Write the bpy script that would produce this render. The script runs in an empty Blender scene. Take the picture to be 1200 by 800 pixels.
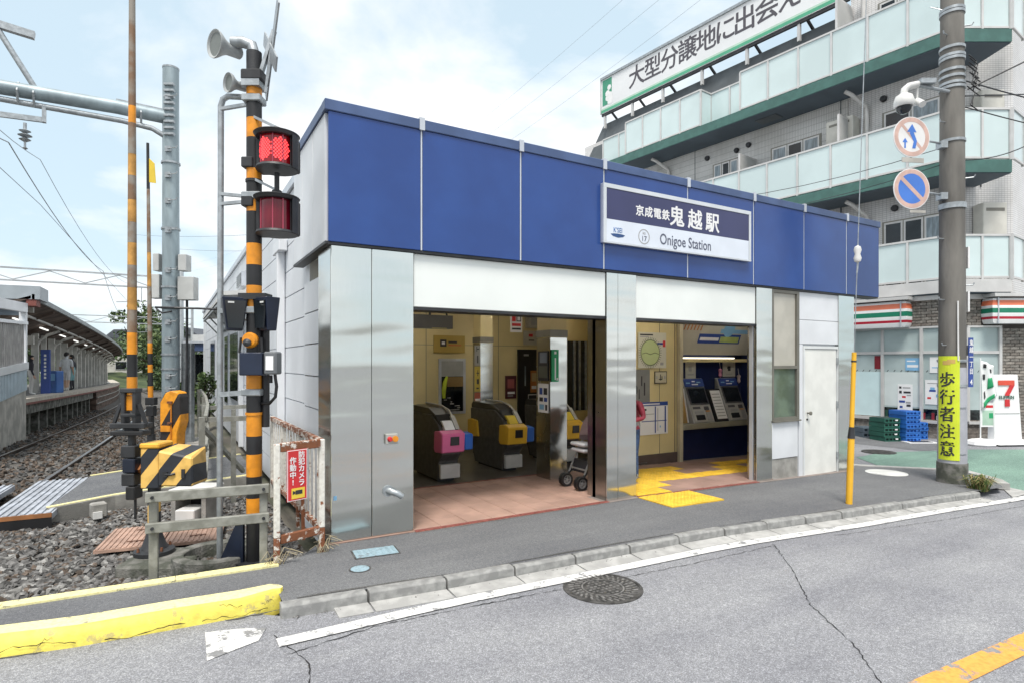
import bpy, bmesh, math, random
import numpy as np
from mathutils import Vector, Matrix

# ------------------------------------------------------------ camera, world, sun, exposure
SC = bpy.context.scene
COL = SC.collection
random.seed(7)
RNG = np.random.default_rng(7)

cam_d = bpy.data.cameras.new("camera")
cam = bpy.data.objects.new("camera", cam_d)
COL.objects.link(cam)
cam_d.sensor_width = 36.0
cam_d.lens = 685.0 / 1200.0 * 36.0
cam_d.shift_y = 24.0 / 1200.0
cam_d.clip_start = 0.05
cam_d.clip_end = 3000
cam.location = (0, 0, 1.7)
cam.rotation_euler = (math.radians(90), 0, -math.atan2(0.507, 0.862))
SC.camera = cam

SUN_EL, SUN_AZ = math.radians(64), math.radians(215)    # azimuth clockwise from +Y: behind and left of the camera
world = bpy.data.worlds.new("World")
SC.world = world
world.use_nodes = True
wn, wl = world.node_tree.nodes, world.node_tree.links
for n_ in list(wn): wn.remove(n_)
w_out = wn.new("ShaderNodeOutputWorld")
w_bg = wn.new("ShaderNodeBackground")
w_sky = wn.new("ShaderNodeTexSky")
w_sky.sky_type = 'NISHITA'; w_sky.sun_disc = False
w_sky.sun_elevation = SUN_EL; w_sky.sun_rotation = SUN_AZ
w_sky.air_density = 1.0; w_sky.dust_density = 1.5; w_sky.ozone_density = 1.0
w_tc = wn.new("ShaderNodeTexCoord")
w_sep = wn.new("ShaderNodeSeparateXYZ")
wl.new(w_tc.outputs['Generated'], w_sep.inputs[0])
def wmath(op, a, b=None, clamp=False):
    m = wn.new("ShaderNodeMath"); m.operation = op; m.use_clamp = clamp
    for i, v in enumerate((a, b)):
        if v is None: continue
        if isinstance(v, (int, float)): m.inputs[i].default_value = v
        else: wl.new(v, m.inputs[i])
    return m.outputs[0]
den = wmath('ADD', wmath('ABSOLUTE', w_sep.outputs[2]), 0.42)
cx_ = wmath('DIVIDE', w_sep.outputs[0], den)
cy_ = wmath('DIVIDE', w_sep.outputs[1], den)
w_cmb = wn.new("ShaderNodeCombineXYZ")
wl.new(cx_, w_cmb.inputs[0]); wl.new(cy_, w_cmb.inputs[1])
w_noise = wn.new("ShaderNodeTexNoise")
w_noise.inputs['Scale'].default_value = 1.7; w_noise.inputs['Detail'].default_value = 9
w_noise.inputs['Roughness'].default_value = 0.55; w_noise.inputs['Distortion'].default_value = 0.25
w_map = wn.new("ShaderNodeMapping"); w_map.inputs['Location'].default_value = (2.2, 7.3, 0.0)
wl.new(w_cmb.outputs[0], w_map.inputs[0]); wl.new(w_map.outputs[0], w_noise.inputs['Vector'])
w_ramp = wn.new("ShaderNodeValToRGB")
w_ramp.color_ramp.elements[0].position = 0.40; w_ramp.color_ramp.elements[0].color = (0.05, 0.05, 0.05, 1)
w_ramp.color_ramp.elements[1].position = 0.55; w_ramp.color_ramp.elements[1].color = (1, 1, 1, 1)
wl.new(w_noise.outputs[0], w_ramp.inputs[0])
w_n2 = wn.new("ShaderNodeTexNoise"); w_n2.inputs['Scale'].default_value = 3.4; w_n2.inputs['Detail'].default_value = 6
wl.new(w_map.outputs[0], w_n2.inputs['Vector'])
w_cr = wn.new("ShaderNodeValToRGB")
w_cr.color_ramp.elements[0].position = 0.3; w_cr.color_ramp.elements[0].color = (6.9, 7.05, 7.25, 1)
w_cr.color_ramp.elements[1].position = 0.62; w_cr.color_ramp.elements[1].color = (8.3, 8.35, 8.4, 1)
wl.new(w_n2.outputs[0], w_cr.inputs[0])
w_sat = wn.new("ShaderNodeMixRGB"); w_sat.inputs[0].default_value = 0.70
w_sat.inputs[2].default_value = (5.6, 7.0, 7.7, 1)       # thin high veil in front of the blue
wl.new(w_sky.outputs[0], w_sat.inputs[1])
w_mix = wn.new("ShaderNodeMixRGB")
wl.new(w_ramp.outputs[0], w_mix.inputs[0]); wl.new(w_sat.outputs[0], w_mix.inputs[1]); wl.new(w_cr.outputs[0], w_mix.inputs[2])
wl.new(w_mix.outputs[0], w_bg.inputs[0])
w_bg.inputs[1].default_value = 0.08
wl.new(w_bg.outputs[0], w_out.inputs[0])

sun_d = bpy.data.lights.new("sun", 'SUN')
sun = bpy.data.objects.new("sun", sun_d); COL.objects.link(sun)
sun_d.energy = 2.2; sun_d.angle = math.radians(18); sun_d.color = (1.0, 0.95, 0.88)
sd = Vector((math.sin(SUN_AZ) * math.cos(SUN_EL), math.cos(SUN_AZ) * math.cos(SUN_EL), math.sin(SUN_EL)))
sun.rotation_euler = sd.to_track_quat('Z', 'Y').to_euler()

SC.view_settings.view_transform = 'Standard'
SC.view_settings.look = 'None'
SC.view_settings.exposure = 0.90
SC.view_settings.gamma = 1.0
SC.render.engine = 'CYCLES'
SC.cycles.max_bounces = 10; SC.cycles.diffuse_bounces = 7; SC.cycles.glossy_bounces = 4
SC.cycles.caustics_reflective = False; SC.cycles.caustics_refractive = False
try:
    SC.cycles.use_denoising = True
except Exception:
    pass

# ------------------------------------------------------------ materials
MATS = {}
def M(name, col=(.5, .5, .5), rough=.6, metal=0., var=.10, scale=3., bump=0., bscale=80., col2=None, emit=0., stretch=None, detail=5, lo=.42, hi=.62, spec=.5, rnd=0.):
    """A procedural material: two colours mixed by noise, slight value variation, optional fine bump."""
    if name in MATS: return MATS[name]
    m = bpy.data.materials.new(name); m.use_nodes = True
    nt = m.node_tree; b = nt.nodes["Principled BSDF"]
    tc = nt.nodes.new("ShaderNodeTexCoord")
    vec = tc.outputs['Object']
    if rnd:
        ge = nt.nodes.new("ShaderNodeNewGeometry"); vec = ge.outputs['Position']
    if stretch:
        mp = nt.nodes.new("ShaderNodeMapping"); mp.inputs['Scale'].default_value = stretch
        nt.links.new(vec, mp.inputs[0]); vec = mp.outputs[0]
    n1 = nt.nodes.new("ShaderNodeTexNoise"); n1.inputs['Scale'].default_value = scale; n1.inputs['Detail'].default_value = detail
    nt.links.new(vec, n1.inputs['Vector'])
    r = nt.nodes.new("ShaderNodeValToRGB")
    c2 = col2 if col2 else tuple(max(0, c * (1 - var * 2)) for c in col)
    r.color_ramp.elements[0].position = lo; r.color_ramp.elements[1].position = hi
    r.color_ramp.elements[0].color = (*c2, 1); r.color_ramp.elements[1].color = (*col, 1)
    nt.links.new(n1.outputs[0], r.inputs[0])
    if rnd:
        oi = nt.nodes.new("ShaderNodeObjectInfo"); mr = nt.nodes.new("ShaderNodeMapRange"); mr.inputs[3].default_value = 1 - rnd; mr.inputs[4].default_value = 1 + rnd
        nt.links.new(oi.outputs['Random'], mr.inputs[0]); vm = nt.nodes.new("ShaderNodeVectorMath"); vm.operation = 'SCALE'
        nt.links.new(r.outputs[0], vm.inputs[0]); nt.links.new(mr.outputs[0], vm.inputs['Scale']); nt.links.new(vm.outputs[0], b.inputs['Base Color'])
    else:
        nt.links.new(r.outputs[0], b.inputs['Base Color'])
    b.inputs['Roughness'].default_value = rough; b.inputs['Metallic'].default_value = metal
    b.inputs['Specular IOR Level'].default_value = spec
    if bump:
        n2 = nt.nodes.new("ShaderNodeTexNoise"); n2.inputs['Scale'].default_value = bscale; n2.inputs['Detail'].default_value = 3
        nt.links.new(vec, n2.inputs['Vector'])
        bp = nt.nodes.new("ShaderNodeBump"); bp.inputs['Strength'].default_value = bump; bp.inputs['Distance'].default_value = .02
        nt.links.new(n2.outputs[0], bp.inputs['Height']); nt.links.new(bp.outputs[0], b.inputs['Normal'])
    if emit:
        nt.links.new(r.outputs[0], b.inputs['Emission Color']); b.inputs['Emission Strength'].default_value = emit
    MATS[name] = m
    return m

def asphalt(name, dark, light, patch, scale=160.):
    if name in MATS: return MATS[name]
    m = bpy.data.materials.new(name); m.use_nodes = True
    nt = m.node_tree; N = nt.nodes; L = nt.links; b = N["Principled BSDF"]
    tc = N.new("ShaderNodeTexCoord"); vec = tc.outputs['Object']
    v = N.new("ShaderNodeTexVoronoi"); v.inputs['Scale'].default_value = scale; L.new(vec, v.inputs['Vector'])
    vs = N.new("ShaderNodeSeparateColor"); L.new(v.outputs['Color'], vs.inputs[0])
    r = N.new("ShaderNodeValToRGB"); cr = r.color_ramp
    cr.elements[0].position = 0.1; cr.elements[0].color = (*dark, 1)
    cr.elements[1].position = 1.0; cr.elements[1].color = (*[min(1, c * 1.55) for c in light], 1)
    e = cr.elements.new(.72); e.color = (*light, 1)
    L.new(vs.outputs[0], r.inputs[0])
    n = N.new("ShaderNodeTexNoise"); n.inputs['Scale'].default_value = .9; n.inputs['Detail'].default_value = 8; n.inputs['Roughness'].default_value = .65
    L.new(vec, n.inputs['Vector'])
    r2 = N.new("ShaderNodeValToRGB"); r2.color_ramp.elements[0].position = .35; r2.color_ramp.elements[1].position = .68
    r2.color_ramp.elements[0].color = (.80, .80, .82, 1); r2.color_ramp.elements[1].color = (*patch, 1)
    L.new(n.outputs[0], r2.inputs[0])
    mx = N.new("ShaderNodeMixRGB"); mx.blend_type = 'MULTIPLY'; mx.inputs[0].default_value = 1
    L.new(r.outputs[0], mx.inputs[1]); L.new(r2.outputs[0], mx.inputs[2])
    n3 = N.new("ShaderNodeTexNoise"); n3.inputs['Scale'].default_value = 38; n3.inputs['Detail'].default_value = 4
    L.new(vec, n3.inputs['Vector'])
    r3 = N.new("ShaderNodeValToRGB"); r3.color_ramp.elements[0].position = .36; r3.color_ramp.elements[1].position = .62
    r3.color_ramp.elements[0].color = (.88, .88, .89, 1); r3.color_ramp.elements[1].color = (1.08, 1.08, 1.08, 1)
    L.new(n3.outputs[0], r3.inputs[0])
    mx2 = N.new("ShaderNodeMixRGB"); mx2.blend_type = 'MULTIPLY'; mx2.inputs[0].default_value = 1
    L.new(mx.outputs[0], mx2.inputs[1]); L.new(r3.outputs[0], mx2.inputs[2])
    mp4 = N.new("ShaderNodeMapping"); mp4.inputs['Scale'].default_value = (.16, 1.1, 1); L.new(vec, mp4.inputs[0])
    n4 = N.new("ShaderNodeTexNoise"); n4.inputs['Scale'].default_value = 1.6; n4.inputs['Detail'].default_value = 7; n4.inputs['Roughness'].default_value = .6; L.new(mp4.outputs[0], n4.inputs['Vector'])
    r4 = N.new("ShaderNodeValToRGB"); r4.color_ramp.elements[0].position = .36; r4.color_ramp.elements[1].position = .64
    r4.color_ramp.elements[0].color = (.84, .84, .86, 1); r4.color_ramp.elements[1].color = (1.06, 1.06, 1.05, 1)
    L.new(n4.outputs[0], r4.inputs[0])
    mx3 = N.new("ShaderNodeMixRGB"); mx3.blend_type = 'MULTIPLY'; mx3.inputs[0].default_value = 1
    L.new(mx2.outputs[0], mx3.inputs[1]); L.new(r4.outputs[0], mx3.inputs[2])
    L.new(mx3.outputs[0], b.inputs['Base Color'])
    b.inputs['Roughness'].default_value = .85; b.inputs['Specular IOR Level'].default_value = .35
    bp = N.new("ShaderNodeBump"); bp.inputs['Strength'].default_value = .35; bp.inputs['Distance'].default_value = .005
    L.new(v.outputs['Distance'], bp.inputs['Height']); L.new(bp.outputs[0], b.inputs['Normal'])
    MATS[name] = m
    return m

def worn(name, paint, under, amount=.45, scale=6., rough=.6, fine=40., bump=.25):
    """Paint chipped through to what is below it."""
    if name in MATS: return MATS[name]
    m = bpy.data.materials.new(name); m.use_nodes = True
    nt = m.node_tree; N = nt.nodes; L = nt.links; b = N["Principled BSDF"]
    tc = N.new("ShaderNodeTexCoord"); vec = tc.outputs['Object']
    n = N.new("ShaderNodeTexNoise"); n.inputs['Scale'].default_value = scale; n.inputs['Detail'].default_value = 10; n.inputs['Roughness'].default_value = .72
    L.new(vec, n.inputs['Vector'])
    r = N.new("ShaderNodeValToRGB"); r.color_ramp.elements[0].position = amount - .025; r.color_ramp.elements[1].position = amount + .02
    r.color_ramp.elements[0].color = (*under, 1); r.color_ramp.elements[1].color = (*paint, 1)
    L.new(n.outputs[0], r.inputs[0])
    n2 = N.new("ShaderNodeTexNoise"); n2.inputs['Scale'].default_value = fine; n2.inputs['Detail'].default_value = 4; L.new(vec, n2.inputs['Vector'])
    r2 = N.new("ShaderNodeValToRGB"); r2.color_ramp.elements[0].color = (.72, .70, .68, 1); r2.color_ramp.elements[1].color = (1, 1, 1, 1)
    r2.color_ramp.elements[0].position = .3; r2.color_ramp.elements[1].position = .6
    L.new(n2.outputs[0], r2.inputs[0])
    mx = N.new("ShaderNodeMixRGB"); mx.blend_type = 'MULTIPLY'; mx.inputs[0].default_value = .8
    L.new(r.outputs[0], mx.inputs[1]); L.new(r2.outputs[0], mx.inputs[2]); L.new(mx.outputs[0], b.inputs['Base Color'])
    b.inputs['Roughness'].default_value = rough
    bp = N.new("ShaderNodeBump"); bp.inputs['Strength'].default_value = bump; bp.inputs['Distance'].default_value = .02
    L.new(n.outputs[0], bp.inputs['Height']); L.new(bp.outputs[0], b.inputs['Normal'])
    MATS[name] = m
    return m

def tiled(name, col, mortar, w, h, msize=.008, offset=.0, rough=.4, vert='z', var=.08):
    """Small wall tiles too far away to build one by one: brick texture with bump; both wall directions via x+y."""
    if name in MATS: return MATS[name]
    m = bpy.data.materials.new(name); m.use_nodes = True
    nt = m.node_tree; N = nt.nodes; L = nt.links; b = N["Principled BSDF"]
    tc = N.new("ShaderNodeTexCoord"); sp = N.new("ShaderNodeSeparateXYZ"); L.new(tc.outputs['Object'], sp.inputs[0])
    ad = N.new("ShaderNodeMath"); ad.operation = 'SUBTRACT'; L.new(sp.outputs[0], ad.inputs[0]); L.new(sp.outputs[1], ad.inputs[1])
    cb = N.new("ShaderNodeCombineXYZ"); L.new(ad.outputs[0], cb.inputs[0]); L.new(sp.outputs[2], cb.inputs[1])
    br = N.new("ShaderNodeTexBrick"); L.new(cb.outputs[0], br.inputs['Vector'])
    br.offset = offset; br.inputs['Scale'].default_value = 1.0
    br.inputs['Brick Width'].default_value = w; br.inputs['Row Height'].default_value = h; br.inputs['Mortar Size'].default_value = msize
    br.inputs['Color1'].default_value = (*col, 1); br.inputs['Color2'].default_value = (*[c * (1 - var) for c in col], 1); br.inputs['Mortar'].default_value = (*mortar, 1)
    n = N.new("ShaderNodeTexNoise"); n.inputs['Scale'].default_value = .8; n.inputs['Detail'].default_value = 6
    L.new(tc.outputs['Object'], n.inputs['Vector'])
    r = N.new("ShaderNodeValToRGB"); r.color_ramp.elements[0].color = (.82, .81, .79, 1); r.color_ramp.elements[1].color = (1, 1, 1, 1)
    r.color_ramp.elements[0].position = .35; r.color_ramp.elements[1].position = .6
    L.new(n.outputs[0], r.inputs[0])
    mx = N.new("ShaderNodeMixRGB"); mx.blend_type = 'MULTIPLY'; mx.inputs[0].default_value = 1
    L.new(br.outputs[0], mx.inputs[1]); L.new(r.outputs[0], mx.inputs[2]); L.new(mx.outputs[0], b.inputs['Base Color'])
    b.inputs['Roughness'].default_value = rough
    bp = N.new("ShaderNodeBump"); bp.inputs['Strength'].default_value = .5; bp.inputs['Distance'].default_value = .01; bp.invert = True
    L.new(br.outputs['Fac'], bp.inputs['Height']); L.new(bp.outputs[0], b.inputs['Normal'])
    MATS[name] = m
    return m

def brushed(name, col=(.70, .72, .69), rough=.15):
    """Stainless sheet: fine brushing, faint waviness and smears."""
    if name in MATS: return MATS[name]
    m = bpy.data.materials.new(name); m.use_nodes = True
    nt = m.node_tree; N = nt.nodes; L = nt.links; b = N["Principled BSDF"]
    tc = N.new("ShaderNodeTexCoord")
    mp = N.new("ShaderNodeMapping"); mp.inputs['Scale'].default_value = (60, 60, 1.2); L.new(tc.outputs['Object'], mp.inputs[0])
    mp2 = N.new("ShaderNodeMapping"); mp2.inputs['Scale'].default_value = (.35, .35, 1.6); L.new(tc.outputs['Object'], mp2.inputs[0])
    n3 = N.new("ShaderNodeTexNoise"); n3.inputs['Scale'].default_value = 1.3; n3.inputs['Detail'].default_value = 2; L.new(mp2.outputs[0], n3.inputs['Vector'])
    n = N.new("ShaderNodeTexNoise"); n.inputs['Scale'].default_value = 4; n.inputs['Detail'].default_value = 4; L.new(mp.outputs[0], n.inputs['Vector'])
    n2 = N.new("ShaderNodeTexNoise"); n2.inputs['Scale'].default_value = 2.2; n2.inputs['Detail'].default_value = 5; L.new(tc.outputs['Object'], n2.inputs['Vector'])
    r = N.new("ShaderNodeValToRGB"); r.color_ramp.elements[0].color = (*[c * .945 for c in col], 1); r.color_ramp.elements[1].color = (*col, 1)
    r.color_ramp.elements[0].position = .3; r.color_ramp.elements[1].position = .7
    L.new(n.outputs[0], r.inputs[0]); L.new(r.outputs[0], b.inputs['Base Color'])
    mr = N.new("ShaderNodeMapRange"); mr.inputs[3].default_value = rough * .75; mr.inputs[4].default_value = rough * 1.4
    L.new(n2.outputs[0], mr.inputs[0]); L.new(mr.outputs[0], b.inputs['Roughness'])
    b.inputs['Metallic'].default_value = 1.0
    bp = N.new("ShaderNodeBump"); bp.inputs['Strength'].default_value = .22; bp.inputs['Distance'].default_value = .12
    L.new(n3.outputs[0], bp.inputs['Height']); L.new(bp.outputs[0], b.inputs['Normal'])
    MATS[name] = m
    return m

# ------------------------------------------------------------ geometry helpers
class Fr:
    """A local frame: a runs right, b up, c out of the face."""
    def __init__(s, o, r=(1, 0, 0), u=(0, 0, 1)):
        s.o = Vector(o); s.r = Vector(r).normalized(); s.u = Vector(u).normalized(); s.n = s.r.cross(s.u).normalized()
    def p(s, a, b, c=0.): return s.o + s.r * a + s.u * b + s.n * c
    def at(s, a, b, c=0.):
        f = Fr(s.p(a, b, c), s.r, s.u); return f
    def rot(s, deg):
        q = Matrix.Rotation(math.radians(deg), 3, s.n); return Fr(s.o, q @ s.r, q @ s.u)
WF = Fr((0, 0, 0), (1, 0, 0), (0, 0, 1))          # world: a = x, b = z, c = -y

INV = {}
def world_inv(o):
    return INV.get(o.name, Matrix.Identity(4)) if o is not None else Matrix.Identity(4)

class MB:
    def __init__(s): s.v = []; s.f = []; s.mi = []; s.cur = 0
    def add(s, vs, fs):
        b = len(s.v); s.v.extend([tuple(v) for v in vs]); s.f.extend([tuple(b + i for i in f) for f in fs]); s.mi.extend([s.cur] * len(fs))
        return s
    def hexa(s, p):
        return s.add(p, [(3, 2, 1, 0), (4, 5, 6, 7), (0, 1, 5, 4), (1, 2, 6, 5), (2, 3, 7, 6), (3, 0, 4, 7)])
    def fbox(s, fr, a0, a1, b0, b1, c0, c1):
        P = fr.p
        return s.hexa([P(a0, b0, c0), P(a1, b0, c0), P(a1, b1, c0), P(a0, b1, c0), P(a0, b0, c1), P(a1, b0, c1), P(a1, b1, c1), P(a0, b1, c1)])
    def box(s, x0, x1, y0, y1, z0, z1):
        return s.hexa([(x0, y0, z0), (x0, y1, z0), (x1, y1, z0), (x1, y0, z0), (x0, y0, z1), (x0, y1, z1), (x1, y1, z1), (x1, y0, z1)][::1])
    def bar(s, p0, p1, w, h, up=(0, 0, 1)):
        p0, p1 = Vector(p0), Vector(p1); d = (p1 - p0); L = d.length; d.normalize(); u = Vector(up)
        if abs(d.dot(u)) > .98: u = Vector((0, 1, 0))
        sd_ = d.cross(u).normalized(); u = sd_.cross(d).normalized()
        q = [p0 + sd_ * (x * w / 2) + u * (y * h / 2) for x, y in ((-1, -1), (1, -1), (1, 1), (-1, 1))]
        q2 = [v + d * L for v in q]
        return s.hexa(q + q2)
    def cyl(s, p0, p1, r0, r1=None, n=14, caps=True):
        r1 = r0 if r1 is None else r1
        p0, p1 = Vector(p0), Vector(p1); d = (p1 - p0).normalized()
        u = Vector((0, 0, 1)) if abs(d.z) < .95 else Vector((1, 0, 0))
        a = d.cross(u).normalized(); b = d.cross(a).normalized()
        vs = []
        for p, r in ((p0, r0), (p1, r1)):
            for i in range(n):
                t = 2 * math.pi * i / n; vs.append(p + a * (r * math.cos(t)) + b * (r * math.sin(t)))
        fs = [(i, (i + 1) % n, n + (i + 1) % n, n + i) for i in range(n)]
        if caps: fs += [tuple(range(n))[::-1], tuple(range(n, 2 * n))]
        return s.add(vs, fs)
    def tube(s, path, r, n=6, caps=True):
        path = [Vector(p) for p in path]; vs = []; m = len(path)
        rs = r if isinstance(r, (list, tuple)) else [r] * m
        for k, p in enumerate(path):
            d = (path[min(k + 1, m - 1)] - path[max(k - 1, 0)]).normalized()
            u = Vector((0, 0, 1)) if abs(d.z) < .9 else Vector((1, 0, 0))
            if k == 0: a = d.cross(u).normalized()
            else: a = (a - d * a.dot(d)).normalized()
            b = d.cross(a).normalized()
            for i in range(n):
                t = 2 * math.pi * i / n; vs.append(p + a * (rs[k] * math.cos(t)) + b * (rs[k] * math.sin(t)))
        fs = [(k * n + i, k * n + (i + 1) % n, (k + 1) * n + (i + 1) % n, (k + 1) * n + i) for k in range(m - 1) for i in range(n)]
        if caps: fs += [tuple(range(n))[::-1], tuple(range((m - 1) * n, m * n))]
        return s.add(vs, fs)
    def prism(s, poly, z0, z1):
        n = len(poly)
        vs = [(x, y, z0) for x, y in poly] + [(x, y, z1) for x, y in poly]
        return s.add(vs, [tuple(range(n))[::-1], tuple(range(n, 2 * n))] + [(i, (i + 1) % n, n + (i + 1) % n, n + i) for i in range(n)])
    def fprism(s, fr, poly, c0, c1):
        n = len(poly)
        vs = [fr.p(x, y, c0) for x, y in poly] + [fr.p(x, y, c1) for x, y in poly]
        return s.add(vs, [tuple(range(n))[::-1], tuple(range(n, 2 * n))] + [(i, (i + 1) % n, n + (i + 1) % n, n + i) for i in range(n)])
    def disc(s, fr, r, c0, c1, n=28, r1=None):
        r1 = r if r1 is None else r1
        vs = [fr.p(r * math.cos(2 * math.pi * i / n), r * math.sin(2 * math.pi * i / n), c0) for i in range(n)]
        vs += [fr.p(r1 * math.cos(2 * math.pi * i / n), r1 * math.sin(2 * math.pi * i / n), c1) for i in range(n)]
        return s.add(vs, [tuple(range(n))[::-1], tuple(range(n, 2 * n))] + [(i, (i + 1) % n, n + (i + 1) % n, n + i) for i in range(n)])
    def ring(s, fr, ri, ro, c0, c1, n=32):
        vs = []
        for r, c in ((ri, c0), (ro, c0), (ro, c1), (ri, c1)):
            vs += [fr.p(r * math.cos(2 * math.pi * i / n), r * math.sin(2 * math.pi * i / n), c) for i in range(n)]
        fs = []
        for k in range(4):
            k2 = (k + 1) % 4
            fs += [(k * n + i, k * n + (i + 1) % n, k2 * n + (i + 1) % n, k2 * n + i) for i in range(n)]
        return s.add(vs, fs)
    def lathe(s, fr, prof, n=20):
        """prof: (radius, c) pairs along the frame's normal"""
        vs = []; m = len(prof)
        for r, c in prof:
            vs += [fr.p(r * math.cos(2 * math.pi * i / n), r * math.sin(2 * math.pi * i / n), c) for i in range(n)]
        fs = [(k * n + i, k * n + (i + 1) % n, (k + 1) * n + (i + 1) % n, (k + 1) * n + i) for k in range(m - 1) for i in range(n)]
        fs += [tuple(range(n))[::-1], tuple(range((m - 1) * n, m * n))]
        return s.add(vs, fs)
    def sheet(s, poly, z):
        """flat polygon, z may be a function of (x, y)"""
        zf = z if callable(z) else (lambda x, y: z)
        return s.add([(x, y, zf(x, y)) for x, y in poly], [tuple(range(len(poly)))])
    def strip(s, left, right, z):
        zf = z if callable(z) else (lambda x, y: z)
        n = len(left)
        vs = [(x, y, zf(x, y)) for x, y in left] + [(x, y, zf(x, y)) for x, y in right]
        return s.add(vs, [(i, n + i, n + i + 1, i + 1) for i in range(n - 1)])
    def build(s, name, mat, parent=None, bevel=0., smooth=False, kind=None, recalc=True):
        me = bpy.data.meshes.new(name)
        inv = world_inv(parent)
        me.from_pydata([inv @ Vector(v) for v in s.v], [], s.f)
        mats = mat if isinstance(mat, (list, tuple)) else [mat]
        for mm in mats: me.materials.append(mm)
        if len(mats) > 1: me.polygons.foreach_set('material_index', s.mi)
        if recalc or bevel:
            bm = bmesh.new(); bm.from_mesh(me)
            bmesh.ops.recalc_face_normals(bm, faces=bm.faces)
            if bevel:
                es = [e for e in bm.edges if len(e.link_faces) == 2 and e.calc_face_angle(0) > .5]
                bmesh.ops.bevel(bm, geom=es, offset=bevel, segments=1, affect='EDGES', profile=.5, clamp_overlap=True)
            bm.to_mesh(me); bm.free()
        if smooth:
            me.polygons.foreach_set('use_smooth', [True] * len(me.polygons))
            try: me.set_sharp_from_angle(angle=math.radians(smooth if smooth > 1 else 40))
            except Exception: pass
        o = bpy.data.objects.new(name, me); COL.objects.link(o)
        if parent is not None: o.parent = parent
        INV[o.name] = inv
        if kind: o['kind'] = kind
        return o

def tag(o, label=None, cat=None, group=None, kind=None):
    if label: o['label'] = label
    if cat: o['category'] = cat
    if group: o['group'] = group
    if kind: o['kind'] = kind
    return o
def thing(name, label, cat, loc=(0, 0, 0), rz=0., group=None):
    o = bpy.data.objects.new(name, None); COL.objects.link(o)
    o.empty_display_size = .1
    o.location = loc; o.rotation_euler = (0, 0, rz)
    INV[o.name] = (Matrix.Translation(Vector(loc)) @ Matrix.Rotation(rz, 4, 'Z')).inverted()
    return tag(o, label, cat, group)
def kids(o): return [c for c in o.children]
def copy_tree(o, loc=None, rz=None, label=None, group=None):
    r = o.copy(); COL.objects.link(r)
    if loc is not None: r.location = loc
    if rz is not None: r.rotation_euler = (0, 0, rz)
    if label: r['label'] = label
    if group: r['group'] = group
    INV[r.name] = (Matrix.Translation(Vector(r.location)) @ Matrix.Rotation(r.rotation_euler[2], 4, 'Z')).inverted()
    for ch in list(o.children):
        c = ch.copy(); COL.objects.link(c); c.parent = r
        for g in list(ch.children):
            d = g.copy(); COL.objects.link(d); d.parent = c
    return r
def clone(o, loc, parent=None, rz=None):
    """one more object on the same mesh"""
    c = o.copy(); COL.objects.link(c); c.location = loc
    if rz is not None: c.rotation_euler = (0, 0, rz)
    if parent is not None: c.parent = parent
    return c

_dg = None
def text(fr, s, size, mat, name, parent, align='CENTER', bold=0., thick=.0012, squash=1., shear=0., kind=None):
    """flat lettering on the face of a frame (a right, b up)"""
    cu = bpy.data.curves.new("lettering", 'FONT')
    cu.body = s; cu.size = size; cu.align_x = align; cu.align_y = 'CENTER'; cu.shear = shear
    cu.resolution_u = 3; cu.extrude = thick
    t = bpy.data.objects.new("lettering", cu); COL.objects.link(t)
    dg = bpy.context.evaluated_depsgraph_get()
    me = bpy.data.meshes.new_from_object(t.evaluated_get(dg))
    bpy.data.objects.remove(t); bpy.data.curves.remove(cu)
    inv = world_inv(parent)
    if bold:
        base_v = [v.co.copy() for v in me.vertices]; base_f = [tuple(p.vertices) for p in me.polygons]
        V_, F_ = [], []
        for q, (dx, dy) in enumerate(((0, 0), (1, 0), (-1, 0), (0, .8), (0, -.8), (.7, .6), (-.7, .6), (.7, -.6), (-.7, -.6))):
            b0 = len(V_); V_ += [(v.x + dx * bold, v.y + dy * bold, v.z + .00006 * q) for v in base_v]; F_ += [tuple(b0 + i for i in f) for f in base_f]
        me = bpy.data.meshes.new("lettering"); me.from_pydata(V_, [], F_)
    for v in me.vertices:
        v.co = inv @ fr.p(v.co.x * squash, v.co.y, v.co.z + thick)
    me.materials.clear(); me.materials.append(mat)
    me.name = name
    o = bpy.data.objects.new(name, me); COL.objects.link(o)
    if parent is not None: o.parent = parent
    INV[o.name] = inv
    if kind: o['kind'] = kind
    return o
def vtext(fr, s, size, step, mat, name, parent, bold=0.):
    for i, ch in enumerate(s):
        text(fr.at(0, -i * step, 0), ch, size, mat, name, parent, bold=bold)

def gz(x): return -0.022 * max(0., min(x, 10.5) - 5.)
FXY, RXY = Vector((.507, .862)), Vector((.862, -.507))
def face_cam(x, y, z, yaw=0.):
    """a frame at a place, facing along the road towards the viewpoint (yaw turns it)"""
    r = Matrix.Rotation(math.radians(yaw), 3, 'Z') @ Vector((RXY.x, RXY.y, 0))
    return Fr((x, y, z), r)
# ------------------------------------------------------------ shared materials
m_road = asphalt("road_asphalt", (.20, .203, .212), (.30, .304, .316), (1.0, 1.0, 1.0), 190)
m_pave = asphalt("pavement_asphalt", (.135, .138, .141), (.175, .179, .183), (1.0, 1.0, 1.0), 230)
m_deck = asphalt("deck_asphalt", (.10, .105, .11), (.16, .165, .17), (1, 1, 1), 150)
m_green = asphalt("green_surfacing", (.13, .23, .185), (.21, .32, .26), (1, 1, 1), 150)
m_conc = M("weathered_concrete", (.36, .35, .325), .85, var=.16, scale=5, bump=.35, bscale=60)
m_concd = M("dark_concrete", (.20, .195, .18), .9, var=.25, scale=6, bump=.5, bscale=50, col2=(.07, .075, .06))
m_kerb = M("kerb_concrete", (.31, .31, .30), .88, var=.2, scale=14, bump=.25, bscale=160, col2=(.22, .22, .215))
m_gutter = M("gutter_concrete", (.44, .435, .42), .88, var=.12, scale=7, bump=.35, bscale=110)
m_white_paint = worn("worn_white_road_paint", (.70, .70, .69), (.25, .253, .26), .43, 9, .7)
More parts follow.
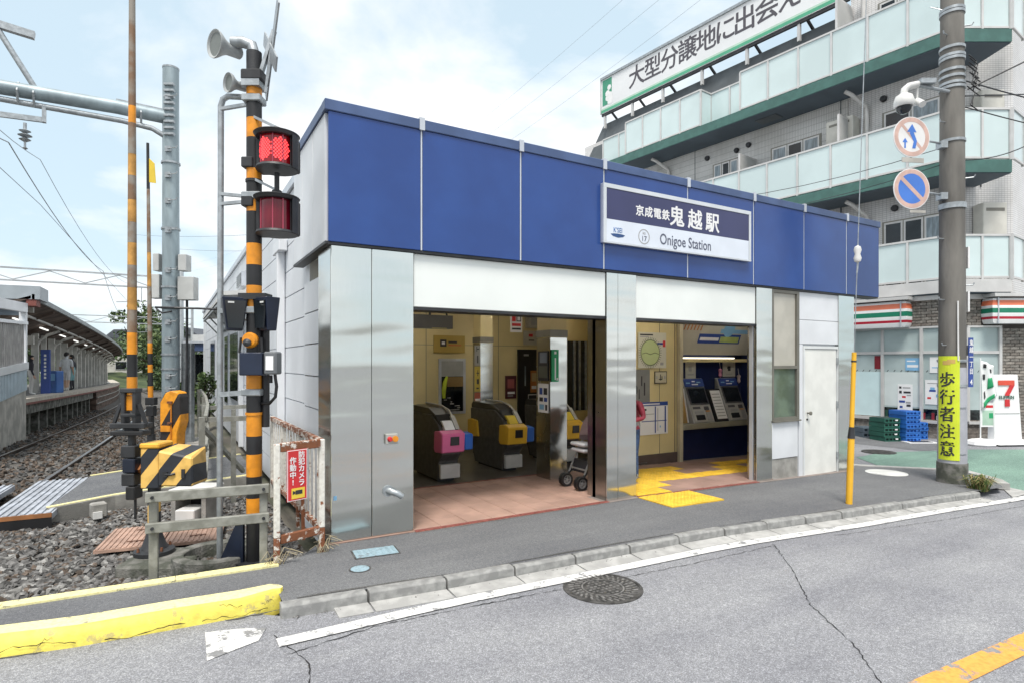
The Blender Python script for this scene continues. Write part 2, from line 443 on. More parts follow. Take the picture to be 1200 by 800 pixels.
m_orange_paint = worn("worn_orange_road_paint", (.78, .36, .07), (.25, .25, .25), .455, 7, .7)
m_kerb_yellow = worn("kerb_yellow_paint", (.82, .70, .12), (.55, .47, .17), .415, 6, .6, 14, .5)
m_kerb_cream = worn("edge_line_cream_paint", (.80, .74, .38), (.30, .28, .20), .40, 8, .7)
m_steel = brushed("stainless_sheet")
m_steeld = brushed("dark_stainless", (.42, .42, .41), .24)
m_galv = M("galvanised_steel", (.42, .45, .47), .45, .6, var=.12, scale=14, bump=.05)
m_galvp = M("galvanised_mast", (.33, .40, .43), .5, .35, var=.12, scale=5, stretch=(1, 1, .25))
m_black = M("black_paint", (.018, .018, .020), .45, var=.2)
m_dark = M("dark_grey_metal", (.035, .037, .042), .5, var=.25, bump=.1)
m_navy = M("navy_paint", (.012, .020, .045), .35, var=.2)
m_orange = M("signal_orange", (.80, .30, .015), .45, var=.12, scale=8, bump=.05)
m_yellow = M("machine_yellow", (.78, .42, .045), .5, var=.12, scale=7, bump=.05)
m_white = M("white_panel", (.74, .76, .79), .35, var=.05, scale=1.5)
m_shut = M("shutter_box_white", (.80, .83, .80), .3, var=.04, scale=1.)
m_offw = M("off_white_plastic", (.70, .70, .68), .5, var=.08)
m_alu = M("aluminium_trim", (.62, .65, .70), .35, .5, var=.06)
m_glass_d = M("dark_window_glass", (.020, .026, .032), .06, var=.4, scale=1.2)
m_glass_l = M("curtained_window_glass", (.30, .36, .40), .08, var=.2, scale=2.5, stretch=(6, 6, 1))
m_rust = M("rust_brown", (.19, .075, .035), .85, var=.3, scale=14, bump=.4, bscale=70, col2=(.07, .03, .018))

# ------------------------------------------------------------ ground, road, pavement
YK = [(0.70, 4.42), (1.84, 4.30), (3.1, 4.24), (4.4, 4.18), (5.5, 4.09), (6.67, 3.99), (8.4, 3.90), (9.95, 3.78), (14, 3.5), (60, .2)]
def yk(x):
    if x <= YK[0][0]: return YK[0][1]
    for (a, b), (c, d) in zip(YK, YK[1:]):
        if x <= c: return b + (d - b) * (x - a) / (c - a)
    return YK[-1][1]
ZR = -.09
def zroad(x, y=0): return ZR + gz(x)
def zpave(x, y=0): return gz(x)
def ztrack(y): return -.15 if y < 12 else -.15 - .018 * (min(y, 62) - 12)

# ground: one sheet out to the horizon, dipping under the railway
gx = [-900, -60, -14, -6, 1.0, 1.32, 12, 30, 900]; gy = [-900, -40, 4.4, 5.25, 12, 24, 40, 62, 130, 900]
vs, fs = [], []
for y in gy:
    for x in gx:
        z = -.30
        if x < 1.2 and y > 5: z = ztrack(y) - .10
        if y >= 5.2 and x <= -14 and y < 900: z = ztrack(y) - .12
        vs.append((x, y, z))
for j in range(len(gy) - 1):
    for i in range(len(gx) - 1):
        a = j * len(gx) + i; fs.append((a, a + 1, a + 1 + len(gx), a + len(gx)))
mb = MB(); mb.add(vs, fs)
ground = mb.build("ground", M("earth_and_gravel", (.16, .145, .12), .95, var=.3, scale=.7, bump=.6, bscale=9, col2=(.07, .075, .05)), kind='structure')

mb = MB()
xs = [-60, -20, -6, 0, .7, 2, 3.5, 5, 6, 8, 9.5, 10.5, 14, 60]
mb.strip([(x, -40) for x in xs], [(x, 5.0 if x < .7 else yk(x) - .05) for x in xs], zroad)
xs2 = [9.9, 10.5, 12, 20, 60]
mb.strip([(x, yk(x) - .05) for x in xs2], [(x, 60) for x in xs2], zroad)
road = mb.build("road", m_road, kind='structure')

# pavement along the station, with its bare strip behind the yellow kerb
mb = MB()
pv = [(-6, 5.35, 5.62), (-3, 5.0, 5.45), (-.9, 4.86, 5.26), (0, 4.80, 5.22), (.70, 4.74, 5.19)]
mb.strip([(a, b) for a, b, c in pv], [(a, c) for a, b, c in pv], zpave)
xs = [.70, .80, 1.0, 1.2, 1.31, 2, 3, 4, 5, 6, 7, 8, 9, 9.97]
top = lambda x: 5.19 + .02 if x < .79 else (5.27 + (x - .8) * .38 if x < 1.2 else 5.62)
mb.strip([(x, yk(x) - .03) for x in xs], [(x, top(x)) for x in xs], zpave)
mb.sheet([(9.97, yk(9.97) - .03), (10.5, 3.72), (10.95, 3.95), (11.5, 4.62), (10.25, 6.0), (9.97, 6.6)], zpave)
mb.sheet([(1.31, 5.62), (2.13, 5.62), (2.13, 6.2), (1.31, 6.2)], -.004)
pave = mb.build("pavement", m_pave, kind='structure')

# kerb stones
kerb = tag(bpy.data.objects.new("kerb", None), kind='structure'); COL.objects.link(kerb)
def kerb_len():
    x = .675
    while x < 9.7:
        yield x, min(x + .6, 9.9); x += .605
for i, (a, b) in enumerate(kerb_len()):
    mb = MB(); ya, yb = yk(a), yk(b); za, zb = gz(a), gz(b); g = .006
    prof = [(0, ZR - .1), (0, .004), (-.070, .004), (-.090, -.010), (-.104, ZR - .1)]
    dz = random.uniform(-.006, .006); dy = random.uniform(-.006, .006)
    va = [(a + g, ya + p + dy, za + q + dz) for p, q in prof]; vb = [(b - g, yb + p + dy, zb + q + dz) for p, q in prof]
    n = len(prof)
    mb.add(va + vb, [tuple(range(n))[::-1], tuple(range(n, 2 * n))] + [(k, (k + 1) % n, n + (k + 1) % n, n + k) for k in range(n)])
    mb.build("kerb_stone", m_kerb, kerb, bevel=.004)
# gutter slabs
gut = tag(bpy.data.objects.new("gutter", None), kind='structure'); COL.objects.link(gut)
for i, (a, b) in enumerate(kerb_len()):
    if i == 0: a += .35
    mb = MB(); g = .005
    w0, w1 = .100, .255
    vs = []
    dz = random.uniform(-.002, .003)
    for z in (ZR - .08, ZR + .006 + dz):
        for x, w in ((a + g, w0), (b - g, w0), (b - g, w1), (a + g, w1)):
            vs.append((x, yk(x) - w, gz(x) + z + (.012 if w == w0 else 0)))
    mb.hexa(vs).build("gutter_slab", m_gutter, gut)
# dirt and pebbles in the gutter mouth
def stones(name, n, area, zf, size, mat, seed, parent=None, flat=.6):
    """loose stones: deformed boxes, joined"""
    r = np.random.default_rng(seed)
    base = np.array([(-1, -1, -1), (1, -1, -1), (1, 1, -1), (-1, 1, -1), (-.7, -.7, 1), (.7, -.7, 1), (.7, .7, 1), (-.7, .7, 1)], float)
    V, F, MI = [], [], []
    k = 0; tries = 0
    fq = [(3, 2, 1, 0), (4, 5, 6, 7), (0, 1, 5, 4), (1, 2, 6, 5), (2, 3, 7, 6), (3, 0, 4, 7)]
    while k < n and tries < n * 8:
        tries += 1
        p = area(r)
        if p is None: continue
        s = r.uniform(size[0], size[1])
        q = base * np.array([r.uniform(.6, 1.25), r.uniform(.5, 1.0), flat * r.uniform(.6, 1.2)]) * s / 2 + r.normal(0, .13 * s, (8, 3)) * .7
        ax = r.normal(0, .35, 2); c, sn = math.cos(ax[0]), math.sin(ax[0])
        q = q @ np.array([(1, 0, 0), (0, c, -sn), (0, sn, c)]); c, sn = math.cos(ax[1]), math.sin(ax[1])
        q = q @ np.array([(c, 0, sn), (0, 1, 0), (-sn, 0, c)])
        t = r.uniform(0, 6.28); c, sn = math.cos(t), math.sin(t)
        q = q @ np.array([(c, -sn, 0), (sn, c, 0), (0, 0, 1)])
        q += np.array([p[0], p[1], zf(p[0], p[1]) + s * .12])
        V.extend(map(tuple, q)); F.extend([tuple(k * 8 + i for i in f) for f in fq])
        MI.extend([int(r.integers(0, len(mat)))] * 6); k += 1
    me = bpy.data.meshes.new(name); me.from_pydata(V, [], F)
    for mm in mat: me.materials.append(mm)
    me.polygons.foreach_set('material_index', MI)
    o = bpy.data.objects.new(name, me); COL.objects.link(o); o['kind'] = 'stuff'
    if parent: o.parent = parent
    return o

# grime gathered along the foot of the station and the kerb
m_grime = asphalt("grimy_asphalt", (.075, .074, .070), (.115, .113, .108), (1, 1, 1), 230)
def grime(x0, x1, base, sgn, zf, w, seed, par):
    r = random.Random(seed); L, R_ = [], []; x = x0; q = .5
    while x < x1:
        q = max(.1, min(1, q + r.uniform(-.28, .28))); L.append((x, base(x))); R_.append((x, base(x) + sgn * w * q)); x += .05
    MB().strip(L, R_, lambda a, b: zf(a) + .0035).build("grime", m_grime, par, kind='structure')
grime(1.32, 2.12, lambda x: 5.545, -1, gz, .05, 31, pave); grime(2.13, 4.62, lambda x: 5.515, -1, gz, .035, 32, pave); grime(5.10, 7.44, lambda x: 5.515, -1, gz, .035, 33, pave); grime(7.45, 9.95, lambda x: 5.56, -1, gz, .07, 34, pave)
grime(.8, 9.8, lambda x: yk(x), 1, gz, .03, 35, pave)
grime(-3, .70, lambda x: 4.50 + (.10 if x < .3 else 0) + max(0, -x) * .10, -1, zroad, .10, 36, road)
# painted lines
def yline(x, w): return yk(x) - w
mb = MB()
xs = [.60, 1, 1.5, 2, 2.6, 3.2, 3.8, 4.4, 5, 5.5, 6.1, 6.7, 7.5, 8.4, 9.2, 9.95, 12, 14, 40]
ybase = lambda x: (4.30 - .28) + (x - .6) * .01 if x < 1.9 else yk(x) - .27
mb.strip([(x, ybase(x) - .125) for x in xs], [(x, ybase(x)) for x in xs], lambda x, y: zroad(x) + .009)
mb.build("edge_line", m_white_paint, road, kind='structure')
mb = MB()
mb.strip([(.20, 3.94), (.32, 3.99), (.50, 4.06)], [(.21, 4.36), (.40, 4.31), (.57, 4.23)], lambda x, y: zroad(x) + .005)
mb.build("white_road_patch", worn("chipped_white_patch", (.72, .72, .71), (.25, .253, .26), .505, 5, .7), road, kind='structure')
mb = MB()
mb.strip([(2.2, 1.45), (3.0, 1.50), (3.87, 1.52), (4.9, 1.47), (6.5, 1.30), (9, 1.0)], [(2.2, 1.60), (3.0, 1.66), (3.6, 1.69), (4.85, 1.62), (6.5, 1.46), (9, 1.16)], lambda x, y: zroad(x) + .005)
mb.build("centre_line", m_orange_paint, road, kind='structure')
# cracks in the surface
m_crack = M("road_crack", (.022, .022, .024), .95, var=.2)
def crack(pts, w, seed):
    r = random.Random(seed); L, R_ = [], []
    P = []
    for (a, b), (c, d) in zip(pts, pts[1:]):
        k = max(2, int(math.hypot(c - a, d - b) / .035))
        for i in range(k): P.append((a + (c - a) * i / k + r.uniform(-.009, .009), b + (d - b) * i / k + r.uniform(-.009, .009)))
    for i, (x, y) in enumerate(P):
        x2, y2 = P[min(i + 1, len(P) - 1)]; x1, y1 = P[max(i - 1, 0)]
        dx, dy = x2 - x1, y2 - y1; l = math.hypot(dx, dy) or 1; ww = w * r.uniform(.15, 1.0)
        L.append((x - dy / l * ww, y + dx / l * ww)); R_.append((x + dy / l * ww, y - dx / l * ww))
    MB().strip(L, R_, lambda x, y: zroad(x) + .0045).build("crack", m_crack, road, kind='structure')
crack([(5.14, 3.66), (4.62, 3.1), (4.08, 2.6), (3.75, 2.1), (3.44, 1.78), (3.1, 1.2)], .0045, 1)
crack([(.62, 3.78), (1.2, 3.88), (1.9, 3.84), (2.72, 3.77)], .0055, 2)
crack([(3.25, 3.72), (4.0, 3.66), (5.14, 3.62)], .0045, 3)
crack([(.60, 4.1), (.72, 3.6), (.60, 3.0)], .005, 4)
crack([(6.0, 3.55), (8.0, 3.33), (10, 3.2)], .004, 5)

# green surfacing of the side street mouth, flush kerb, forecourt
mb = MB()
mb.sheet([(10.9, 3.50), (11.15, 4.05), (11.75, 4.75), (11.2, 5.75), (11.9, 6.6), (13.0, 6.7), (15.2, 5.9), (18.5, 3.9), (18, 2.6)], lambda x, y: zroad(x) + .006)
mb.build("green_road_surface", m_green, kind='structure')
mb = MB()
for (x0, y0), (x1, y1) in (((9.98, 6.45), (10.25, 6.02)), ((10.25, 6.02), (10.9, 5.30)), ((10.9, 5.30), (11.5, 4.64)), ((11.5, 4.62), (11.05, 4.0)), ((11.05, 4.0), (10.75, 3.80))):
    mb.bar((x0, y0, gz(x0) - .03), (x1, y1, gz(x1) - .03), .15, .09)
mb.build("flush_kerb", m_gutter, kind='structure')
mb = MB(); mb.sheet([(10.2, 3.50), (10.9, 3.52), (11.1, 4.0), (10.8, 3.82)], lambda x, y: zroad(x) + .01)
mb.build("gutter_mouth", m_gutter, kind='structure')
mb = MB()
mb.strip([(14.0, 6.3), (13.6, 12), (13.0, 20)], [(15.9, 6.3), (15.6, 12), (15, 20)], lambda x, y: zroad(x) + .004)
mb.build("shop_forecourt", m_pave, kind='structure')

# yellow kerb of the crossing
mb = MB()
YC = [(.735, 4.60, .02), (.715, 4.60, .09), (.66, 4.60, .13), (.44, 4.575, .17), (0, 4.60, .18), (-.5, 4.63, .18), (-.9, 4.70, .18), (-1.6, 4.80, .18), (-3, 5.0, .18), (-6, 5.3, .18)]
prof = lambda w: [(-w * .55, ZR - .05), (-w * .50, -.02), (-w * .34, .022), (-w * .20, .034), (w * .62, .036), (w * .70, -.05)]
vs = []; n = 6
for x, y, w in YC:
    r = random.Random(int(x * 100)); 
    for a, b in prof(w): vs.append((x, y + .02 + a + r.uniform(-.008, .008), b + r.uniform(-.005, .005)))
fs = [(k * n + i, k * n + i + 1, (k + 1) * n + i + 1, (k + 1) * n + i) for k in range(len(YC) - 1) for i in range(n - 1)]
for q, f in enumerate(fs):
    mb.cur = 0
yk_ = mb.add(vs, fs + [(0, 1, 2, 3, 4, 5)])
yk_.mi = [1 if (q % 5 == 3) else 0 for q in range(len(fs))] + [0]
yk_.build("yellow_kerb", [m_kerb_yellow, m_kerb_cream], smooth=30, kind='structure')
# splits and chips in the yellow paint
def kerb_face(x, f):
    for (a, b, w), (c, d, w2) in zip(YC, YC[1:]):
        if c <= x <= a:
            t_ = (x - a) / (c - a); yy_ = b + (d - b) * t_; ww = w + (w2 - w) * t_
            y0, z0, y1, z1 = -ww * .50, -.02, -ww * .20, .034
            if f < 0: y0, z0, y1, z1, f = -ww * .55, ZR - .01, -ww * .50, -.02, f + 1
            return (x, yy_ + .02 + y0 + (y1 - y0) * f - .006, z0 + (z1 - z0) * f)
    return (x, 4.6, 0)
rk = random.Random(21); kp = bpy.data.objects["yellow_kerb"]
for (x0, x1, f0, w) in ((.62, .20, -.55, .004), (.45, .30, .3, .003), (.10, -.35, -.35, .0045), (-.30, -.42, .5, .003), (-.5, -.9, -.6, .004), (-.62, -.70, .1, .003), (.66, .58, -.2, .003), (-1.0, -1.5, -.4, .004)):
    n = 14; V, F = [], []; f = f0
    for i in range(n + 1):
        x = x0 + (x1 - x0) * i / n; f += rk.uniform(-.16, .16); f = max(-.95, min(.9, f)); ww = w * rk.uniform(.2, 1)
        p = kerb_face(x, f); V += [(p[0], p[1] - .003, p[2] + ww), (p[0], p[1] - .003, p[2] - ww)]
    F = [(2 * i, 2 * i + 1, 2 * i + 3, 2 * i + 2) for i in range(n)]
    MB().add(V, F).build("paint_crack", M("kerb_crack_dark", (.10, .085, .03), .9), kp, kind='structure')
# cream edge line (low concrete edging) along the ballast
mb = MB()
for (x0, y0), (x1, y1) in (((-6, 5.68), (-3, 5.50)), ((-3, 5.50), (-1.0, 5.31)), ((-1.0, 5.31), (.05, 5.27)), ((.05, 5.27), (.80, 5.235))):
    mb.bar((x0, y0, -.055), (x1 - .004, y1, -.055), .11, .14)
mb.build("ballast_edging", m_kerb_cream, kind='structure')

# manholes and covers
def cover(name, label, x, y, r, z, mats, rings=True):
    t = thing(name, label, "manhole cover", (x, y, z))
    fr = Fr((x, y, z), (1, 0, 0), (0, 1, 0))
    MB().ring(fr, r * .93, r, -.03, .004, 40).build("rim", mats[0], t)
    mb = MB(); mb.disc(fr, r * .925, -.03, .001, 40)
    mb.build("plate", mats[1], t)
    mb = MB()
    if rings:
        for rr, n, w in ((.80, 34, .045), (.64, 28, .04)):
            for i in range(n):
                a = 2 * math.pi * i / n; q = Fr(fr.p(r * rr * math.cos(a), r * rr * math.sin(a)), (math.cos(a + .5), math.sin(a + .5), 0), (-math.sin(a + .5), math.cos(a + .5), 0))
                mb.fbox(q, -r * .075, r * .075, -r * .028, r * .028, .0012, .006)
        mb.ring(fr, r * .50, r * .54, .0012, .006, 30)
        for i in range(-3, 4):
            for j in range(-3, 4):
                if i * i + j * j < 11: mb.fbox(fr, i * r * .13 - .012, i * r * .13 + .012, j * r * .13 - .008, j * r * .13 + .008, .0012, .005)
    else:
        for i in range(-4, 5):
            for j in range(-4, 5):
                if i * i + j * j < 18: mb.fbox(fr, i * r * .19 - r * .05, i * r * .19 + r * .05, j * r * .19 - r * .05, j * r * .19 + r * .05, .0012, .004)
    mb.build("raised_pattern", mats[2], t, kind='stuff')
    return t
m_iron = M("cast_iron", (.12, .115, .11), .6, .4, var=.3, scale=12, bump=.3, bscale=150)
m_ironr = M("worn_iron_ridges", (.30, .29, .28), .5, .5, var=.25, scale=20)
cover("manhole_cover", "round iron manhole cover with ring pattern in the grey road by the white edge line", 2.97, 3.63, .315, zroad(2.97) + .004, (m_iron, m_iron, m_ironr))
cover("manhole_cover", "pale round cover in the pavement between the utility pole and the station", 10.15, 5.15, .30, gz(10.15) + .004, (m_offw, m_offw, m_offw), False)
cover("manhole_cover", "dark iron cover in the side street in front of the crates", 13.0, 6.75, .32, zroad(13) + .014, (m_iron, m_iron, m_iron), False)
t = thing("meter_cover", "rectangular pale blue water meter cover let into the pavement", "meter cover", (1.6, 5.14, 0))
t2 = Fr((1.60, 5.13, 0), (.97, -.10, 0), (.10, .97, 0))
MB().fbox(t2, -.20, .20, -.125, .125, -.02, .004).build("rim", m_iron, t)
m_bluec = worn("worn_blue_cover", (.30, .42, .48), (.20, .22, .24), .42, 9, .6)
MB().fbox(t2, -.185, .185, -.11, .11, -.01, .007).build("plate", m_bluec, t)
mb = MB(); [mb.fbox(t2, -.15 + .05 * i, -.125 + .05 * i, -.08 + .04 * j, -.055 + .04 * j, .0072, .0095) for i in range(7) for j in range(5)]
mb.build("raised_pattern", m_bluec, t, kind='stuff')
t = thing("valve_cover", "small round pale blue valve cover in the pavement near the kerb", "valve cover", (1.36, 4.78, 0))
fr = Fr((1.36, 4.78, 0), (1, 0, 0), (0, 1, 0))
MB().disc(fr, .075, -.02, .005, 24).build("plate", m_bluec, t); MB().ring(fr, .076, .09, -.02, .003, 24).build("rim", m_iron, t)

m_st = [M("ballast_grey", (.19, .185, .18), .9, var=.3, scale=20), M("ballast_dark", (.10, .098, .095), .9, var=.3, scale=20), M("ballast_light", (.33, .325, .31), .9, var=.25, scale=20), M("ballast_brown", (.15, .115, .09), .95, var=.3, scale=20)]
stones("gutter_grit", 500, lambda r: (lambda x: (x, yk(x) - .105 - abs(r.normal(0, .025))))(r.uniform(.75, 9.9)), lambda x, y: zroad(x) + .008, (.006, .02), [m_st[0], m_st[2]], 11)
# ------------------------------------------------------------ railway
def xr(y):                                         # right-hand rail of the near track
    k = .00094 if y < 42 else .0023
    return -.77 - k * (y - 42) ** 2
def rail_dir(y):
    d = Vector((xr(y + .2) - xr(y - .2), .4, 0)); return d.normalized()
track = thing("railway_track", "ballasted railway track with two rails curving away past the platform", "railway track", (xr(10) - .72, 10, ztrack(10)))
m_rail = M("rail_steel", (.10, .07, .055), .5, .6, var=.3, scale=6, col2=(.06, .04, .03))
m_railtop = M("polished_rail_head", (.55, .54, .53), .3, .9, var=.1)
for off in (0, -1.50):
    ys = list(np.arange(5.9, 30, 1.0)) + list(np.arange(30, 90, 3.0))
    mb = MB(); mt = MB(); prev = None; V, F = [], []; V2, F2 = [], []
    pr = [(-.06, .0), (.06, .0), (.012, .02), (.012, .10), (.034, .11), (.034, .148), (-.034, .148), (-.034, .11), (-.012, .10), (-.012, .02)]
    for k, y in enumerate(ys):
        d = rail_dir(y); s_ = Vector((d.y, -d.x, 0)); c = Vector((xr(y) - .034, y, ztrack(y) - .148)) + s_ * off
        for a, b in pr: V.append(c + s_ * a + Vector((0, 0, b)))
        for a in (-.028, .028): V2.append(c + s_ * a + Vector((0, 0, .1495)))
    n = len(pr)
    F = [(k * n + i, k * n + (i + 1) % n, (k + 1) * n + (i + 1) % n, (k + 1) * n + i) for k in range(len(ys) - 1) for i in range(n)]
    F2 = [(2 * k, 2 * k + 1, 2 * k + 3, 2 * k + 2) for k in range(len(ys) - 1)]
    r_ = mb.add(V, F).build("rail", m_rail, track)
    mt.add(V2, F2).build("rail_head", m_railtop, r_)
m_sleep = M("concrete_sleeper", (.24, .20, .165), .9, var=.25, scale=8, bump=.4)
slp = None
y = 6.0
while y < 62:
    if not (8.3 < y < 11.2):
        d = rail_dir(y); s_ = Vector((d.y, -d.x, 0)); c = Vector((xr(y) - .034, y, 0)) + s_ * -.75
        ang = math.atan2(s_.y, s_.x)
        lc = Vector((c.x, c.y, ztrack(y) - .15)) - Vector(track.location)
        if slp is None:
            mb = MB(); mb.fbox(Fr((0, 0, 0), (1, 0, 0), (0, 1, 0)), -1.1, 1.1, -.11, .11, -.14, .0)
            slp = mb.build("sleeper", m_sleep, None, bevel=.02); slp.parent = track; slp.location = lc; slp.rotation_euler = (0, 0, ang)
        else:
            clone(slp, lc, track, ang)
    y += .62

# ballast: bed and stones
mb = MB()
ys = [5.30, 7, 8.6, 10, 12, 20, 30, 42, 62, 90]
mb.strip([(-9, y) for y in ys], [(1.20 if y < 9 else (.75 if y < 14 else xr(y) + 1.6), y) for y in ys], lambda x, y: ztrack(y) - .07)
mb.build("ballast_bed", M("ballast_bed", (.16, .15, .135), .95, var=.35, scale=14, bump=.9, bscale=40, col2=(.06, .055, .05)), kind='structure')
def near_area(r):
    x = r.uniform(-2.6, 1.15); y = 5.34 + (r.uniform(0, 1) ** 1.25) * 3.7
    fy = 8.5 + (x + 1.63) * .55
    if y > fy - .08: return None
    if abs(x - (xr(y) - .03)) < .05: return None
    return (x, y)
stones("ballast_stones", 8000, near_area, lambda x, y: -.20 + .02 * math.sin(x * 5) * math.cos(y * 4), (.042, .088), [m_st[0], m_st[0], m_st[1], m_st[0], m_st[2], m_st[3]], 3, flat=.42)
def far_area(r):
    y = 10.3 + (r.uniform(0, 1) ** 1.5) * 24
    x = r.uniform(-3.5, 1.6) + xr(y) * .9
    if x > min(.9, xr(y) + 2.0): return None
    if y < 11.6 and x > -2.9 and y < 10.75 + (x + 1.07) * .55: return None
    for o in (-.034, -1.534):
        if abs(x - (xr(y) + o)) < .06: return None
    return (x, y)
stones("ballast_stones", 6500, far_area, lambda x, y: ztrack(y) - .055, (.05, .10), [m_st[3], m_st[3], m_st[0], m_st[1]], 5)

# crossing deck: asphalt slab with concrete edge, cream line, ribbed panels by the rails
deck = tag(bpy.data.objects.new("crossing_deck", None), kind='structure'); COL.objects.link(deck)
DF = [(-1.22, 8.72), (-.6, 9.12), (.2, 9.42), (1.15, 9.72)]; DB = [(-1.0, 10.78), (-.55, 11.05), (.2, 11.45), (1.15, 11.9)]
mb = MB(); mb.strip(DF, DB, -.005)
mb.build("deck_surface", m_deck, deck)
mb = MB()
for (a, b), (c, d) in zip(DF, DF[1:]): mb.bar((a, b - .05, -.11), (c - .006, d - .05, -.11), .10, .215)
mb.build("concrete_edge", m_conc, deck, bevel=.006)
mb = MB()
for (a, b), (c, d) in zip(DF, DF[1:]): mb.bar((a, b - .045, .0), (c, d - .045, .0), .07, .012)
for (a, b), (c, d) in zip(DB, DB[1:]): mb.bar((a, b, .0), (c, d, .0), .06, .012)
mb.build("cream_edge_line", m_kerb_cream, deck)
m_panel = M("crossing_panel_grey", (.47, .50, .55), .55, .2, var=.15, scale=5, bump=.1)
def rail_panel(o0, o1, y0, y1):
    mb = MB(); d = rail_dir((y0 + y1) / 2); s_ = Vector((d.y, -d.x, 0))
    A = Vector((xr(y0) - .034, y0, 0)); fr = Fr(A, s_, d)
    L = (y1 - y0)
    mb.fbox(fr, o0, o1, 0, L, -.09, -.022)
    nr = max(3, int((o1 - o0) / .075))
    for i in range(nr):
        a = o0 + (o1 - o0) * (i + .5) / nr
        mb.fbox(fr, a - .018, a + .018, .012, L - .012, -.022, -.006)
    p = mb.build("rail_panel", m_panel, deck)
    MB().fbox(fr, o0, o1, -.014, -.001, -.06, -.012).build("rusty_edge_angle", M("orange_rust_edge", (.45, .19, .07), .8, var=.2), p)
    MB().fbox(fr, o0, o1, -.010, -.001, -.20, -.062).build("dark_underside", m_black, p)
rail_panel(.10, .72, 8.45, 10.75)
rail_panel(-1.38, -.12, 8.15, 10.6)
rail_panel(-2.25, -1.62, 7.9, 10.4)

# ribbed trough covers between the gate and the ballast
m_trough = M("faded_pink_brown_plate", (.46, .30, .23), .65, var=.14, scale=6, bump=.12)
def trough(x0, x1, lab):
    fr = Fr((x0, 6.86 - (x0 + .68) * .16, -.105), (.988, -.155, 0), (.155, .988, 0))
    t = thing("trough_cover", lab, "trough cover", tuple(fr.o))
    w = x1 - x0
    MB().fbox(fr, 0, w, 0, .80, -.03, .0).build("plate", m_trough, t)
    mb = MB(); n = int(w / .045)
    for i in range(n): mb.fbox(fr, (i + .25) * w / n, (i + .72) * w / n, .01, .79, .0002, .008)
    mb.build("ribs", m_trough, t, kind='stuff')
    mb = MB()
    for b in (.18, .62): mb.fbox(fr, w * .42, w * .72, b, b + .03, .0082, .0105)
    mb.build("lifting_slots", m_rust, t, kind='stuff')
trough(-.62, -.06, "faded brown ribbed cover plate lying on open ballast, fully in view")
trough(-.05, .46, "brown ribbed cover plate half hidden behind the gate machine post and grey guard rail")
# little mossy marker post by the deck
t = thing("concrete_marker", "small broken white concrete marker in the ballast beside the deck edge", "marker", (-.72, 8.55, -.15))
MB().fbox(Fr((-.72, 8.55, -.15), (.95, .3, 0)), -.08, .08, 0, .17, -.07, .07).build("block", m_conc, t, bevel=.015)
mb = MB(); mb.fbox(Fr((-.72, 8.47, -.15), (.95, .3, 0)), -.05, .04, 0, .08, 0, .03); mb.build("chipped_foot", m_offw, t)
# ------------------------------------------------------------ station building
m_bluep = M("blue_fascia_panel", (.022, .070, .265), .24, var=.12, scale=1.1, col2=(.018, .057, .225), bump=.03, bscale=2.2)
m_cop = M("coping_slate_blue", (.085, .13, .26), .4, .3, var=.1)
m_cream = M("cream_wall", (.71, .59, .30), .5, var=.07, scale=1.2)
m_ceil = M("ceiling_board", (.78, .76, .68), .7, var=.04)
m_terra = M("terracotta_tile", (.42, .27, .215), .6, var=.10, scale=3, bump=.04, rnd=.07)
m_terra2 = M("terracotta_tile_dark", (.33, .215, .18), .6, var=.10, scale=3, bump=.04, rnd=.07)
m_grout = M("tile_grout", (.26, .22, .20), .9, var=.1)
m_redstrip = M("red_granite_edge", (.30, .085, .07), .5, var=.2, scale=30)
m_tact = M("tactile_yellow", (.80, .50, .045), .6, var=.10, scale=7, rnd=.05)
m_floor = M("dark_floor", (.12, .11, .095), .3, var=.2, scale=3)
m_blue_in = M("navy_wall", (.012, .022, .085), .35, var=.1)
m_print_k = M("print_black", (.03, .03, .035), .6, var=.05)
m_print_w = M("print_white", (.80, .80, .80), .6, var=.03)
m_print_b = M("print_blue", (.03, .07, .30), .6, var=.05)
m_print_r = M("print_red", (.62, .03, .035), .6, var=.08)
m_print_g = M("print_green", (.02, .33, .13), .6, var=.05)
m_print_y = M("print_yellow", (.80, .58, .06), .6, var=.05)
m_print_gr = M("print_grey", (.38, .38, .38), .6, var=.05)
m_print_s = M("print_sky_blue", (.22, .45, .68), .6, var=.05)
YF = 5.57
FA = Fr((0, YF, 0))
stn = thing("station_building", "low station building with blue panelled fascia, steel pillars and two open entrances", "station", (1.31, YF, 0))

# fascia panels, their joints, coping
core = MB(); core.box(1.31, 10.64, YF + .01, 7.10, 2.86, 4.04)
core.box(1.45, 10.0, 7.10, 30.8, 3.70, 3.92)
core.build("roof", m_white, stn)
FXS = [1.27, 2.20, 3.37, 4.55, 5.98, 7.33, 8.53, 9.69, 10.68]
for a, b in zip(FXS, FXS[1:]):
    p = MB().fbox(FA, a + .012, b - .012, 2.82, 4.03, -.01, .035 + random.uniform(-.003, .003)).build("fascia_panel", m_bluep, stn, bevel=.004)
for x in FXS[1:-1]:
    MB().fbox(FA, x - .008, x + .008, 2.822, 4.028, -.01, .030).build("joint_strip", m_alu, stn)
    MB().fbox(FA, x - .028, x + .028, 4.025, 4.15, -.06, .058).build("coping_joint", m_alu, stn)
for a, b in zip(FXS, FXS[1:]):
    MB().fbox(FA, a + (.004 if a > 1.3 else -.025), b - (.004 if b < 10.6 else -.02), 4.032, 4.135, -.08, .05).build("coping", m_cop, stn, bevel=.006)
MB().fbox(FA, 1.28, 10.66, 2.795, 2.818, -.16, .022).build("drip_trim", m_dark, stn)
MB().fbox(FA, 9.99, 10.66, 2.822, 2.855, -1.4, -.012).build("soffit", m_white, stn)
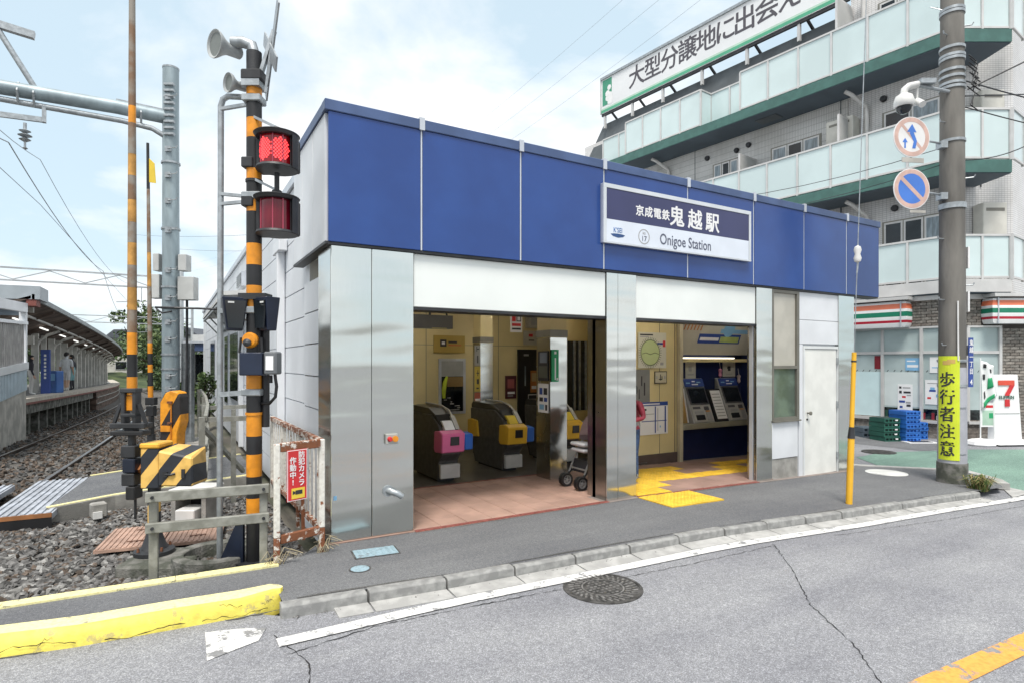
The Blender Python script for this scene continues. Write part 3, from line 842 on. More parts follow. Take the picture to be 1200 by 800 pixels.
# left return of the fascia in white panels
FL = Fr((1.27, 0, 0), (0, -1, 0))          # faces -x: a = -y
for y0, y1 in ((5.60, 6.13), (6.14, 6.66), (6.67, 7.17)):
    MB().fbox(FL, -y1 + .003, -y0 - .003, 2.83, 4.03, -.03, .006).build("return_panel", m_white, stn, bevel=.003)
MB().fbox(FL, -7.20, -5.53, 4.035, 4.13, -.1, .022).build("coping", m_cop, stn)
MB().fbox(FL, -7.17, -5.56, 2.80, 2.825, -.10, .012).build("drip_trim", m_dark, stn)
FR_ = Fr((10.66, 0, 0), (0, 1, 0))
MB().fbox(FR_, 5.55, 7.1, 2.83, 4.03, -.02, .0).build("return_panel", m_bluep, stn)

# steel pillars
def steel(a0, a1, depth, seams, zb, left=True):
    xs = [a0] + seams + [a1]
    for a, b in zip(xs, xs[1:]):
        MB().fbox(FA, a + .002, b - .002, zb, 2.793, -.02, 0).build("steel_cladding", m_steel, stn, bevel=.004)
    MB().fbox(FA, a0, a0 + .02, zb, 2.79, -depth, -.022).build("steel_return", m_steeld if a0 > 2 else m_steel, stn)
    MB().fbox(FA, a1 - .02, a1, zb, 2.79, -depth, -.022).build("steel_return", m_steeld, stn)
    MB().fbox(FA, a0 + .022, a1 - .022, zb, 2.78, -depth + .01, -.022).build("pillar_core", m_dark, stn)
steel(1.31, 2.13, .52, [1.70], .012)
steel(4.62, 5.10, .38, [4.80], -.02)
steel(7.44, 7.80, .16, [], -.08)
steel(9.52, 9.97, .30, [], -.15)
for x in (4.675, 7.425):                                     # shutter guide rails
    MB().fbox(FA, x - (.055 if x < 5 else .0), x - (.043 if x < 5 else -.012), -.06, 2.26, -.28 if x < 5 else -.12, -.22 if x < 5 else -.06).build("shutter_guide", m_alu, stn)
MB().fbox(FA, 1.29, 2.14, -.03, .010, -.02, .028).build("granite_base", m_terra, stn)
# shutter boxes above the openings
for a, b in ((2.135, 4.615), (5.105, 7.435)):
    MB().fbox(FA, a, b, 2.255, 2.792, -.30, -.018).build("shutter_box", m_shut, stn, bevel=.006)
    MB().fbox(FA, a, b, 2.225, 2.252, -.28, -.022).build("shutter_lip", m_dark, stn)
# window bay, panels and door
MB().fbox(FA, 7.802, 8.44, -.12, .235, -.10, -.02).build("concrete_plinth", m_conc, stn)
MB().fbox(FA, 7.802, 8.44, .242, .80, -.06, -.012).build("wall_panel", m_white, stn, bevel=.003)
MB().fbox(FA, 7.80, 9.53, .0, 2.79, -.16, -.062).build("wall_backing", m_white, stn)
m_bronze = M("bronze_window_frame", (.22, .21, .18), .4, .4, var=.08)
w = MB().fbox(FA, 7.80, 7.835, .81, 2.79, -.055, .004).build("window_frame", m_bronze, stn)
for a0, a1, b0, b1 in ((8.40, 8.46, .81, 2.79), (7.836, 8.398, .81, .865), (7.836, 8.398, 1.60, 1.645), (7.836, 8.398, 2.745, 2.79)):
    MB().fbox(FA, a0, a1, b0, b1, -.055, .002).build("window_frame", m_bronze, stn)
MB().fbox(FA, 7.81, 8.47, .795, .815, -.05, .03).build("window_sill", m_bronze, stn)
MB().fbox(FA, 7.837, 8.397, 1.646, 2.744, -.055, -.03).build("window_pane", M("beige_blind_glass", (.50, .48, .42), .25, var=.06), stn)
MB().fbox(FA, 7.837, 8.397, .866, 1.599, -.055, -.034).build("window_pane", M("dull_green_glass", (.15, .20, .16), .12, var=.2, scale=3), stn)
MB().fbox(FA, 8.465, 9.518, 2.36, 2.79, -.06, -.012).build("wall_panel", m_white, stn, bevel=.003)
MB().fbox(FA, 8.465, 9.518, 1.985, 2.353, -.06, -.012).build("wall_panel", m_white, stn, bevel=.003)
MB().fbox(FA, 8.465, 8.565, -.14, 1.978, -.06, -.012).build("wall_panel", m_white, stn)
dr = MB().fbox(FA, 8.625, 9.475, -.09, 1.905, -.05, -.018).build("door", M("white_door", (.80, .80, .76), .4, var=.05), stn, bevel=.004)
MB().lathe(FA.at(8.69, .90), [(.012, -.018), (.012, .02), (.030, .03), (.030, .05), (.0, .055)], 14).build("handle", m_bronze, dr, smooth=True)
MB().disc(FA.at(8.68, .80), .016, -.018, -.006, 12).build("lock", m_black, dr)
for z in (.12, .95, 1.66): MB().fbox(FA, 9.476, 9.502, z, z + .11, -.03, .004).build("hinge", m_galv, dr)
for a0, a1, b0, b1 in ((8.575, 8.618, -.12, 1.955), (9.503, 9.518, -.12, 1.955), (8.62, 9.50, 1.912, 1.955)):
    MB().fbox(FA, a0, a1, b0, b1, -.055, -.006).build("door_frame", M("white_door_frame", (.72, .74, .74), .4, var=.05), stn)
MB().fbox(FA, 8.0, 9.53, -.17, -.125, -.1, .02).build("granite_base", m_conc, stn)
MB().fbox(FA, 9.95, 9.97, -.15, 2.80, -3.2, -.302).build("side_wall", m_white, stn)

# long left wall in lapped siding boards
wall_y = 6.12; bl = 3.1
m_side = M("white_siding", (.70, .73, .77), .45, var=.05, scale=1.2)
for i in range(8):
    y0 = 6.12 if i == 0 else 6.94 + (i - 1) * bl
    y1 = 6.92 if i == 0 else y0 + bl - .012
    rows = 12
    for k in range(rows):
        z0 = -.15 + k * 4.10 / rows; z1 = z0 + 4.10 / rows
        if z1 > 2.82 and y1 < 7.2: continue
        x = 1.335 if i == 0 else 1.40
        MB().hexa([(x + .03, y0, z0), (x - .004, y0, z0), (x - .004, y1, z0), (x + .03, y1, z0),
                   (x + .03, y0, z1 - .012), (x - .002, y0, z1 - .012), (x - .002, y1, z1 - .012), (x + .03, y1, z1 - .012)]).build("siding_board", m_side, stn)
MB().box(1.43, 1.50, 6.94, 30.8, -.2, 3.95).build("wall_backing", m_white, stn)
MB().box(1.345, 1.42, 6.925, 6.938, -.1, 2.28).build("steel_trim", m_steel, stn)
MB().box(1.36, 1.46, 6.94, 30.8, 3.955, 4.06).build("roof_edge", m_alu, stn)
MB().box(1.42, 10.0, 30.80, 30.86, -.2, 3.95).build("end_wall", m_white, stn)
for y0, y1, z0, z1 in ((14.6, 16.6, .75, 2.45), (17.2, 18.3, .55, 2.45), (19.2, 20.6, .55, 2.45), (22.2, 24.6, .5, 2.45)):
    f = MB().fbox(FL.at(0, 0, -.13), -y1, -y0, z0, z1, -.03, .035).build("window", m_alu, stn)
    n = 2
    for q in range(n):
        a = -y1 + .05 + (y1 - y0 - .05) * q / n
        MB().fbox(FL.at(0, 0, -.13), a, a + (y1 - y0 - .05) / n - .05, z0 + .06, z1 - .06, .0, .040).build("pane", m_glass_d, f)
# side awning with its brackets
aw = MB().hexa([(1.38, 12.5, 3.02), (.90, 12.5, 2.98), (.90, 20, 2.98), (1.38, 20, 3.02), (1.38, 12.5, 3.12), (.90, 12.5, 3.05), (.90, 20, 3.05), (1.38, 20, 3.12)]).build("side_awning", m_offw, stn)
for y in (12.55, 14.4, 16.2, 18.0, 19.9):
    MB().tube([(1.38, y, 2.55), (1.3, y, 2.55), (.93, y, 2.96)], .02).build("bracket", m_galv, aw)
MB().bar((.94, 12.5, 2.93), (.94, 20, 2.93), .05, .05).bar((1.33, 12.5, 2.60), (1.33, 20, 2.60), .05, .05).build("rail", m_galv, aw)
# downpipes, louvre
for y, x in ((8.6, 1.34), (10.9, 1.34), (13.7, 1.34)):
    MB().box(x - .05, x + .05, y - .06, y + .06, -.1, 3.2 if y < 9 else 2.9).build("downpipe", m_white, stn, bevel=.008)
MB().box(1.28, 1.39, 8.35, 8.9, 3.2, 3.36).build("gutter_box", m_white, stn, bevel=.01)
lv = MB().fbox(FL.at(0, 0, -.13), -14.2, -13.3, 3.28, 3.58, 0, .09).build("louvre", m_alu, stn)
for i in range(6): MB().fbox(FL.at(0, 0, -.13), -14.16, -13.34, 3.31 + i * .043, 3.335 + i * .043, .091, .11).build("louvre_slat", m_galv, lv)
# fittings on the first steel pillar
dv = MB().fbox(FA, 1.83, 1.95, .90, 1.00, .0, .045).build("push_button_unit", M("grey_unit", (.45, .45, .42), .4), stn, bevel=.006)
MB().disc(FA.at(1.865, .95, .045), .026, 0, .035, 16, .018).build("lamp", m_print_r, dv, smooth=True)
MB().disc(FA.at(1.92, .95, .045), .03, 0, .012, 16).build("button", m_orange, dv)
sp = MB().tube([FA.p(1.86, .44, 0), FA.p(1.88, .44, .07), FA.p(1.93, .42, .10), FA.p(1.97, .39, .10)], .032, 10).build("pipe_spout", m_galv, stn, smooth=True)
MB().disc(FA.at(1.86, .44), .055, 0, .012, 16).build("flange", m_galv, sp)
MB().fbox(FA, 1.335, 1.365, .405, .445, .001, .004).build("small_label", m_print_s, stn)

# ------------------------------------------------------------ interior
def slab(x0, x1, y0, y1, z0, z1, mat, name, par=stn, **k): return MB().box(x0, x1, y0, y1, z0, z1).build(name, mat, par, **k)
slab(1.51, 9.94, 5.90, 11.0, 2.76, 2.80, m_ceil, "ceiling")
slab(1.52, 7.0, 10.60, 10.72, -.1, 2.75, m_cream, "interior_wall")
slab(7.0, 7.12, 7.52, 10.72, -.1, 2.75, m_cream, "interior_wall")
slab(6.20, 7.72, 7.40, 7.50, .13, 2.75, m_cream, "interior_wall")
slab(6.20, 7.72, 7.385, 7.50, -.12, .128, M("brown_skirting", (.12, .085, .07), .6), "skirting")
slab(7.721, 7.80, 7.33, 7.72, -.12, 2.75, M("cream_post", (.60, .54, .38), .5), "wall_end_post")
for x in (7.66, 7.715): slab(x, x + .012, 7.392, 7.40, .13, 2.75, m_bronze, "panel_joint")
slab(7.30, 7.306, 7.394, 7.40, .13, 2.75, m_bronze, "panel_joint")
slab(7.80, 9.94, 7.74, 7.84, -.15, 2.75, m_blue_in, "ticket_wall")
slab(9.86, 9.945, 5.90, 7.74, -.15, 2.75, m_blue_in, "interior_wall")
slab(1.51, 1.53, 6.12, 10.6, -.1, 2.75, m_cream, "interior_wall")
for x in (2.9, 4.3, 5.9): slab(x, x + .008, 10.592, 10.60, .1, 2.75, m_bronze, "panel_joint")
slab(1.53, 7.0, 10.592, 10.60, 2.03, 2.038, m_bronze, "panel_joint")
slab(1.53, 7.0, 10.58, 10.60, -.1, .12, m_dark, "skirting")
# dark floor inside and bedding below the tiles
MB().box(1.52, 7.0, 7.37, 10.6, -.08, .008).build("floor", m_floor, stn)
mb = MB(); xs = [2.13, 4, 5, 6, 7, 8, 9.9]
mb.strip([(x, 5.50) for x in xs], [(x, 7.37) for x in xs], lambda x, y: gz(x) + .004)
mb.strip([(7.0, 7.37), (8, 7.37), (9.9, 7.37)], [(7.0, 7.8), (8, 7.8), (9.9, 7.8)], lambda x, y: gz(x) + .004)
bed = mb.build("floor_bedding", m_grout, stn)
# tiles and tactile tiles share meshes
def tile_mesh(kind):
    mb = MB(); h = .147
    if kind == 'plain': mb.box(-h, h, -h, h, -.01, .010); return mb.build("floor_tile", m_terra, None, bevel=.003)
    if kind == 'dark': mb.box(-h, h, -h, h, -.01, .010); return mb.build("floor_tile", m_terra2, None, bevel=.003)
    mb.box(-h, h, -h, h, -.01, .010)
    if kind == 'dots':
        for i in range(5):
            for j in range(5):
                mb.lathe(Fr((-.116 + .058 * i, -.116 + .058 * j, .010), (1, 0, 0), (0, 1, 0)), [(.020, 0), (.012, .006)], 6)
        return mb.build("tactile_tile", m_tact, None)
    for i in range(4):
        x = -.11 + .073 * i
        mb.hexa([(x - .017, -.13, .0101), (x + .017, -.13, .0101), (x + .017, .13, .0101), (x - .017, .13, .0101), (x - .010, -.122, .016), (x + .010, -.122, .016), (x + .010, .122, .016), (x - .010, .122, .016)])
    return mb.build("tactile_tile", m_tact, None)
proto = {}
def put_tile(kind, x, y, z, par, rz=0):
    base = Vector(par.location)
    if kind not in proto:
        o = tile_mesh(kind); o.parent = par; proto[kind] = o
    else:
        o = proto[kind].copy(); COL.objects.link(o); o.parent = par
    o.location = Vector((x, y, z)) - base; o.rotation_euler = (0, 0, rz)
tact = {}
def span(x0, x1, row, kind, rz=0):
    i0 = round((x0 - 2.13) / .3); i1 = round((x1 - 2.13) / .3)
    for i in range(i0, i1): tact[(i, row)] = (kind, rz)
span(5.13, 5.73, 0, 'bars'); span(5.13, 6.03, 1, 'dots'); span(5.73, 6.63, 2, 'dots'); span(6.63, 9.03, 2, 'bars', math.pi / 2)
span(6.03, 6.93, 3, 'dots'); span(6.03, 7.23, 4, 'bars', math.pi / 2); span(8.13, 9.33, 4, 'dots'); span(8.73, 9.33, 3, 'bars'); span(7.83, 8.43, 3, 'bars')
for j in range(6):
    for i in range(26):
        x = 2.13 + .3 * (i + .5); y = 5.575 + .3 * (j + .5)
        if x > 9.8 or (4.62 < x < 5.1 and y < 5.95): continue
        if 7.40 < x < 7.85 and y < 5.7: continue
        if x > 7.8 and y < 5.75: continue
        k = tact.get((i, j))
        if k: put_tile(k[0], x, y, gz(x) + .006, stn, k[1])
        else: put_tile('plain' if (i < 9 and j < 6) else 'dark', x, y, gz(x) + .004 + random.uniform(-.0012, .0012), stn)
for a0, a1 in ((2.13, 4.62), (5.10, 7.44)):
    n = 4
    for q in range(n):
        x0, x1 = a0 + (a1 - a0) * q / n, a0 + (a1 - a0) * (q + 1) / n
        MB().hexa([(x0 + .003, 5.515, gz(x0) - .03), (x1 - .003, 5.515, gz(x1) - .03), (x1 - .003, 5.57, gz(x1) - .03), (x0 + .003, 5.57, gz(x0) - .03),
                   (x0 + .003, 5.515, gz(x0) + .011), (x1 - .003, 5.515, gz(x1) + .011), (x1 - .003, 5.57, gz(x1) + .011), (x0 + .003, 5.57, gz(x0) + .011)]).build("edge_tile", m_redstrip, stn)
MB().box(2.13, 5.1, 7.375, 7.43, -.01, .012).build("edge_tile", m_redstrip, stn)
# tactile tiles outside on the pavement
pavi = pave
for i in range(3):
    for j in range(2):
        x = 5.23 + .3 * i; y = 5.09 + .285 * j - .0 * i
        put_tile('dots', x, y, gz(x) + .004, pave)
# steel columns inside
fc = Fr((0, 6.94, 0))
def in_col(x0, x1, y0, y1, name="steel_column"):
    c = slab(x0, x1, y0, y1, .0, 2.05, m_steel, name)
    slab(x0 - .004, x0 - .001, y0 + .001, y1, .0, 2.05, m_steeld, "side_sheet", c)
    slab(x0 + .005, x1 - .005, y0 + .005, y1 - .005, 2.052, 2.755, m_cream, "column_head", c)
    slab(x0 - .008, x1 + .008, y0 - .008, y1 + .008, 2.06, 2.16, m_bronze, "collar", c)
    return c
in_col(4.72, 5.01, 6.94, 7.30)
in_col(4.92, 5.18, 9.50, 9.80)
# ticket office window, black door, glazed partition
ow = slab(4.56, 5.14, 10.575, 10.60, .68, .73, m_alu, "office_window")
slab(4.56, 4.615, 10.57, 10.60, .73, 1.72, m_alu, "frame", ow); slab(5.085, 5.14, 10.57, 10.60, .73, 1.72, m_alu, "frame", ow); slab(4.56, 5.14, 10.57, 10.60, 1.72, 1.77, m_alu, "frame", ow)
slab(4.615, 5.085, 10.58, 10.595, .73, 1.72, m_glass_d, "pane", ow)
slab(4.615, 5.085, 10.574, 10.579, 1.42, 1.72, M("office_blind", (.42, .43, .42), .6), "blind", ow)
slab(4.74, 5.085, 10.574, 10.579, 1.22, 1.41, M("office_wood", (.34, .22, .08), .6), "shelf", ow)
mb = MB(); [mb.box(4.66 + random.uniform(0, .3), 4.72 + random.uniform(0, .35), 10.572, 10.579, .75 + .04 * i, .77 + .04 * i) for i in range(7)]
mb.build("desk_clutter", m_print_gr, ow, kind='stuff')
MB().tube([(4.66, 10.55, 1.0), (4.65, 10.54, 1.15), (4.68, 10.54, 1.32), (4.72, 10.55, 1.42)], [.03, .045, .04, .02], 8).build("hanging_vest", M("fluorescent_yellow", (.62, .75, .05), .6), ow)
bd = slab(6.36, 6.84, 10.56, 10.60, .0, 1.97, m_black, "black_door")
slab(6.52, 6.55, 10.552, 10.56, 1.2, 1.62, m_glass_l, "slit_pane", bd); slab(6.50, 6.62, 10.552, 10.56, 1.83, 1.87, m_print_gr, "name_plate", bd)
gp = slab(6.2, 6.99, 9.0, 9.06, .0, .78, m_cream, "glazed_partition")
slab(6.2, 6.99, 9.0, 9.06, 2.1, 2.75, m_cream, "upper_panel", gp)
slab(6.2, 6.99, 9.02, 9.04, .78, 2.1, m_glass_d, "pane", gp)
for x in (6.47, 6.66, 6.78, 6.93): slab(x, x + .035, 8.99, 9.065, .78, 2.1, m_galv, "mullion", gp)
# ticket counter built along the navy wall
slab(7.81, 9.85, 7.36, 7.739, .50, .60, M("counter_edge", (.46, .44, .34), .4, .3), "ticket_counter", bevel=.01)
slab(7.81, 9.85, 7.50, 7.739, -.14, .498, m_blue_in, "counter_front")
slab(7.81, 9.85, 7.60, 7.739, 1.70, 1.76, m_cream, "light_shelf"); slab(7.9, 9.5, 7.615, 7.65, 1.765, 1.785, M("counter_tube_light", (1.0, .93, .78), .5, var=.02, emit=1.6), "tube_light")

# ceiling lamps of the hall, lit
m_lampt = M("lit_ceiling_tube", (1.0, .95, .84), .5, var=.02, emit=9.0)
for i, (x, y, lab) in enumerate(((3.0, 6.6, "lit ceiling tube lamp above the red tiles of the open entrance"), (3.9, 9.2, "lit ceiling tube lamp above the ticket gates"), (6.6, 6.5, "lit ceiling tube lamp above the yellow tactile tiles"), (8.9, 6.5, "lit ceiling tube lamp in front of the ticket machines"), (5.7, 8.8, "lit ceiling tube lamp behind the inner steel column"))):
    t = thing("ceiling_light", lab, "ceiling light", (x, y, 2.72))
    MB().box(x - .62, x + .62, y - .11, y + .11, 2.715, 2.757).build("housing", m_offw, t, bevel=.006)
    MB().box(x - .58, x + .58, y - .025, y + .025, 2.66, 2.70).build("tube", m_lampt, t)
    for s_ in (-.6, .6): MB().box(x + s_ - .015, x + s_ + .015, y - .035, y + .035, 2.655, 2.714).build("socket", m_offw, t)
# ------------------------------------------------------------ crossing signal, gates, masts
def hazard(name, ca, cb, period, slope, phase, ux=.862, uy=-.507):
    """diagonal warning stripes painted flat on a face"""
    m = bpy.data.materials.new(name); m.use_nodes = True
    nt = m.node_tree; N = nt.nodes; L = nt.links; b = N["Principled BSDF"]
    tc = N.new("ShaderNodeTexCoord")
    d = N.new("ShaderNodeVectorMath"); d.operation = 'DOT_PRODUCT'; d.inputs[1].default_value = (ux / period, uy / period, slope / period)
    L.new(tc.outputs['Object'], d.inputs[0])
    a = N.new("ShaderNodeMath"); a.operation = 'ADD'; a.inputs[1].default_value = phase; L.new(d.outputs['Value'], a.inputs[0])
    f = N.new("ShaderNodeMath"); f.operation = 'FRACT'; L.new(a.outputs[0], f.inputs[0])
    g = N.new("ShaderNodeMath"); g.operation = 'GREATER_THAN'; g.inputs[1].default_value = .5; L.new(f.outputs[0], g.inputs[0])
    n = N.new("ShaderNodeTexNoise"); n.inputs['Scale'].default_value = 9; n.inputs['Detail'].default_value = 6; L.new(tc.outputs['Object'], n.inputs['Vector'])
    mx = N.new("ShaderNodeMixRGB"); mx.inputs[1].default_value = (*ca, 1); mx.inputs[2].default_value = (*cb, 1); L.new(g.outputs[0], mx.inputs[0])
    r = N.new("ShaderNodeValToRGB"); r.color_ramp.elements[0].color = (.75, .72, .68, 1); r.color_ramp.elements[1].color = (1, 1, 1, 1)
    r.color_ramp.elements[0].position = .35; r.color_ramp.elements[1].position = .55; L.new(n.outputs[0], r.inputs[0])
    mu = N.new("ShaderNodeMixRGB"); mu.blend_type = 'MULTIPLY'; mu.inputs[0].default_value = 1; L.new(mx.outputs[0], mu.inputs[1]); L.new(r.outputs[0], mu.inputs[2])
    L.new(mu.outputs[0], b.inputs['Base Color']); b.inputs['Roughness'].default_value = .5
    return m
m_haz1 = hazard("machine_stripes", (.80, .50, .13), (.022, .026, .035), .27, -.80, .02)
m_haz2 = hazard("orange_stripes", (.82, .33, .015), (.025, .02, .02), .50, -.55, .60)
m_lensoff = M("unlit_red_lens", (.16, .006, .018), .12, var=.15, scale=2)
m_lenson = M("lit_red_lens", (.30, .006, .012), .12, var=.1, scale=2)
m_led = M("lit_red_led", (1.0, .055, .06), .4, var=.02, emit=1.1)
m_lensglint = M("red_lens_glint", (.42, .05, .09), .15, var=.1)  # paler red: the upright highlights of the lens, painted in as colour
m_speaker = M("speaker_grey", (.46, .48, .48), .5, .1, var=.12)
m_spkin = M("speaker_inside", (.22, .24, .23), .6, var=.12)

SP = (.668, 5.72)
def zy(y, d=5.27): return 1.7 + (424 - y) * d / 685
sig = thing("crossing_signal", "tall black and orange striped level crossing signal with two red lamps and horn speakers", "crossing signal", (SP[0], SP[1], -.15))
Fs = face_cam(SP[0], SP[1], 0)
bands = [(62, 89, 'd'), (89, 113, 'o'), (113, 140, 'k'), (140, 163, 'o'), (163, 199, 'k'), (199, 213, 'o'), (213, 234, 'k'), (234, 249, 'o'), (249, 286, 'k'), (286, 311, 'o'), (311, 335, 'k'), (335, 360, 'o'), (360, 412, 'k'), (412, 434, 'k'), (434, 457, 'o'), (457, 485, 'k'), (485, 510, 'o'), (510, 531, 'k'), (531, 557, 'o'), (557, 582, 'k'), (582, 606, 'o'), (606, 664, 'k')]
for y0, y1, c in bands:
    MB().cyl((*SP, zy(y1)), (*SP, zy(y0) - .001), .066, n=20).build("pole_band", {'d': m_dark, 'o': m_orange, 'k': m_black}[c], sig, smooth=True)
# flange rings
for y in (213, 431, 484): MB().cyl((*SP, zy(y) - .012), (*SP, zy(y) + .012), .074, n=20).build("clamp_ring", m_dark if y == 213 else m_orange, sig, smooth=True)
MB().tube([Fs.p(0, zy(64)), Fs.p(-.02, zy(54)), Fs.p(-.10, zy(50)), Fs.p(-.2, zy(50))], .05, 12).build("speaker_arm", m_galv, sig, smooth=True)
def horn(a, z, c, r, L, yaw, parent, tilt=-.05):
    dirv = (Fs.r * -1 * math.cos(yaw) + Fs.n * math.sin(yaw) + Vector((0, 0, tilt))).normalized()
    rt = dirv.cross(Vector((0, 0, 1))).normalized() * -1
    f = Fr(Fs.p(a, z, c), rt, dirv.cross(rt) * -1 if False else Vector((0, 0, 1)))
    u = dirv.cross(rt).normalized()
    f = Fr(Fs.p(a, z, c), rt, u)
    if f.n.dot(dirv) < 0: f = Fr(Fs.p(a, z, c), -rt, u)
    h = MB().lathe(f, [(r * .30, -L), (r * .42, -L * .95), (r * .45, -L * .45), (r * .60, -L * .3), (r * .92, -.02), (r, 0), (r, .012), (r * .90, .008), (r * .55, -L * .22), (r * .2, -L * .3)], 24).build("horn_speaker", m_speaker, parent, smooth=True)
    MB().lathe(f, [(r * .22, -L * .30), (r * .20, -.03), (r * .1, -.015)], 14).build("horn_core", m_offw, h, smooth=True)
    MB().lathe(f, [(r * .87, -.004), (r * .56, -L * .215), (r * .24, -L * .28)], 24).build("horn_inside", m_spkin, h, smooth=True)
    return h
horn(-.30, zy(59), .10, .122, .24, .95, sig)
horn(-.20, zy(101), .06, .085, .16, .9, sig)
MB().tube([Fs.p(-.10, zy(100), .03), Fs.p(-.03, zy(100), .03), Fs.p(.0, zy(98), .02)], .035, 10).fbox(Fs, -.08, .08, zy(105), zy(96), -.07, .085).build("speaker_bracket", m_galv, sig, smooth=True)
# crossing boards seen edge on
fb = Fr(Fs.p(.17, zy(62), .02), Vector((-.137 + .99 * .14, -.99 - .137 * .14, 0)))
cbk = MB()
for ang in (38, -38):
    q = fb.rot(ang); cbk.fbox(q, -.45, .45, -.06, .06, -.006 if ang > 0 else .010, .008 if ang > 0 else .024)
cbk.build("crossing_boards", m_galv, sig)
MB().bar(Fs.p(.03, zy(105), .02), Fs.p(.19, zy(38), .02), .045, .03).build("board_arm", m_galv, sig)
MB().bar(Fs.p(.16, zy(60), .03), Fs.p(.12, zy(112), .05), .02, .02).build("board_stay", m_galv, sig)
MB().fbox(Fs, -.085, .10, zy(98), zy(86), -.08, .09).build("clamp", m_dark, sig, bevel=.01)
# two lamps
def lamp(yt, yb, lit):
    zt, zb = zy(yt), zy(yb); f0 = Fs.at(.245, 0, .10)
    up = Fr(f0.p(0, 0, 0), f0.r, f0.n * -1)             # normal points up
    if up.n.z < 0: up = Fr(f0.p(0, 0, 0), f0.r, f0.n)
    L = MB()
    L.lathe(up, [(.138, zb), (.140, zb + .02), (.138, zt - .02), (.136, zt)], 28)
    lm = L.build("lamp", m_lenson if lit else m_lensoff, sig, smooth=True)
    MB().lathe(up, [(.19, zt + .035), (.195, zt + .03), (.175, zt + .002), (.0, zt + .001)][::1], 32).build("hood_plate", m_dark, lm, smooth=True)
    MB().lathe(up, [(.0, zt + .036), (.18, zt + .037), (.10, zt + .052), (.05, zt + .065), (.04, zt + .095), (.0, zt + .10)], 24).build("cap", m_dark, lm, smooth=True)
    MB().lathe(up, [(.175, zb - .025), (.178, zb - .02), (.170, zb - .001), (.0, zb - .0005)], 28).build("bottom_plate", m_dark, lm, smooth=True)
    MB().fbox(f0, -.20, -.10, zb - .02, zt + .03, -.16, -.02).fbox(f0, -.15, .15, zb - .01, zt + .03, -.17, -.12).build("back_box", m_dark, lm, bevel=.012)
    # bent guard plate at the outer side
    mb = MB()
    for k in range(6):
        a0 = math.radians(-25 + k * 13); a1 = a0 + math.radians(13.2)
        P = [(.185 * math.cos(a), .185 * math.sin(a)) for a in (a0, a1)]; Q = [(.181 * math.cos(a), .181 * math.sin(a)) for a in (a0, a1)]
        mb.hexa([f0.p(P[0][0], zb - .02, -P[0][1]), f0.p(P[1][0], zb - .02, -P[1][1]), f0.p(Q[1][0], zb - .02, -Q[1][1]), f0.p(Q[0][0], zb - .02, -Q[0][1]),
                 f0.p(P[0][0], zt + .03, -P[0][1]), f0.p(P[1][0], zt + .03, -P[1][1]), f0.p(Q[1][0], zt + .03, -Q[1][1]), f0.p(Q[0][0], zt + .03, -Q[0][1])])
    mb.build("guard_plate", m_dark, lm)
    for ang in (-78, -45, 8, 42, 75):
        a = math.radians(ang); MB().bar(f0.p(.142 * math.sin(a), zb, .142 * math.cos(a)), f0.p(.142 * math.sin(a), zt, .142 * math.cos(a)), .010, .008).build("guard_wire" if abs(ang) > 50 else "lens_glint", m_dark if abs(ang) > 50 else m_lensglint, lm)  # dark guard wires outside, painted highlight bars on the lens between them
    mb = MB()
    for ang0, w in ((-30, 1), (34, 1)):
        for i in range(-6, 7):
            for j in range(-6, 7):
                if i * i + j * j > 36.5 or (i + j) % 2 : continue
                a = math.radians(ang0) + i * .013 / .138; z = (zt + zb) / 2 + j * .016
                n = f0.r * math.sin(a) + f0.n * math.cos(a)
                q = Fr(f0.p(0, z) + n * .1395, Vector((0, 0, 1)).cross(n), (0, 0, 1))
                mb.disc(q, .0085, -.002, .003, 6)
    if lit: mb.build("lit_leds", m_led, lm, kind='stuff')
    return lm
lamp(168, 201, True)
lamp(240, 275, False)
for y in (156, 228): MB().bar(Fs.p(.02, zy(y - 16), .05), Fs.p(.245, zy(y - 1), .10), .022, .022).build("lamp_bracket", m_galv, sig)
MB().cyl(Fs.p(.245, zy(228), .10), Fs.p(.245, zy(207), .10), .022, n=10).build("lamp_stem", m_dark, sig)
for y in (193, 238): MB().fbox(Fs, -.085, .02, zy(y + 6), zy(y - 6), -.08, .08).build("clamp", m_dark, sig, bevel=.008)
# direction indicator: two tapered boxes back to back
for s, yaw in ((-1, 32), (1, -34)):
    f = Fr(Fs.p(s * .158, 0, .05), Matrix.Rotation(math.radians(yaw), 3, 'Z') @ Fs.r)
    zt, zb = zy(350), zy(388)
    di = MB().hexa([f.p(-.065, zb, -.03), f.p(.065, zb, -.03), f.p(.065, zb, .06), f.p(-.065, zb, .06), f.p(-.105, zt, -.04), f.p(.105, zt, -.04), f.p(.105, zt, .10), f.p(-.105, zt, .10)]).build("direction_indicator", m_navy, sig, bevel=.006)
    MB().fprism(f, [(-.085, zt - .03), (-.058, zb + .02), (.058, zb + .02), (.085, zt - .03)], .088, .102).build("dark_glass", m_glass_d, di)
    MB().fbox(f, -.02 + s * .04, .03 + s * .04, zt - .055, zt - .04, .103, .106).build("maker_plate", m_offw, di)
MB().fbox(Fs, -.10, .14, zy(352), zy(345), -.06, .10).build("indicator_bracket", m_dark, sig)
ob = MB().lathe(Fs.at(0, zy(399), .07), [(.066, -.02), (.070, .02), (.055, .04), (.0, .045)], 18).build("warning_bell", m_orange, sig, smooth=True)
MB().lathe(Fs.at(.0, zy(402), .12), [(.03, 0), (.035, .03), (.0, .05)], 12).build("bell_knob", m_dark, ob, smooth=True)
MB().tube([Fs.p(-.09, zy(396), .06), Fs.p(-.10, zy(412), .07), Fs.p(-.06, zy(420), .07)], .012, 6).tube([Fs.p(.09, zy(396), .06), Fs.p(.10, zy(412), .07), Fs.p(.06, zy(420), .07)], .012, 6).build("loop_cable", m_black, ob)
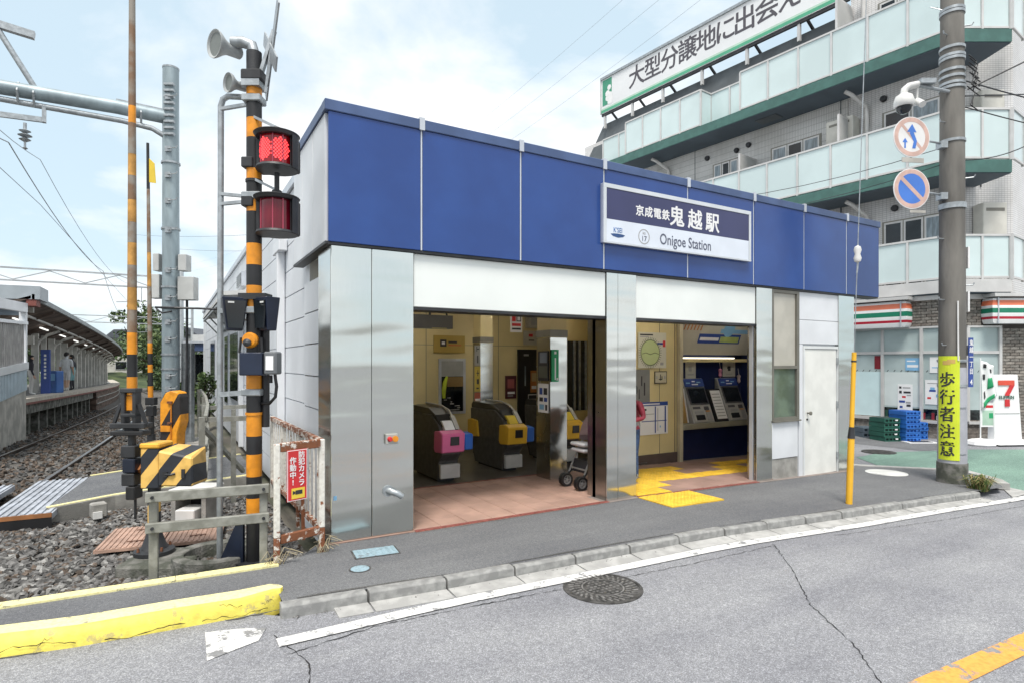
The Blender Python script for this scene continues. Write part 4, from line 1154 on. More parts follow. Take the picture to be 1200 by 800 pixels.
bx = MB().fbox(Fs, -.06, .14, zy(439), zy(413), .03, .17).build("control_box", m_navy, sig, bevel=.008)
MB().fbox(Fs, .145, .26, zy(438), zy(412), .02, .15).build("grey_box", M("dark_grey_box", (.14, .15, .16), .5), bx, bevel=.012)
MB().fbox(Fs, .168, .235, zy(433), zy(417), .151, .156).build("label_plate", m_print_w, bx)
MB().tube([Fs.p(.22, zy(438), .08), Fs.p(.235, zy(452), .08), Fs.p(.22, zy(464), .07), Fs.p(.15, zy(472), .03), Fs.p(.06, zy(472), .0)], .014, 8).tube([Fs.p(.17, zy(439), .06), Fs.p(.17, zy(448), .06)], .02, 8).build("cable", m_black, sig, smooth=True)
MB().cyl(Fs.p(.09, zy(500), -.03), Fs.p(.09, zy(380), -.03), .035, n=10).build("conduit", m_black, sig)
# base and stiffener
MB().cyl((*SP, -.22), (*SP, -.08), .16, n=20).build("base_flange", m_dark, sig)
MB().fprism(Fs, [(-.32, -.16), (-.07, -.16), (-.07, .34), (-.10, .34)], .03, .07).build("base_gusset", m_navy, sig)
# support pipe beside the pole with rungs
sx = -.325
MB().tube([Fs.p(sx - .01, -.2, -.05), Fs.p(sx - .01, 1, -.05), Fs.p(sx, 3.5, -.05), Fs.p(sx, zy(122), -.05), Fs.p(sx + .02, zy(114), -.05), Fs.p(sx + .07, zy(111), -.04), Fs.p(0, zy(115), .0)], .027, 10).build("support_pipe", m_galv, sig, smooth=True)
for y0, y1 in ((126, 122), (226, 231), (238, 236), (364, 364), (462, 459)): MB().bar(Fs.p(sx, zy(y0), -.04), Fs.p(-.02, zy(y1), .0), .03, .045 if y0 > 300 else .028).build("rung", m_galv, sig)
for y in (231, 364, 459, 118): MB().fbox(Fs, -.085, .085, zy(y + 4), zy(y - 4), -.07, .078).build("clamp", m_galv, sig, bevel=.008)

# near crossing gate, arm raised
GP = (-.02, 6.38)
gt = thing("crossing_gate", "near crossing gate machine with its barrier arm raised beside the ribbed brown plates", "crossing gate", (GP[0], GP[1], -.15))
fg = face_cam(.05, 6.36, 0)
def gz_(y): return zy(y, 5.5)
MB().fbox(fg, -.245, -.075, gz_(569), gz_(523), -.10, .12).build("gearbox", m_haz1, gt, bevel=.008)
MB().fbox(fg, -.253, -.068, gz_(523), gz_(517), -.11, .13).build("gearbox_lid", m_yellow, gt, bevel=.012)
MB().hexa([fg.p(-.073, gz_(566), -.14), fg.p(.245, gz_(566), -.14), fg.p(.245, gz_(566), .14), fg.p(-.073, gz_(566), .14),
           fg.p(-.073, gz_(521), -.14), fg.p(.225, gz_(524), -.14), fg.p(.245, gz_(533), .14), fg.p(-.073, gz_(525), .14)]).build("motor_housing", m_haz1, gt, bevel=.014)
MB().tube([fg.p(.0, gz_(552), .145), fg.p(.06, gz_(552), .16), fg.p(.09, gz_(551), .145)], .012, 6).fbox(fg, -.02, .02, gz_(555), gz_(549), .14, .155).build("latch", m_dark, gt)
MB().fbox(fg, .15, .18, gz_(556), gz_(546), .14, .152).build("latch", m_dark, gt)
MB().cyl(fg.p(-.17, gz_(616), .03), fg.p(-.17, gz_(567), .03), .055, n=14).build("post", m_haz1, gt, smooth=True)
MB().lathe(Fr(fg.p(-.17, 0, .03), (1, 0, 0), (0, 1, 0)), [(.06, gz_(616)), (.07, gz_(625)), (.10, gz_(636)), (.12, gz_(640)), (.17, gz_(642)), (.17, -.085), (.0, -.086)], 24).build("base_flange", m_dark, gt, smooth=True)
for q in range(4):
    a = math.radians(25 + 90 * q); c = fg.p(-.17, 0, .03) + Vector((.14 * math.cos(a), .14 * math.sin(a), 0)); MB().cyl((c.x, c.y, -.09), (c.x, c.y, -.01), .018, .010, 8).build("anchor_bolt", m_rust, gt)
fa = face_cam(-.29, 6.50, 0)
arm_b = [(-14, 30, 'g'), (30, 127, 'g'), (127, 147, 'o'), (147, 183, 'g'), (183, 208, 'p'), (208, 236, 'g'), (236, 262, 'p'), (262, 286, 'g'), (286, 312, 'p'), (312, 338, 'g'), (338, 364, 'p'), (364, 390, 'g'), (390, 415, 'o'), (415, 441, 'k'), (441, 462, 'o')]
m_fade = M("faded_arm_grey", (.26, .235, .20), .7, var=.3, scale=7, col2=(.20, .12, .07)); m_fadeo = M("faded_arm_orange", (.58, .30, .07), .65, var=.2, scale=9)
am = {'g': m_fade, 'p': m_fadeo, 'o': m_orange, 'k': m_black}
for y0, y1, c in arm_b:
    r0 = .026 + (y0 + 14) / 476 * .018; r1 = .026 + (y1 + 14) / 476 * .018
    MB().cyl(fa.p(0, gz_(y1)), fa.p(0, gz_(y0) - .001), r1, r0, 14).build("arm_band", am[c], gt, smooth=True)
for k, (a0, a1, y0, y1, c0, c1, m) in enumerate(((-.07, -.035, 457, 495, -.03, .06, m_dark), (.035, .07, 457, 495, -.03, .06, m_dark), (-.075, .075, 454, 459, -.04, .07, m_dark), (-.04, .04, 463, 480, -.03, .03, m_orange), (-.07, .07, 483, 487, -.035, .065, m_dark), (-.16, .16, 494, 500, -.06, .08, m_dark), (-.15, .15, 503, 508, -.05, .09, m_black), (-.045, .045, 500, 506, -.04, .05, m_dark))):
    MB().fbox(fa, a0, a1, gz_(y1), gz_(y0), c0, c1).build("arm_holder", m, gt, bevel=.006)
for s in (-1, 1): MB().bar(fa.p(s * .085, gz_(472), .03), fa.p(s * .155, gz_(497), .03), .025, .025).build("holder_stay", m_dark, gt)
MB().cyl(fa.p(.0, gz_(522)), fa.p(0, gz_(506)), .035, n=10).build("arm_shaft", m_dark, gt)
for a0, a1, y0, y1, m in ((-.065, .065, 520, 534, m_dark), (-.05, .065, 535, 551, m_navy), (-.06, .06, 552, 566, m_dark), (-.02, .065, 567, 582, m_black)):
    MB().fbox(fa, a0, a1, gz_(y1), gz_(y0), -.06, .07).build("counterweight", m, gt, bevel=.008)
MB().bar(fa.p(.06, gz_(545), 0), fg.p(-.29, gz_(552), 0), .07, .07).build("drive_shaft", M("rusty_orange_shaft", (.42, .16, .05), .7), gt)
MB().cyl(fa.p(.03, gz_(606)), fa.p(.03, gz_(582)), .012, n=8).build("weight_rod", m_dark, gt)
# concrete footing and broken round pit
t = thing("gate_footing", "low concrete footing block in the ballast under the crossing gate post", "footing", (.0, 6.1, -.2))
MB().fbox(face_cam(-.02, 6.30, 0), -.30, .26, -.30, -.088, -.26, .28).build("block", m_concd, t, bevel=.03)
t = thing("concrete_pit", "open round concrete pit beside the striped signal pole", "concrete pit", (.33, 5.93, -.2))
mb = MB()
mb.ring(Fr((.38, 6.02, 0), (1, 0, 0), (0, 1, 0)), .26, .36, -.32, -.03, 28); mb.build("ring", m_concd, t, bevel=.01)
MB().disc(Fr((.38, 6.02, 0), (1, 0, 0), (0, 1, 0)), .255, -.34, -.31, 20).build("pit_floor", M("dark_mud", (.03, .028, .024), .9), t)
MB().ring(Fr((.38, 6.02, 0), (1, 0, 0), (0, 1, 0)), .20, .25, -.25, -.17, 24).build("inner_ring", m_concd, t)
MB().fbox(face_cam(.16, 5.98, 0), -.12, .03, -.25, -.06, -.10, .10).build("broken_block", m_concd, t, bevel=.02)
# concrete trough end with pale lid
t = thing("cable_trough", "pale concrete cable trough standing open behind the gate machine", "cable trough", (.2, 7.75, -.15))
ft = face_cam(.20, 7.70, 0)
MB().fbox(ft, -.20, -.15, -.15, .17, -.35, 0).fbox(ft, .15, .20, -.15, .17, -.35, 0).build("side_wall", m_conc, t)
MB().fbox(ft, -.22, .22, .172, .235, -.40, .03).build("lid", m_offw, t, bevel=.008)
MB().fbox(ft, -.10, .12, -.15, .02, -.2, .1).build("inner_block", m_offw, t, bevel=.01)
MB().fbox(ft, -.15, .15, -.15, .17, -.35, -.33).build("back", m_black, t)

# far gate arm and orange cabinet across the track side
g2 = thing("crossing_gate", "far raised crossing gate arm carrying a small yellow flag before the mast", "crossing gate", (-.30, 14.2, ztrack(14)))
f2 = face_cam(-.30, 14.2, 0); D2 = .507 * -.30 + .862 * 14.2
zz = lambda y: 1.7 + (424 - y) * D2 / 685
for y0, y1, c in ((168, 222, 'k'), (222, 296, 'g'), (296, 322, 'p'), (322, 336, 'p'), (336, 402, 'g'), (402, 414, 'o'), (414, 427, 'k'), (427, 436, 'o'), (436, 452, 'k'), (452, 465, 'o')):
    r0 = .028 + (y0 - 168) / 300 * .024; r1 = .028 + (y1 - 168) / 300 * .024
    MB().cyl(f2.p(-.075 + (y1 - 168) / 300 * .06, zz(y1)), f2.p(-.075 + (y0 - 168) / 300 * .06, zz(y0)), r1, r0, 10).build("arm_band", am[c], g2, smooth=True)
MB().hexa([f2.p(-.04, zz(214), .0), f2.p(.13, zz(216), .05), f2.p(.13, zz(216), .06), f2.p(-.04, zz(214), .012), f2.p(-.04, zz(186), .0), f2.p(.10, zz(193), .05), f2.p(.10, zz(193), .06), f2.p(-.04, zz(186), .012)]).build("yellow_flag", m_print_y, g2)
for a0, a1, y0, y1 in ((-.10, .10, 465, 474), (-.08, .08, 475, 487), (-.03, .03, 487, 510)): MB().fbox(f2, a0, a1, zz(y1), zz(y0), -.06, .06).build("counterweight", m_black, g2, bevel=.01)
MB().fbox(f2, -.06, .06, ztrack(14) - .1, zz(508), -.05, .05).build("post", m_dark, g2)
oc = thing("gate_cabinet", "orange round-topped gate cabinet with black diagonal stripes behind the near gate", "gate cabinet", (.10, 13.0, -.2))
f3 = face_cam(.10, 13.0, 0); D3 = .507 * .1 + .862 * 13.0
z3 = lambda y: 1.7 + (424 - y) * D3 / 685
pl = [(-.185, z3(530)), (.12, z3(530)), (.14, z3(506)), (.20, z3(493)), (.20, z3(464)), (.15, z3(459)), (.02, z3(457)), (-.10, z3(460)), (-.185, z3(470))]
MB().fprism(f3, pl, -.15, .15).build("body", m_haz2, oc, bevel=.012)
MB().fbox(f3, .02, .045, z3(528), z3(470), .151, .165).build("door_seam", M("deep_orange", (.62, .20, .01), .5), oc)
MB().fbox(f3, -.16, .02, z3(504), z3(497), .151, .175).build("maker_ledge", m_orange, oc)
for y in (470, 494): MB().fbox(f3, -.03, .06, z3(y + 1.5), z3(y - 1.0), .151, .19).build("latch", m_rust, oc)
MB().fbox(f3, -.2, .25, -.3, z3(528) - .002, -.2, .2).build("footing", m_conc, oc)
# galvanised catenary mast with boom
MP = (.05, 14.9)
cm = thing("catenary_mast", "thick grey steel catenary mast with a boom reaching left over the track", "catenary mast", (*MP, -.2))
DM = .507 * MP[0] + .862 * MP[1]; fm = face_cam(*MP, 0)
zm = lambda y: 1.7 + (424 - y) * DM / 685
MB().cyl((*MP, -.3), (*MP, zm(82)), .178, .160, 28).build("mast", m_galvp, cm, smooth=True)
MB().lathe(Fr((*MP, 0), (1, 0, 0), (0, 1, 0)), [(.165, zm(82)), (.168, zm(80)), (.13, zm(79)), (.0, zm(78.5))], 24).build("mast_cap", m_galv, cm, smooth=True)
zb_ = zm(139)
MB().tube([(MP[0] - .1, MP[1], zb_), (MP[0] - 1.0, MP[1], zb_ + .03), (MP[0] - 3.2, MP[1], zb_ + .0), (MP[0] - 7.5, MP[1], zb_ + .02)], .14, 20).build("boom", m_galvp, cm, smooth=True)
MB().tube([(MP[0] - .12, MP[1] - .02, zb_ - .42), (MP[0] - .35, MP[1] - .02, zb_ - .30), (MP[0] - .9, MP[1], zb_ - .24), (MP[0] - 7.5, MP[1], zb_ - .20)], .055, 10).build("boom_lower_tube", m_galv, cm, smooth=True)
MB().bar((MP[0] - .1, MP[1], zb_ + .14), (MP[0] - 1.0, MP[1], zb_ + .17), .06, .06).build("boom_tie", m_galv, cm)
for i in range(9): MB().fbox(fm, -.05, .17, zm(162) + i * .135, zm(162) + .05 + i * .135, .12, .20).build("collar_band", m_galv, cm, bevel=.006)
for dx in (-.55, -2.35, -2.6, -4.0): MB().tube([(MP[0] + dx, MP[1] - .02, zb_ - .28), (MP[0] + dx, MP[1] - .16, zb_ - .05), (MP[0] + dx, MP[1], zb_ + .16)], .022, 6).build("boom_clamp", m_galv, cm)
MB().tube([(MP[0] - 2.35, MP[1], zb_ + .12), (MP[0] - 2.9, MP[1], zb_ + 1.1), (MP[0] - 3.5, MP[1], zb_ + 2.3)], .055, 10).build("strut", m_galv, cm, smooth=True)
MB().bar((MP[0] - 2.95, MP[1], zb_ + 1.22), (MP[0] - 2.35, MP[1], zb_ + 1.15), .12, .14).build("upper_bracket", m_galv, cm)
MB().bar((MP[0] - 5, MP[1], zb_ - .62), (MP[0] - 2.18, MP[1], zb_ - .50), .06, .10).bar((MP[0] - 2.20, MP[1], zb_ - .55), (MP[0] - 2.20, MP[1], zb_ - .20), .06, .10).build("drop_frame", m_galv, cm)
ins = MB()
ix = MP[0] - 2.50
ins.lathe(Fr((ix, MP[1], 0), (1, 0, 0), (0, 1, 0)), [(.03, zb_ - .62), (.03, zb_ - .75), (.10, zb_ - .78), (.03, zb_ - .82), (.12, zb_ - .87), (.03, zb_ - .91), (.10, zb_ - .95), (.02, zb_ - 1.0), (.02, zb_ - 1.10), (.05, zb_ - 1.12), (.0, zb_ - 1.16)], 14)
ins.build("insulator", m_galv, cm, smooth=True)
for y in (118, 178, 208, 238, 272, 318, 350, 378, 398, 440, 455):
    MB().tube([fm.p(.02, zm(y), .17), fm.p(.08, zm(y), .22), fm.p(.22, zm(y) + .02, .19), fm.p(.25, zm(y) + .07, .19)], .012, 5).fbox(fm, -.02, .10, zm(y + 3), zm(y - 3), .15, .20).build("step_bolt", m_galv, cm)
for y in (192, 269, 337, 361, 415, 432): MB().lathe(Fr((*MP, 0), (1, 0, 0), (0, 1, 0)), [(.17, zm(y) - .02), (.19, zm(y) - .02), (.19, zm(y) + .02), (.17, zm(y) + .02)], 24).build("band", m_galv, cm, smooth=True)
m_jbox = M("junction_box_grey", (.52, .53, .52), .5, var=.08, scale=3)
for nm, a0, a1, y0, y1 in (("junction_box", .21, .39, 299, 318), ("junction_box", .20, .55, 325, 352), ("junction_box", -.34, -.21, 298, 318), ("junction_box", -.42, -.20, 322, 350)):
    MB().fbox(fm, a0, a1, zm(y1), zm(y0), -.12, .10).build(nm, m_jbox, cm, bevel=.008)
MB().tube([fm.p(-.25, zm(361), .15), fm.p(.2, zm(362), .2), fm.p(.6, zm(362), .1), fm.p(1.2, zm(362), -.3)], .025, 6).tube([fm.p(-.2, zm(363), .2), fm.p(-.05, zm(368), .24), fm.p(.15, zm(366), .22)], .02, 6).tube([fm.p(.30, zm(352), -.1), fm.p(.30, zm(420), -.1), fm.p(.28, zm(500), -.1)], .03, 6).build("cable_run", m_dark, cm)
MB().fbox(fm, .14, .36, -.3, zm(402), -.30, -.16).build("side_channel", m_galv, cm)
MB().disc(Fr((*MP, 0), (1, 0, 0), (0, 1, 0)), .45, -.4, -.18, 20).build("footing", m_conc, cm)

# grey guard rail by the gate
gr = thing("guard_rail", "weathered grey two-rail guard rail in front of the gate machine and signal pole", "guard rail", (.3, 5.5, -.1))
m_grail = M("weathered_grey_rail", (.30, .30, .27), .75, .1, var=.2, scale=9, bump=.15, col2=(.20, .20, .175))
pa, pb = Vector((-.10, 5.47, 0)), Vector((.70, 5.36, 0)); fgr = Fr(pa, pb - pa); LW = (pb - pa).length
for a in (0, LW): MB().fbox(fgr, a - .032, a + .032, -.12, .655 if a == 0 else .66, -.03, .025).build("post", m_grail, gr, bevel=.006)
for b in (.64, .395):
    MB().fbox(fgr, -.05, LW + .045, b - .045, b + .035, .027, .065).build("rail", m_grail, gr, bevel=.006)
    for a in (.0, LW): MB().disc(fgr.at(a, b - .005, .066), .013, 0, .014, 8).build("bolt", m_dark, gr)

# rusty white fence
rf = thing("rusty_fence", "rusted white tubular fence with thin bars beside the first steel pillar", "fence", (1.0, 5.5, 0))
m_rfence = worn("flaking_white_fence_paint", (.74, .72, .66), (.24, .085, .035), .40, 9, .75, 30, .4)
m_rfence2 = worn("mostly_rusted_fence_paint", (.72, .68, .62), (.22, .08, .035), .55, 11, .8, 30, .5)
A, B = Vector((.79, 5.26, 0)), Vector((1.19, 5.40, 0)); C_ = Vector((1.20, 8.35, 0))
fA = Fr(A, B - A); wA = (B - A).length
for p in (A, B): MB().bar((p.x, p.y, .22), (p.x, p.y, 1.01), .05, .05).build("post", m_rfence, rf, bevel=.006)
for p in (A, B): MB().bar((p.x, p.y, -.06), (p.x, p.y, .219), .05, .05).build("post_foot", m_rfence2, rf, bevel=.006)
MB().fbox(fA, .026, wA - .026, .94, 1.015, -.03, .03).build("top_rail", m_rfence2, rf, bevel=.006)
MB().fbox(fA, .026, wA - .026, .16, .235, -.02, .02).build("bottom_rail", m_rfence2, rf, bevel=.006)
MB().bar((B.x, B.y + .03, .985), (C_.x, C_.y, .95), .05, .05).build("side_top_rail", m_rfence2, rf)
MB().bar((B.x, B.y + .03, .20), (C_.x, C_.y, .12), .05, .045).build("side_bottom_rail", m_rfence2, rf)
for q in range(1, 17):
    y = B.y + (C_.y - B.y) * q / 17
    MB().bar((1.195, y, .16), (1.195, y, .96), .018 if q % 6 else .04, .018 if q % 6 else .04).build("bar", m_rfence, rf)
MB().bar((C_.x, C_.y, -.1), (C_.x, C_.y, .98), .05, .05).build("post", m_rfence, rf)
for dx, dy, z0, z1 in ((.06, .9, .25, .6), (.06, .62, .2, .5)): MB().bar((1.15, 5.4 + dy, z0 - .25), (1.15, 5.4 + dy + .05, z1), .03, .03).build("stay", m_rfence2, rf)
# dead stalks at the fence foot
mb = MB(); rr = random.Random(5)
for p in (A, B):
    for i in range(16):
        a = rr.uniform(0, 6.28); l = rr.uniform(.06, .2); q = Vector((p.x + rr.uniform(-.05, .05), p.y - .03, -.005))
        mb.tube([q, q + Vector((math.cos(a) * l * .4, math.sin(a) * l * .4, l * .8)), q + Vector((math.cos(a) * l, math.sin(a) * l, l * .55))], .0035, 3)
mb.build("dry_stalks", M("dry_straw", (.42, .36, .24), .9), None, kind='stuff')
# red notice on the fence
ns = thing("camera_notice", "red security camera notice with white lettering tied to the rusty fence", "notice", tuple(fA.p(.17, .72, .03)))
fN = fA.at(.165, .735, .034)
MB().fbox(fN, -.095, .095, -.225, .215, 0, .006).build("board", m_print_r, ns, bevel=.003)
MB().fbox(fN, -.092, .092, -.222, .212, .0062, .0068).ring(fN, .0, .001, .0, .001, 4).build("white_edge", m_print_w, ns)
MB().fbox(fN, -.086, .086, -.216, .206, .0069, .0078).build("red_field", m_print_r, ns)
vtext(fN.at(.038, .165, .0085), "防犯カメラ", .062, .060, m_print_w, "lettering", ns, bold=.0012)
vtext(fN.at(-.042, .12, .0085), "作動中!", .062, .062, m_print_w, "lettering", ns, bold=.0012)
MB().fbox(fN, -.055, .068, -.205, -.115, .0082, .0092).build("yellow_panel", m_print_y, ns)
MB().fbox(fN, -.02, .045, -.17, -.135, .0094, .0104).fprism(fN, [(-.045, -.17), (-.022, -.16), (-.022, -.145), (-.045, -.135)], .0094, .0104).build("camera_symbol", m_print_k, ns)
# trackside walkway railing by the station wall
wr = thing("walkway_railing", "grey weathered railing of posts and rails along the trackside walkway", "railing", (.5, 9, -.1))
pts = [(.36, 8.2), (.50, 10.4), (.60, 13.0), (.66, 16.5)]
for (x, y) in pts: MB().bar((x, y, -.25), (x, y, 1.02), .07, .07).build("post", m_grail, wr)
for z in (1.0, .62, .28):
    for (x0, y0), (x1, y1) in zip(pts, pts[1:]): MB().bar((x0 + .04, y0, z), (x1 + .04, y1, z), .04, .07).build("rail", m_grail, wr)
for (x, y) in ((.75, 8.6), (.98, 8.2), (.9, 10.3)): MB().bar((x, y, -.25), (x, y, .95), .06, .06).build("post", m_grail, wr)
MB().bar((.36, 8.25, .98), (1.15, 8.25, .98), .05, .06).build("rail", m_grail, wr); MB().bar((.50, 10.4, .98), (1.2, 10.4, .98), .05, .06).build("rail", m_grail, wr)
MB().bar((.36, 8.25, .9), (.95, 9.4, .1), .05, .05).build("brace", m_grail, wr)
MB().bar((1.04, 8.9, .06), (1.10, 9.6, .06), .06, .5).build("white_box", m_offw, wr)
# concrete trough lids leading off beside the wall
dct = thing("cable_duct", "row of pale concrete trough lids leading off between the orange cabinet and station railing", "cable duct", (.45, 12, -.2))
for i in range(9):
    y = 10.4 + i * .62; x = .32 + i * .035
    MB().fbox(Fr((x, y, -.16), (1, 0, 0), (0, 1, 0)), -.22, .22, 0, .58, 0, .07 + .01 * (i % 2)).build("lid", m_conc, dct, bevel=.01)
# ------------------------------------------------------------ apartment block with the shop below
D1 = Vector((-.0985, .995, 0)); N1 = Vector((-.995, -.0985, 0)); R2 = Vector((.862, -.507, 0)); N2 = Vector((-.507, -.862, 0)); D3 = Vector((.995, .0985, 0))
S1, S2, S3 = 1.06, 1.117, 1.118
def zs(z, s): return 1.7 + (z - 1.7) * s
CG = Vector((15.66, 6.69, 0)) * S1; CB = Vector((14.715, 6.086, 0)) * S2; CW = Vector((15.66, 6.69, 0)) * S3
GF, GF2 = Fr(CG, -D1), Fr(CG, R2)
BF, BF2 = Fr(CB, -D1), Fr(CB, R2)
WFr, WF2 = Fr(CW, -D1), Fr(CW, R2)
m_tile = tiled("white_wall_tile", (.76, .75, .745), (.44, .43, .43), .105, .055, .006, rough=.35)
m_tiler = tiled("ribbed_pale_tile", (.70, .695, .685), (.42, .42, .41), .055, .20, .010, rough=.4)
m_brick = M("grey_brown_brick", (.285, .262, .235), .85, var=.2, scale=14, bump=.3, bscale=90, rnd=.12)
m_brick2 = M("dull_brown_brick", (.235, .205, .18), .85, var=.2, scale=14, bump=.3, bscale=90)
m_brick3 = M("pale_brown_brick", (.34, .305, .27), .85, var=.2, scale=14, bump=.3, bscale=90)
m_mortar = M("brick_mortar", (.19, .175, .16), .95, var=.1)
m_greenf = M("green_slab_edge", (.062, .155, .135), .5, var=.10, scale=4)
m_soffit = M("slab_soffit", (.105, .135, .165), .7, var=.1, scale=1)
m_bglass = M("frosted_aqua_balcony_glass", (.60, .71, .715), .09, var=.05, scale=.6)
m_rail_a = M("balcony_aluminium", (.62, .61, .60), .4, .2, var=.05)
m_mans = M("grey_roof_sheet", (.115, .13, .14), .55, .2, var=.12, scale=2)
m_ac = M("ac_unit_ivory", (.66, .64, .58), .5, var=.06)
apt = thing("apartment_building", "white tiled apartment block with frosted glass balconies edged in green above the shop", "apartment building", tuple(CG))
LEN = 13.6
TOP = zs(10.3, S3)
zl, zm_, zt_ = zs(3.2, S2), zs(5.8, S2), zs(8.64, S2)
# upper walls
def wall_poly(c1, s_w, ln): return [c1, c1 + D1 * ln, c1 + D1 * ln + D3 * 9, c1 + R2 * s_w + D3 * 9, c1 + R2 * s_w]
wp = wall_poly(CW, 1.64 * S3, LEN)
MB().prism([(p.x, p.y) for p in wp], zl - .1, TOP).build("wall", m_tile, apt)
mb = MB()
for (a, b, z0, z1) in ((-9.5, -2.35, zm_ + .15, zt_ - .02),): mb.fbox(WFr, a, b, z0, z1, .0, .025)
mb.build("ribbed_wall_cladding", m_tiler, apt)
# taller end bay
tw = [CW, CW + D1 * 2.28, CW + D1 * 2.28 + D3 * 8, CW + R2 * 1.64 * S3 + D3 * 8, CW + R2 * 1.64 * S3]
MB().prism([(p.x, p.y) for p in tw], TOP + .002, TOP + 2.8).build("upper_wall", m_tile, apt)
# mansard band
P = WFr.p
def mans(u0, u1, z0, z1, c0, c1, slant):
    return MB().hexa([P(-u1, z0, c0), P(-u0, z0, c0), P(-u0, z0, -3), P(-u1, z0, -3), P(-u1 + slant, z1, c1), P(-u0, z1, c1), P(-u0, z1, -3), P(-u1 + slant, z1, -3)]).build("mansard_roof", m_mans, apt)
mans(2.30, 13.5, zs(9.35, S3), zs(10.98, S3), .20, -.20, .9)
for u in (4.85, 5.2, 8.6, 8.95, 9.6, 9.95):
    MB().tube([P(-u, zs(10.10, S3), -.1), P(-u, zs(10.22, S3), .12), P(-u - .02, zs(10.20, S3), .22)], .075, 8).build("roof_vent", m_dark, apt, smooth=True)
# balconies: slab, soffit, rails, glass
def slab_poly(u1, off): return [CB + (N1 * off), CB + D1 * u1 + N1 * off, CB + D1 * u1 - N1 * 1.35, CW + Vector((0.2, 0.1, 0)), CB + R2 * 1.42 - N2 * 1.2, CB + R2 * 1.42 + N2 * off]
def balcony(z, u1, segs, green=True, h=1.22):
    b = MB().prism([(p.x, p.y) for p in slab_poly(u1, 0)], z + .02, z + .33).build("balcony_slab", m_greenf if green else m_rail_a, apt)
    MB().prism([(p.x, p.y) for p in slab_poly(u1 - .01, -.03)], z, z + .018).build("soffit", m_soffit, b)
    gz0, gz1 = z + .36, z + .33 + h
    def run(fr, a0, a1, c, pitch):
        n = max(1, round((a1 - a0) / pitch)); w = (a1 - a0) / n
        MB().fbox(fr, a0, a1, gz1, gz1 + .05, c - .035, c + .035).build("hand_rail", m_rail_a, b)
        MB().fbox(fr, a0, a1, gz0, gz0 + .05, c - .025, c + .025).build("bottom_rail", m_rail_a, b)
        for i in range(n + 1):
            a = a0 + w * i; MB().fbox(fr, a - .026, a + .026, z + .33, gz1 - .002, c - .03, c + .036).build("rail_post", m_rail_a, b)
        for i in range(n):
            a = a0 + w * i; MB().fbox(fr, a + .03, a + w - .03, gz0 + .052, gz1 - .004, c - .008, c + .008).build("glass_panel", m_bglass, apt)
    for (u_0, u_1, c) in segs: run(BF, -u_1, -u_0, c, .98)
    run(BF2, .04, 1.40, -.05, .72)
    # side returns
    run(Fr(CB + R2 * 1.42, D3), .0, .9, .0, .9)
    return b
bt = balcony(zt_, 12.6, [(.04, 5.75, -.05), (5.75, 7.25, -.62), (7.25, 10.7, -.05), (10.7, 12.5, -.62)])
for u in (5.75, 7.25, 10.7):
    q = Fr(BF.p(-u, 0, -.66), N1)
    MB().fbox(q, 0, .6, zt_ + .37, zt_ + 1.53, -.012, .012).build("glass_panel", m_bglass, apt); MB().fbox(q, 0, .62, zt_ + 1.55, zt_ + 1.60, -.03, .03).build("hand_rail", m_rail_a, bt)
balcony(zm_, 12.6, [(.04, 12.5, -.05)])
bl_ = balcony(zl, 12.6, [(.04, 12.5, -.05)], green=False, h=1.05)
# soffit light hatch
MB().fbox(Fr(BF.p(-5.1, zt_ - .012, -.6), -D1, N1), -.35, .35, -.22, .22, -.006, .01).build("soffit_hatch", m_mans, apt)
# windows and balcony doors
def sash(u0, u1, z0, z1, kinds, fr=None, s=S3):
    fr = fr or WFr
    a0, a1 = -u1 * s, -u0 * s; z0, z1 = zs(z0, s), zs(z1, s)
    f = MB().fbox(fr, a0, a1, z0, z1, -.03, .05).build("window", m_bronze, apt)
    n = len(kinds); w = (a1 - a0 - .08) / n
    for i, k in enumerate(kinds):
        x0 = a0 + .04 + w * i
        MB().fbox(fr, x0 + .015, x0 + w - .015, z0 + .04, z1 - .04, .045, .062).build("sash_frame", m_rail_a, f)
        MB().fbox(fr, x0 + .06, x0 + w - .06, z0 + .09, z1 - .09, .05, .066).build("pane", m_glass_d if k == 'd' else m_glass_l, f)
    return f
sash(-.1, 1.28, 3.3, 5.20, "ddl"); sash(2.3, 3.7, 3.3, 5.2, "dl"); sash(5, 6.4, 3.3, 5.2, "ld")
sash(2.79, 4.24, 6.05, 7.93, "ldl"); sash(5.25, 6.2, 6.05, 7.98, "ldl"); sash(.0, 1.28, 6.05, 7.95, "dl"); sash(7.6, 9.0, 6.05, 7.95, "dl")
sash(.5, 1.38, 9.0, 10.75, "dd"); sash(4.6, 5.5, 9.05, 10.05, "dl"); sash(9.3, 10.1, 9.05, 10.05, "dl"); sash(2.6, 3.6, 9.05, 10.1, "dl")
# partitions, units, pipes
def partition(u, z0, z1):
    q = Fr(WFr.p(-u * S3, 0, 0), N1)
    p = MB().fbox(q, .02, 1.0, zs(z0, S3), zs(z1, S3), -.03, .03).build("balcony_partition", m_rail_a, apt)
    MB().fbox(q, .06, .96, zs(z0, S3) + .06, zs(z1, S3) - .06, -.034, .034).build("panel", M("partition_grey", (.50, .50, .49), .5, var=.05), p)
for u, z0, z1 in ((4.72, 6.0, 7.75), (1.95, 6.0, 7.95), (2.0, 8.95, 10.95), (1.9, 3.3, 5.2)): partition(u, z0, z1)
def acu(fr, a, z, w, h, d, par=apt):
    o = MB().fbox(fr, a, a + w, z, z + h, .03, .03 + d).build("wall_unit", m_ac, par, bevel=.02)
    MB().fbox(fr, a + w * .12, a + w * .88, z + h * .78, z + h * .86, .03 + d, .036 + d).build("slot", m_bronze, o)
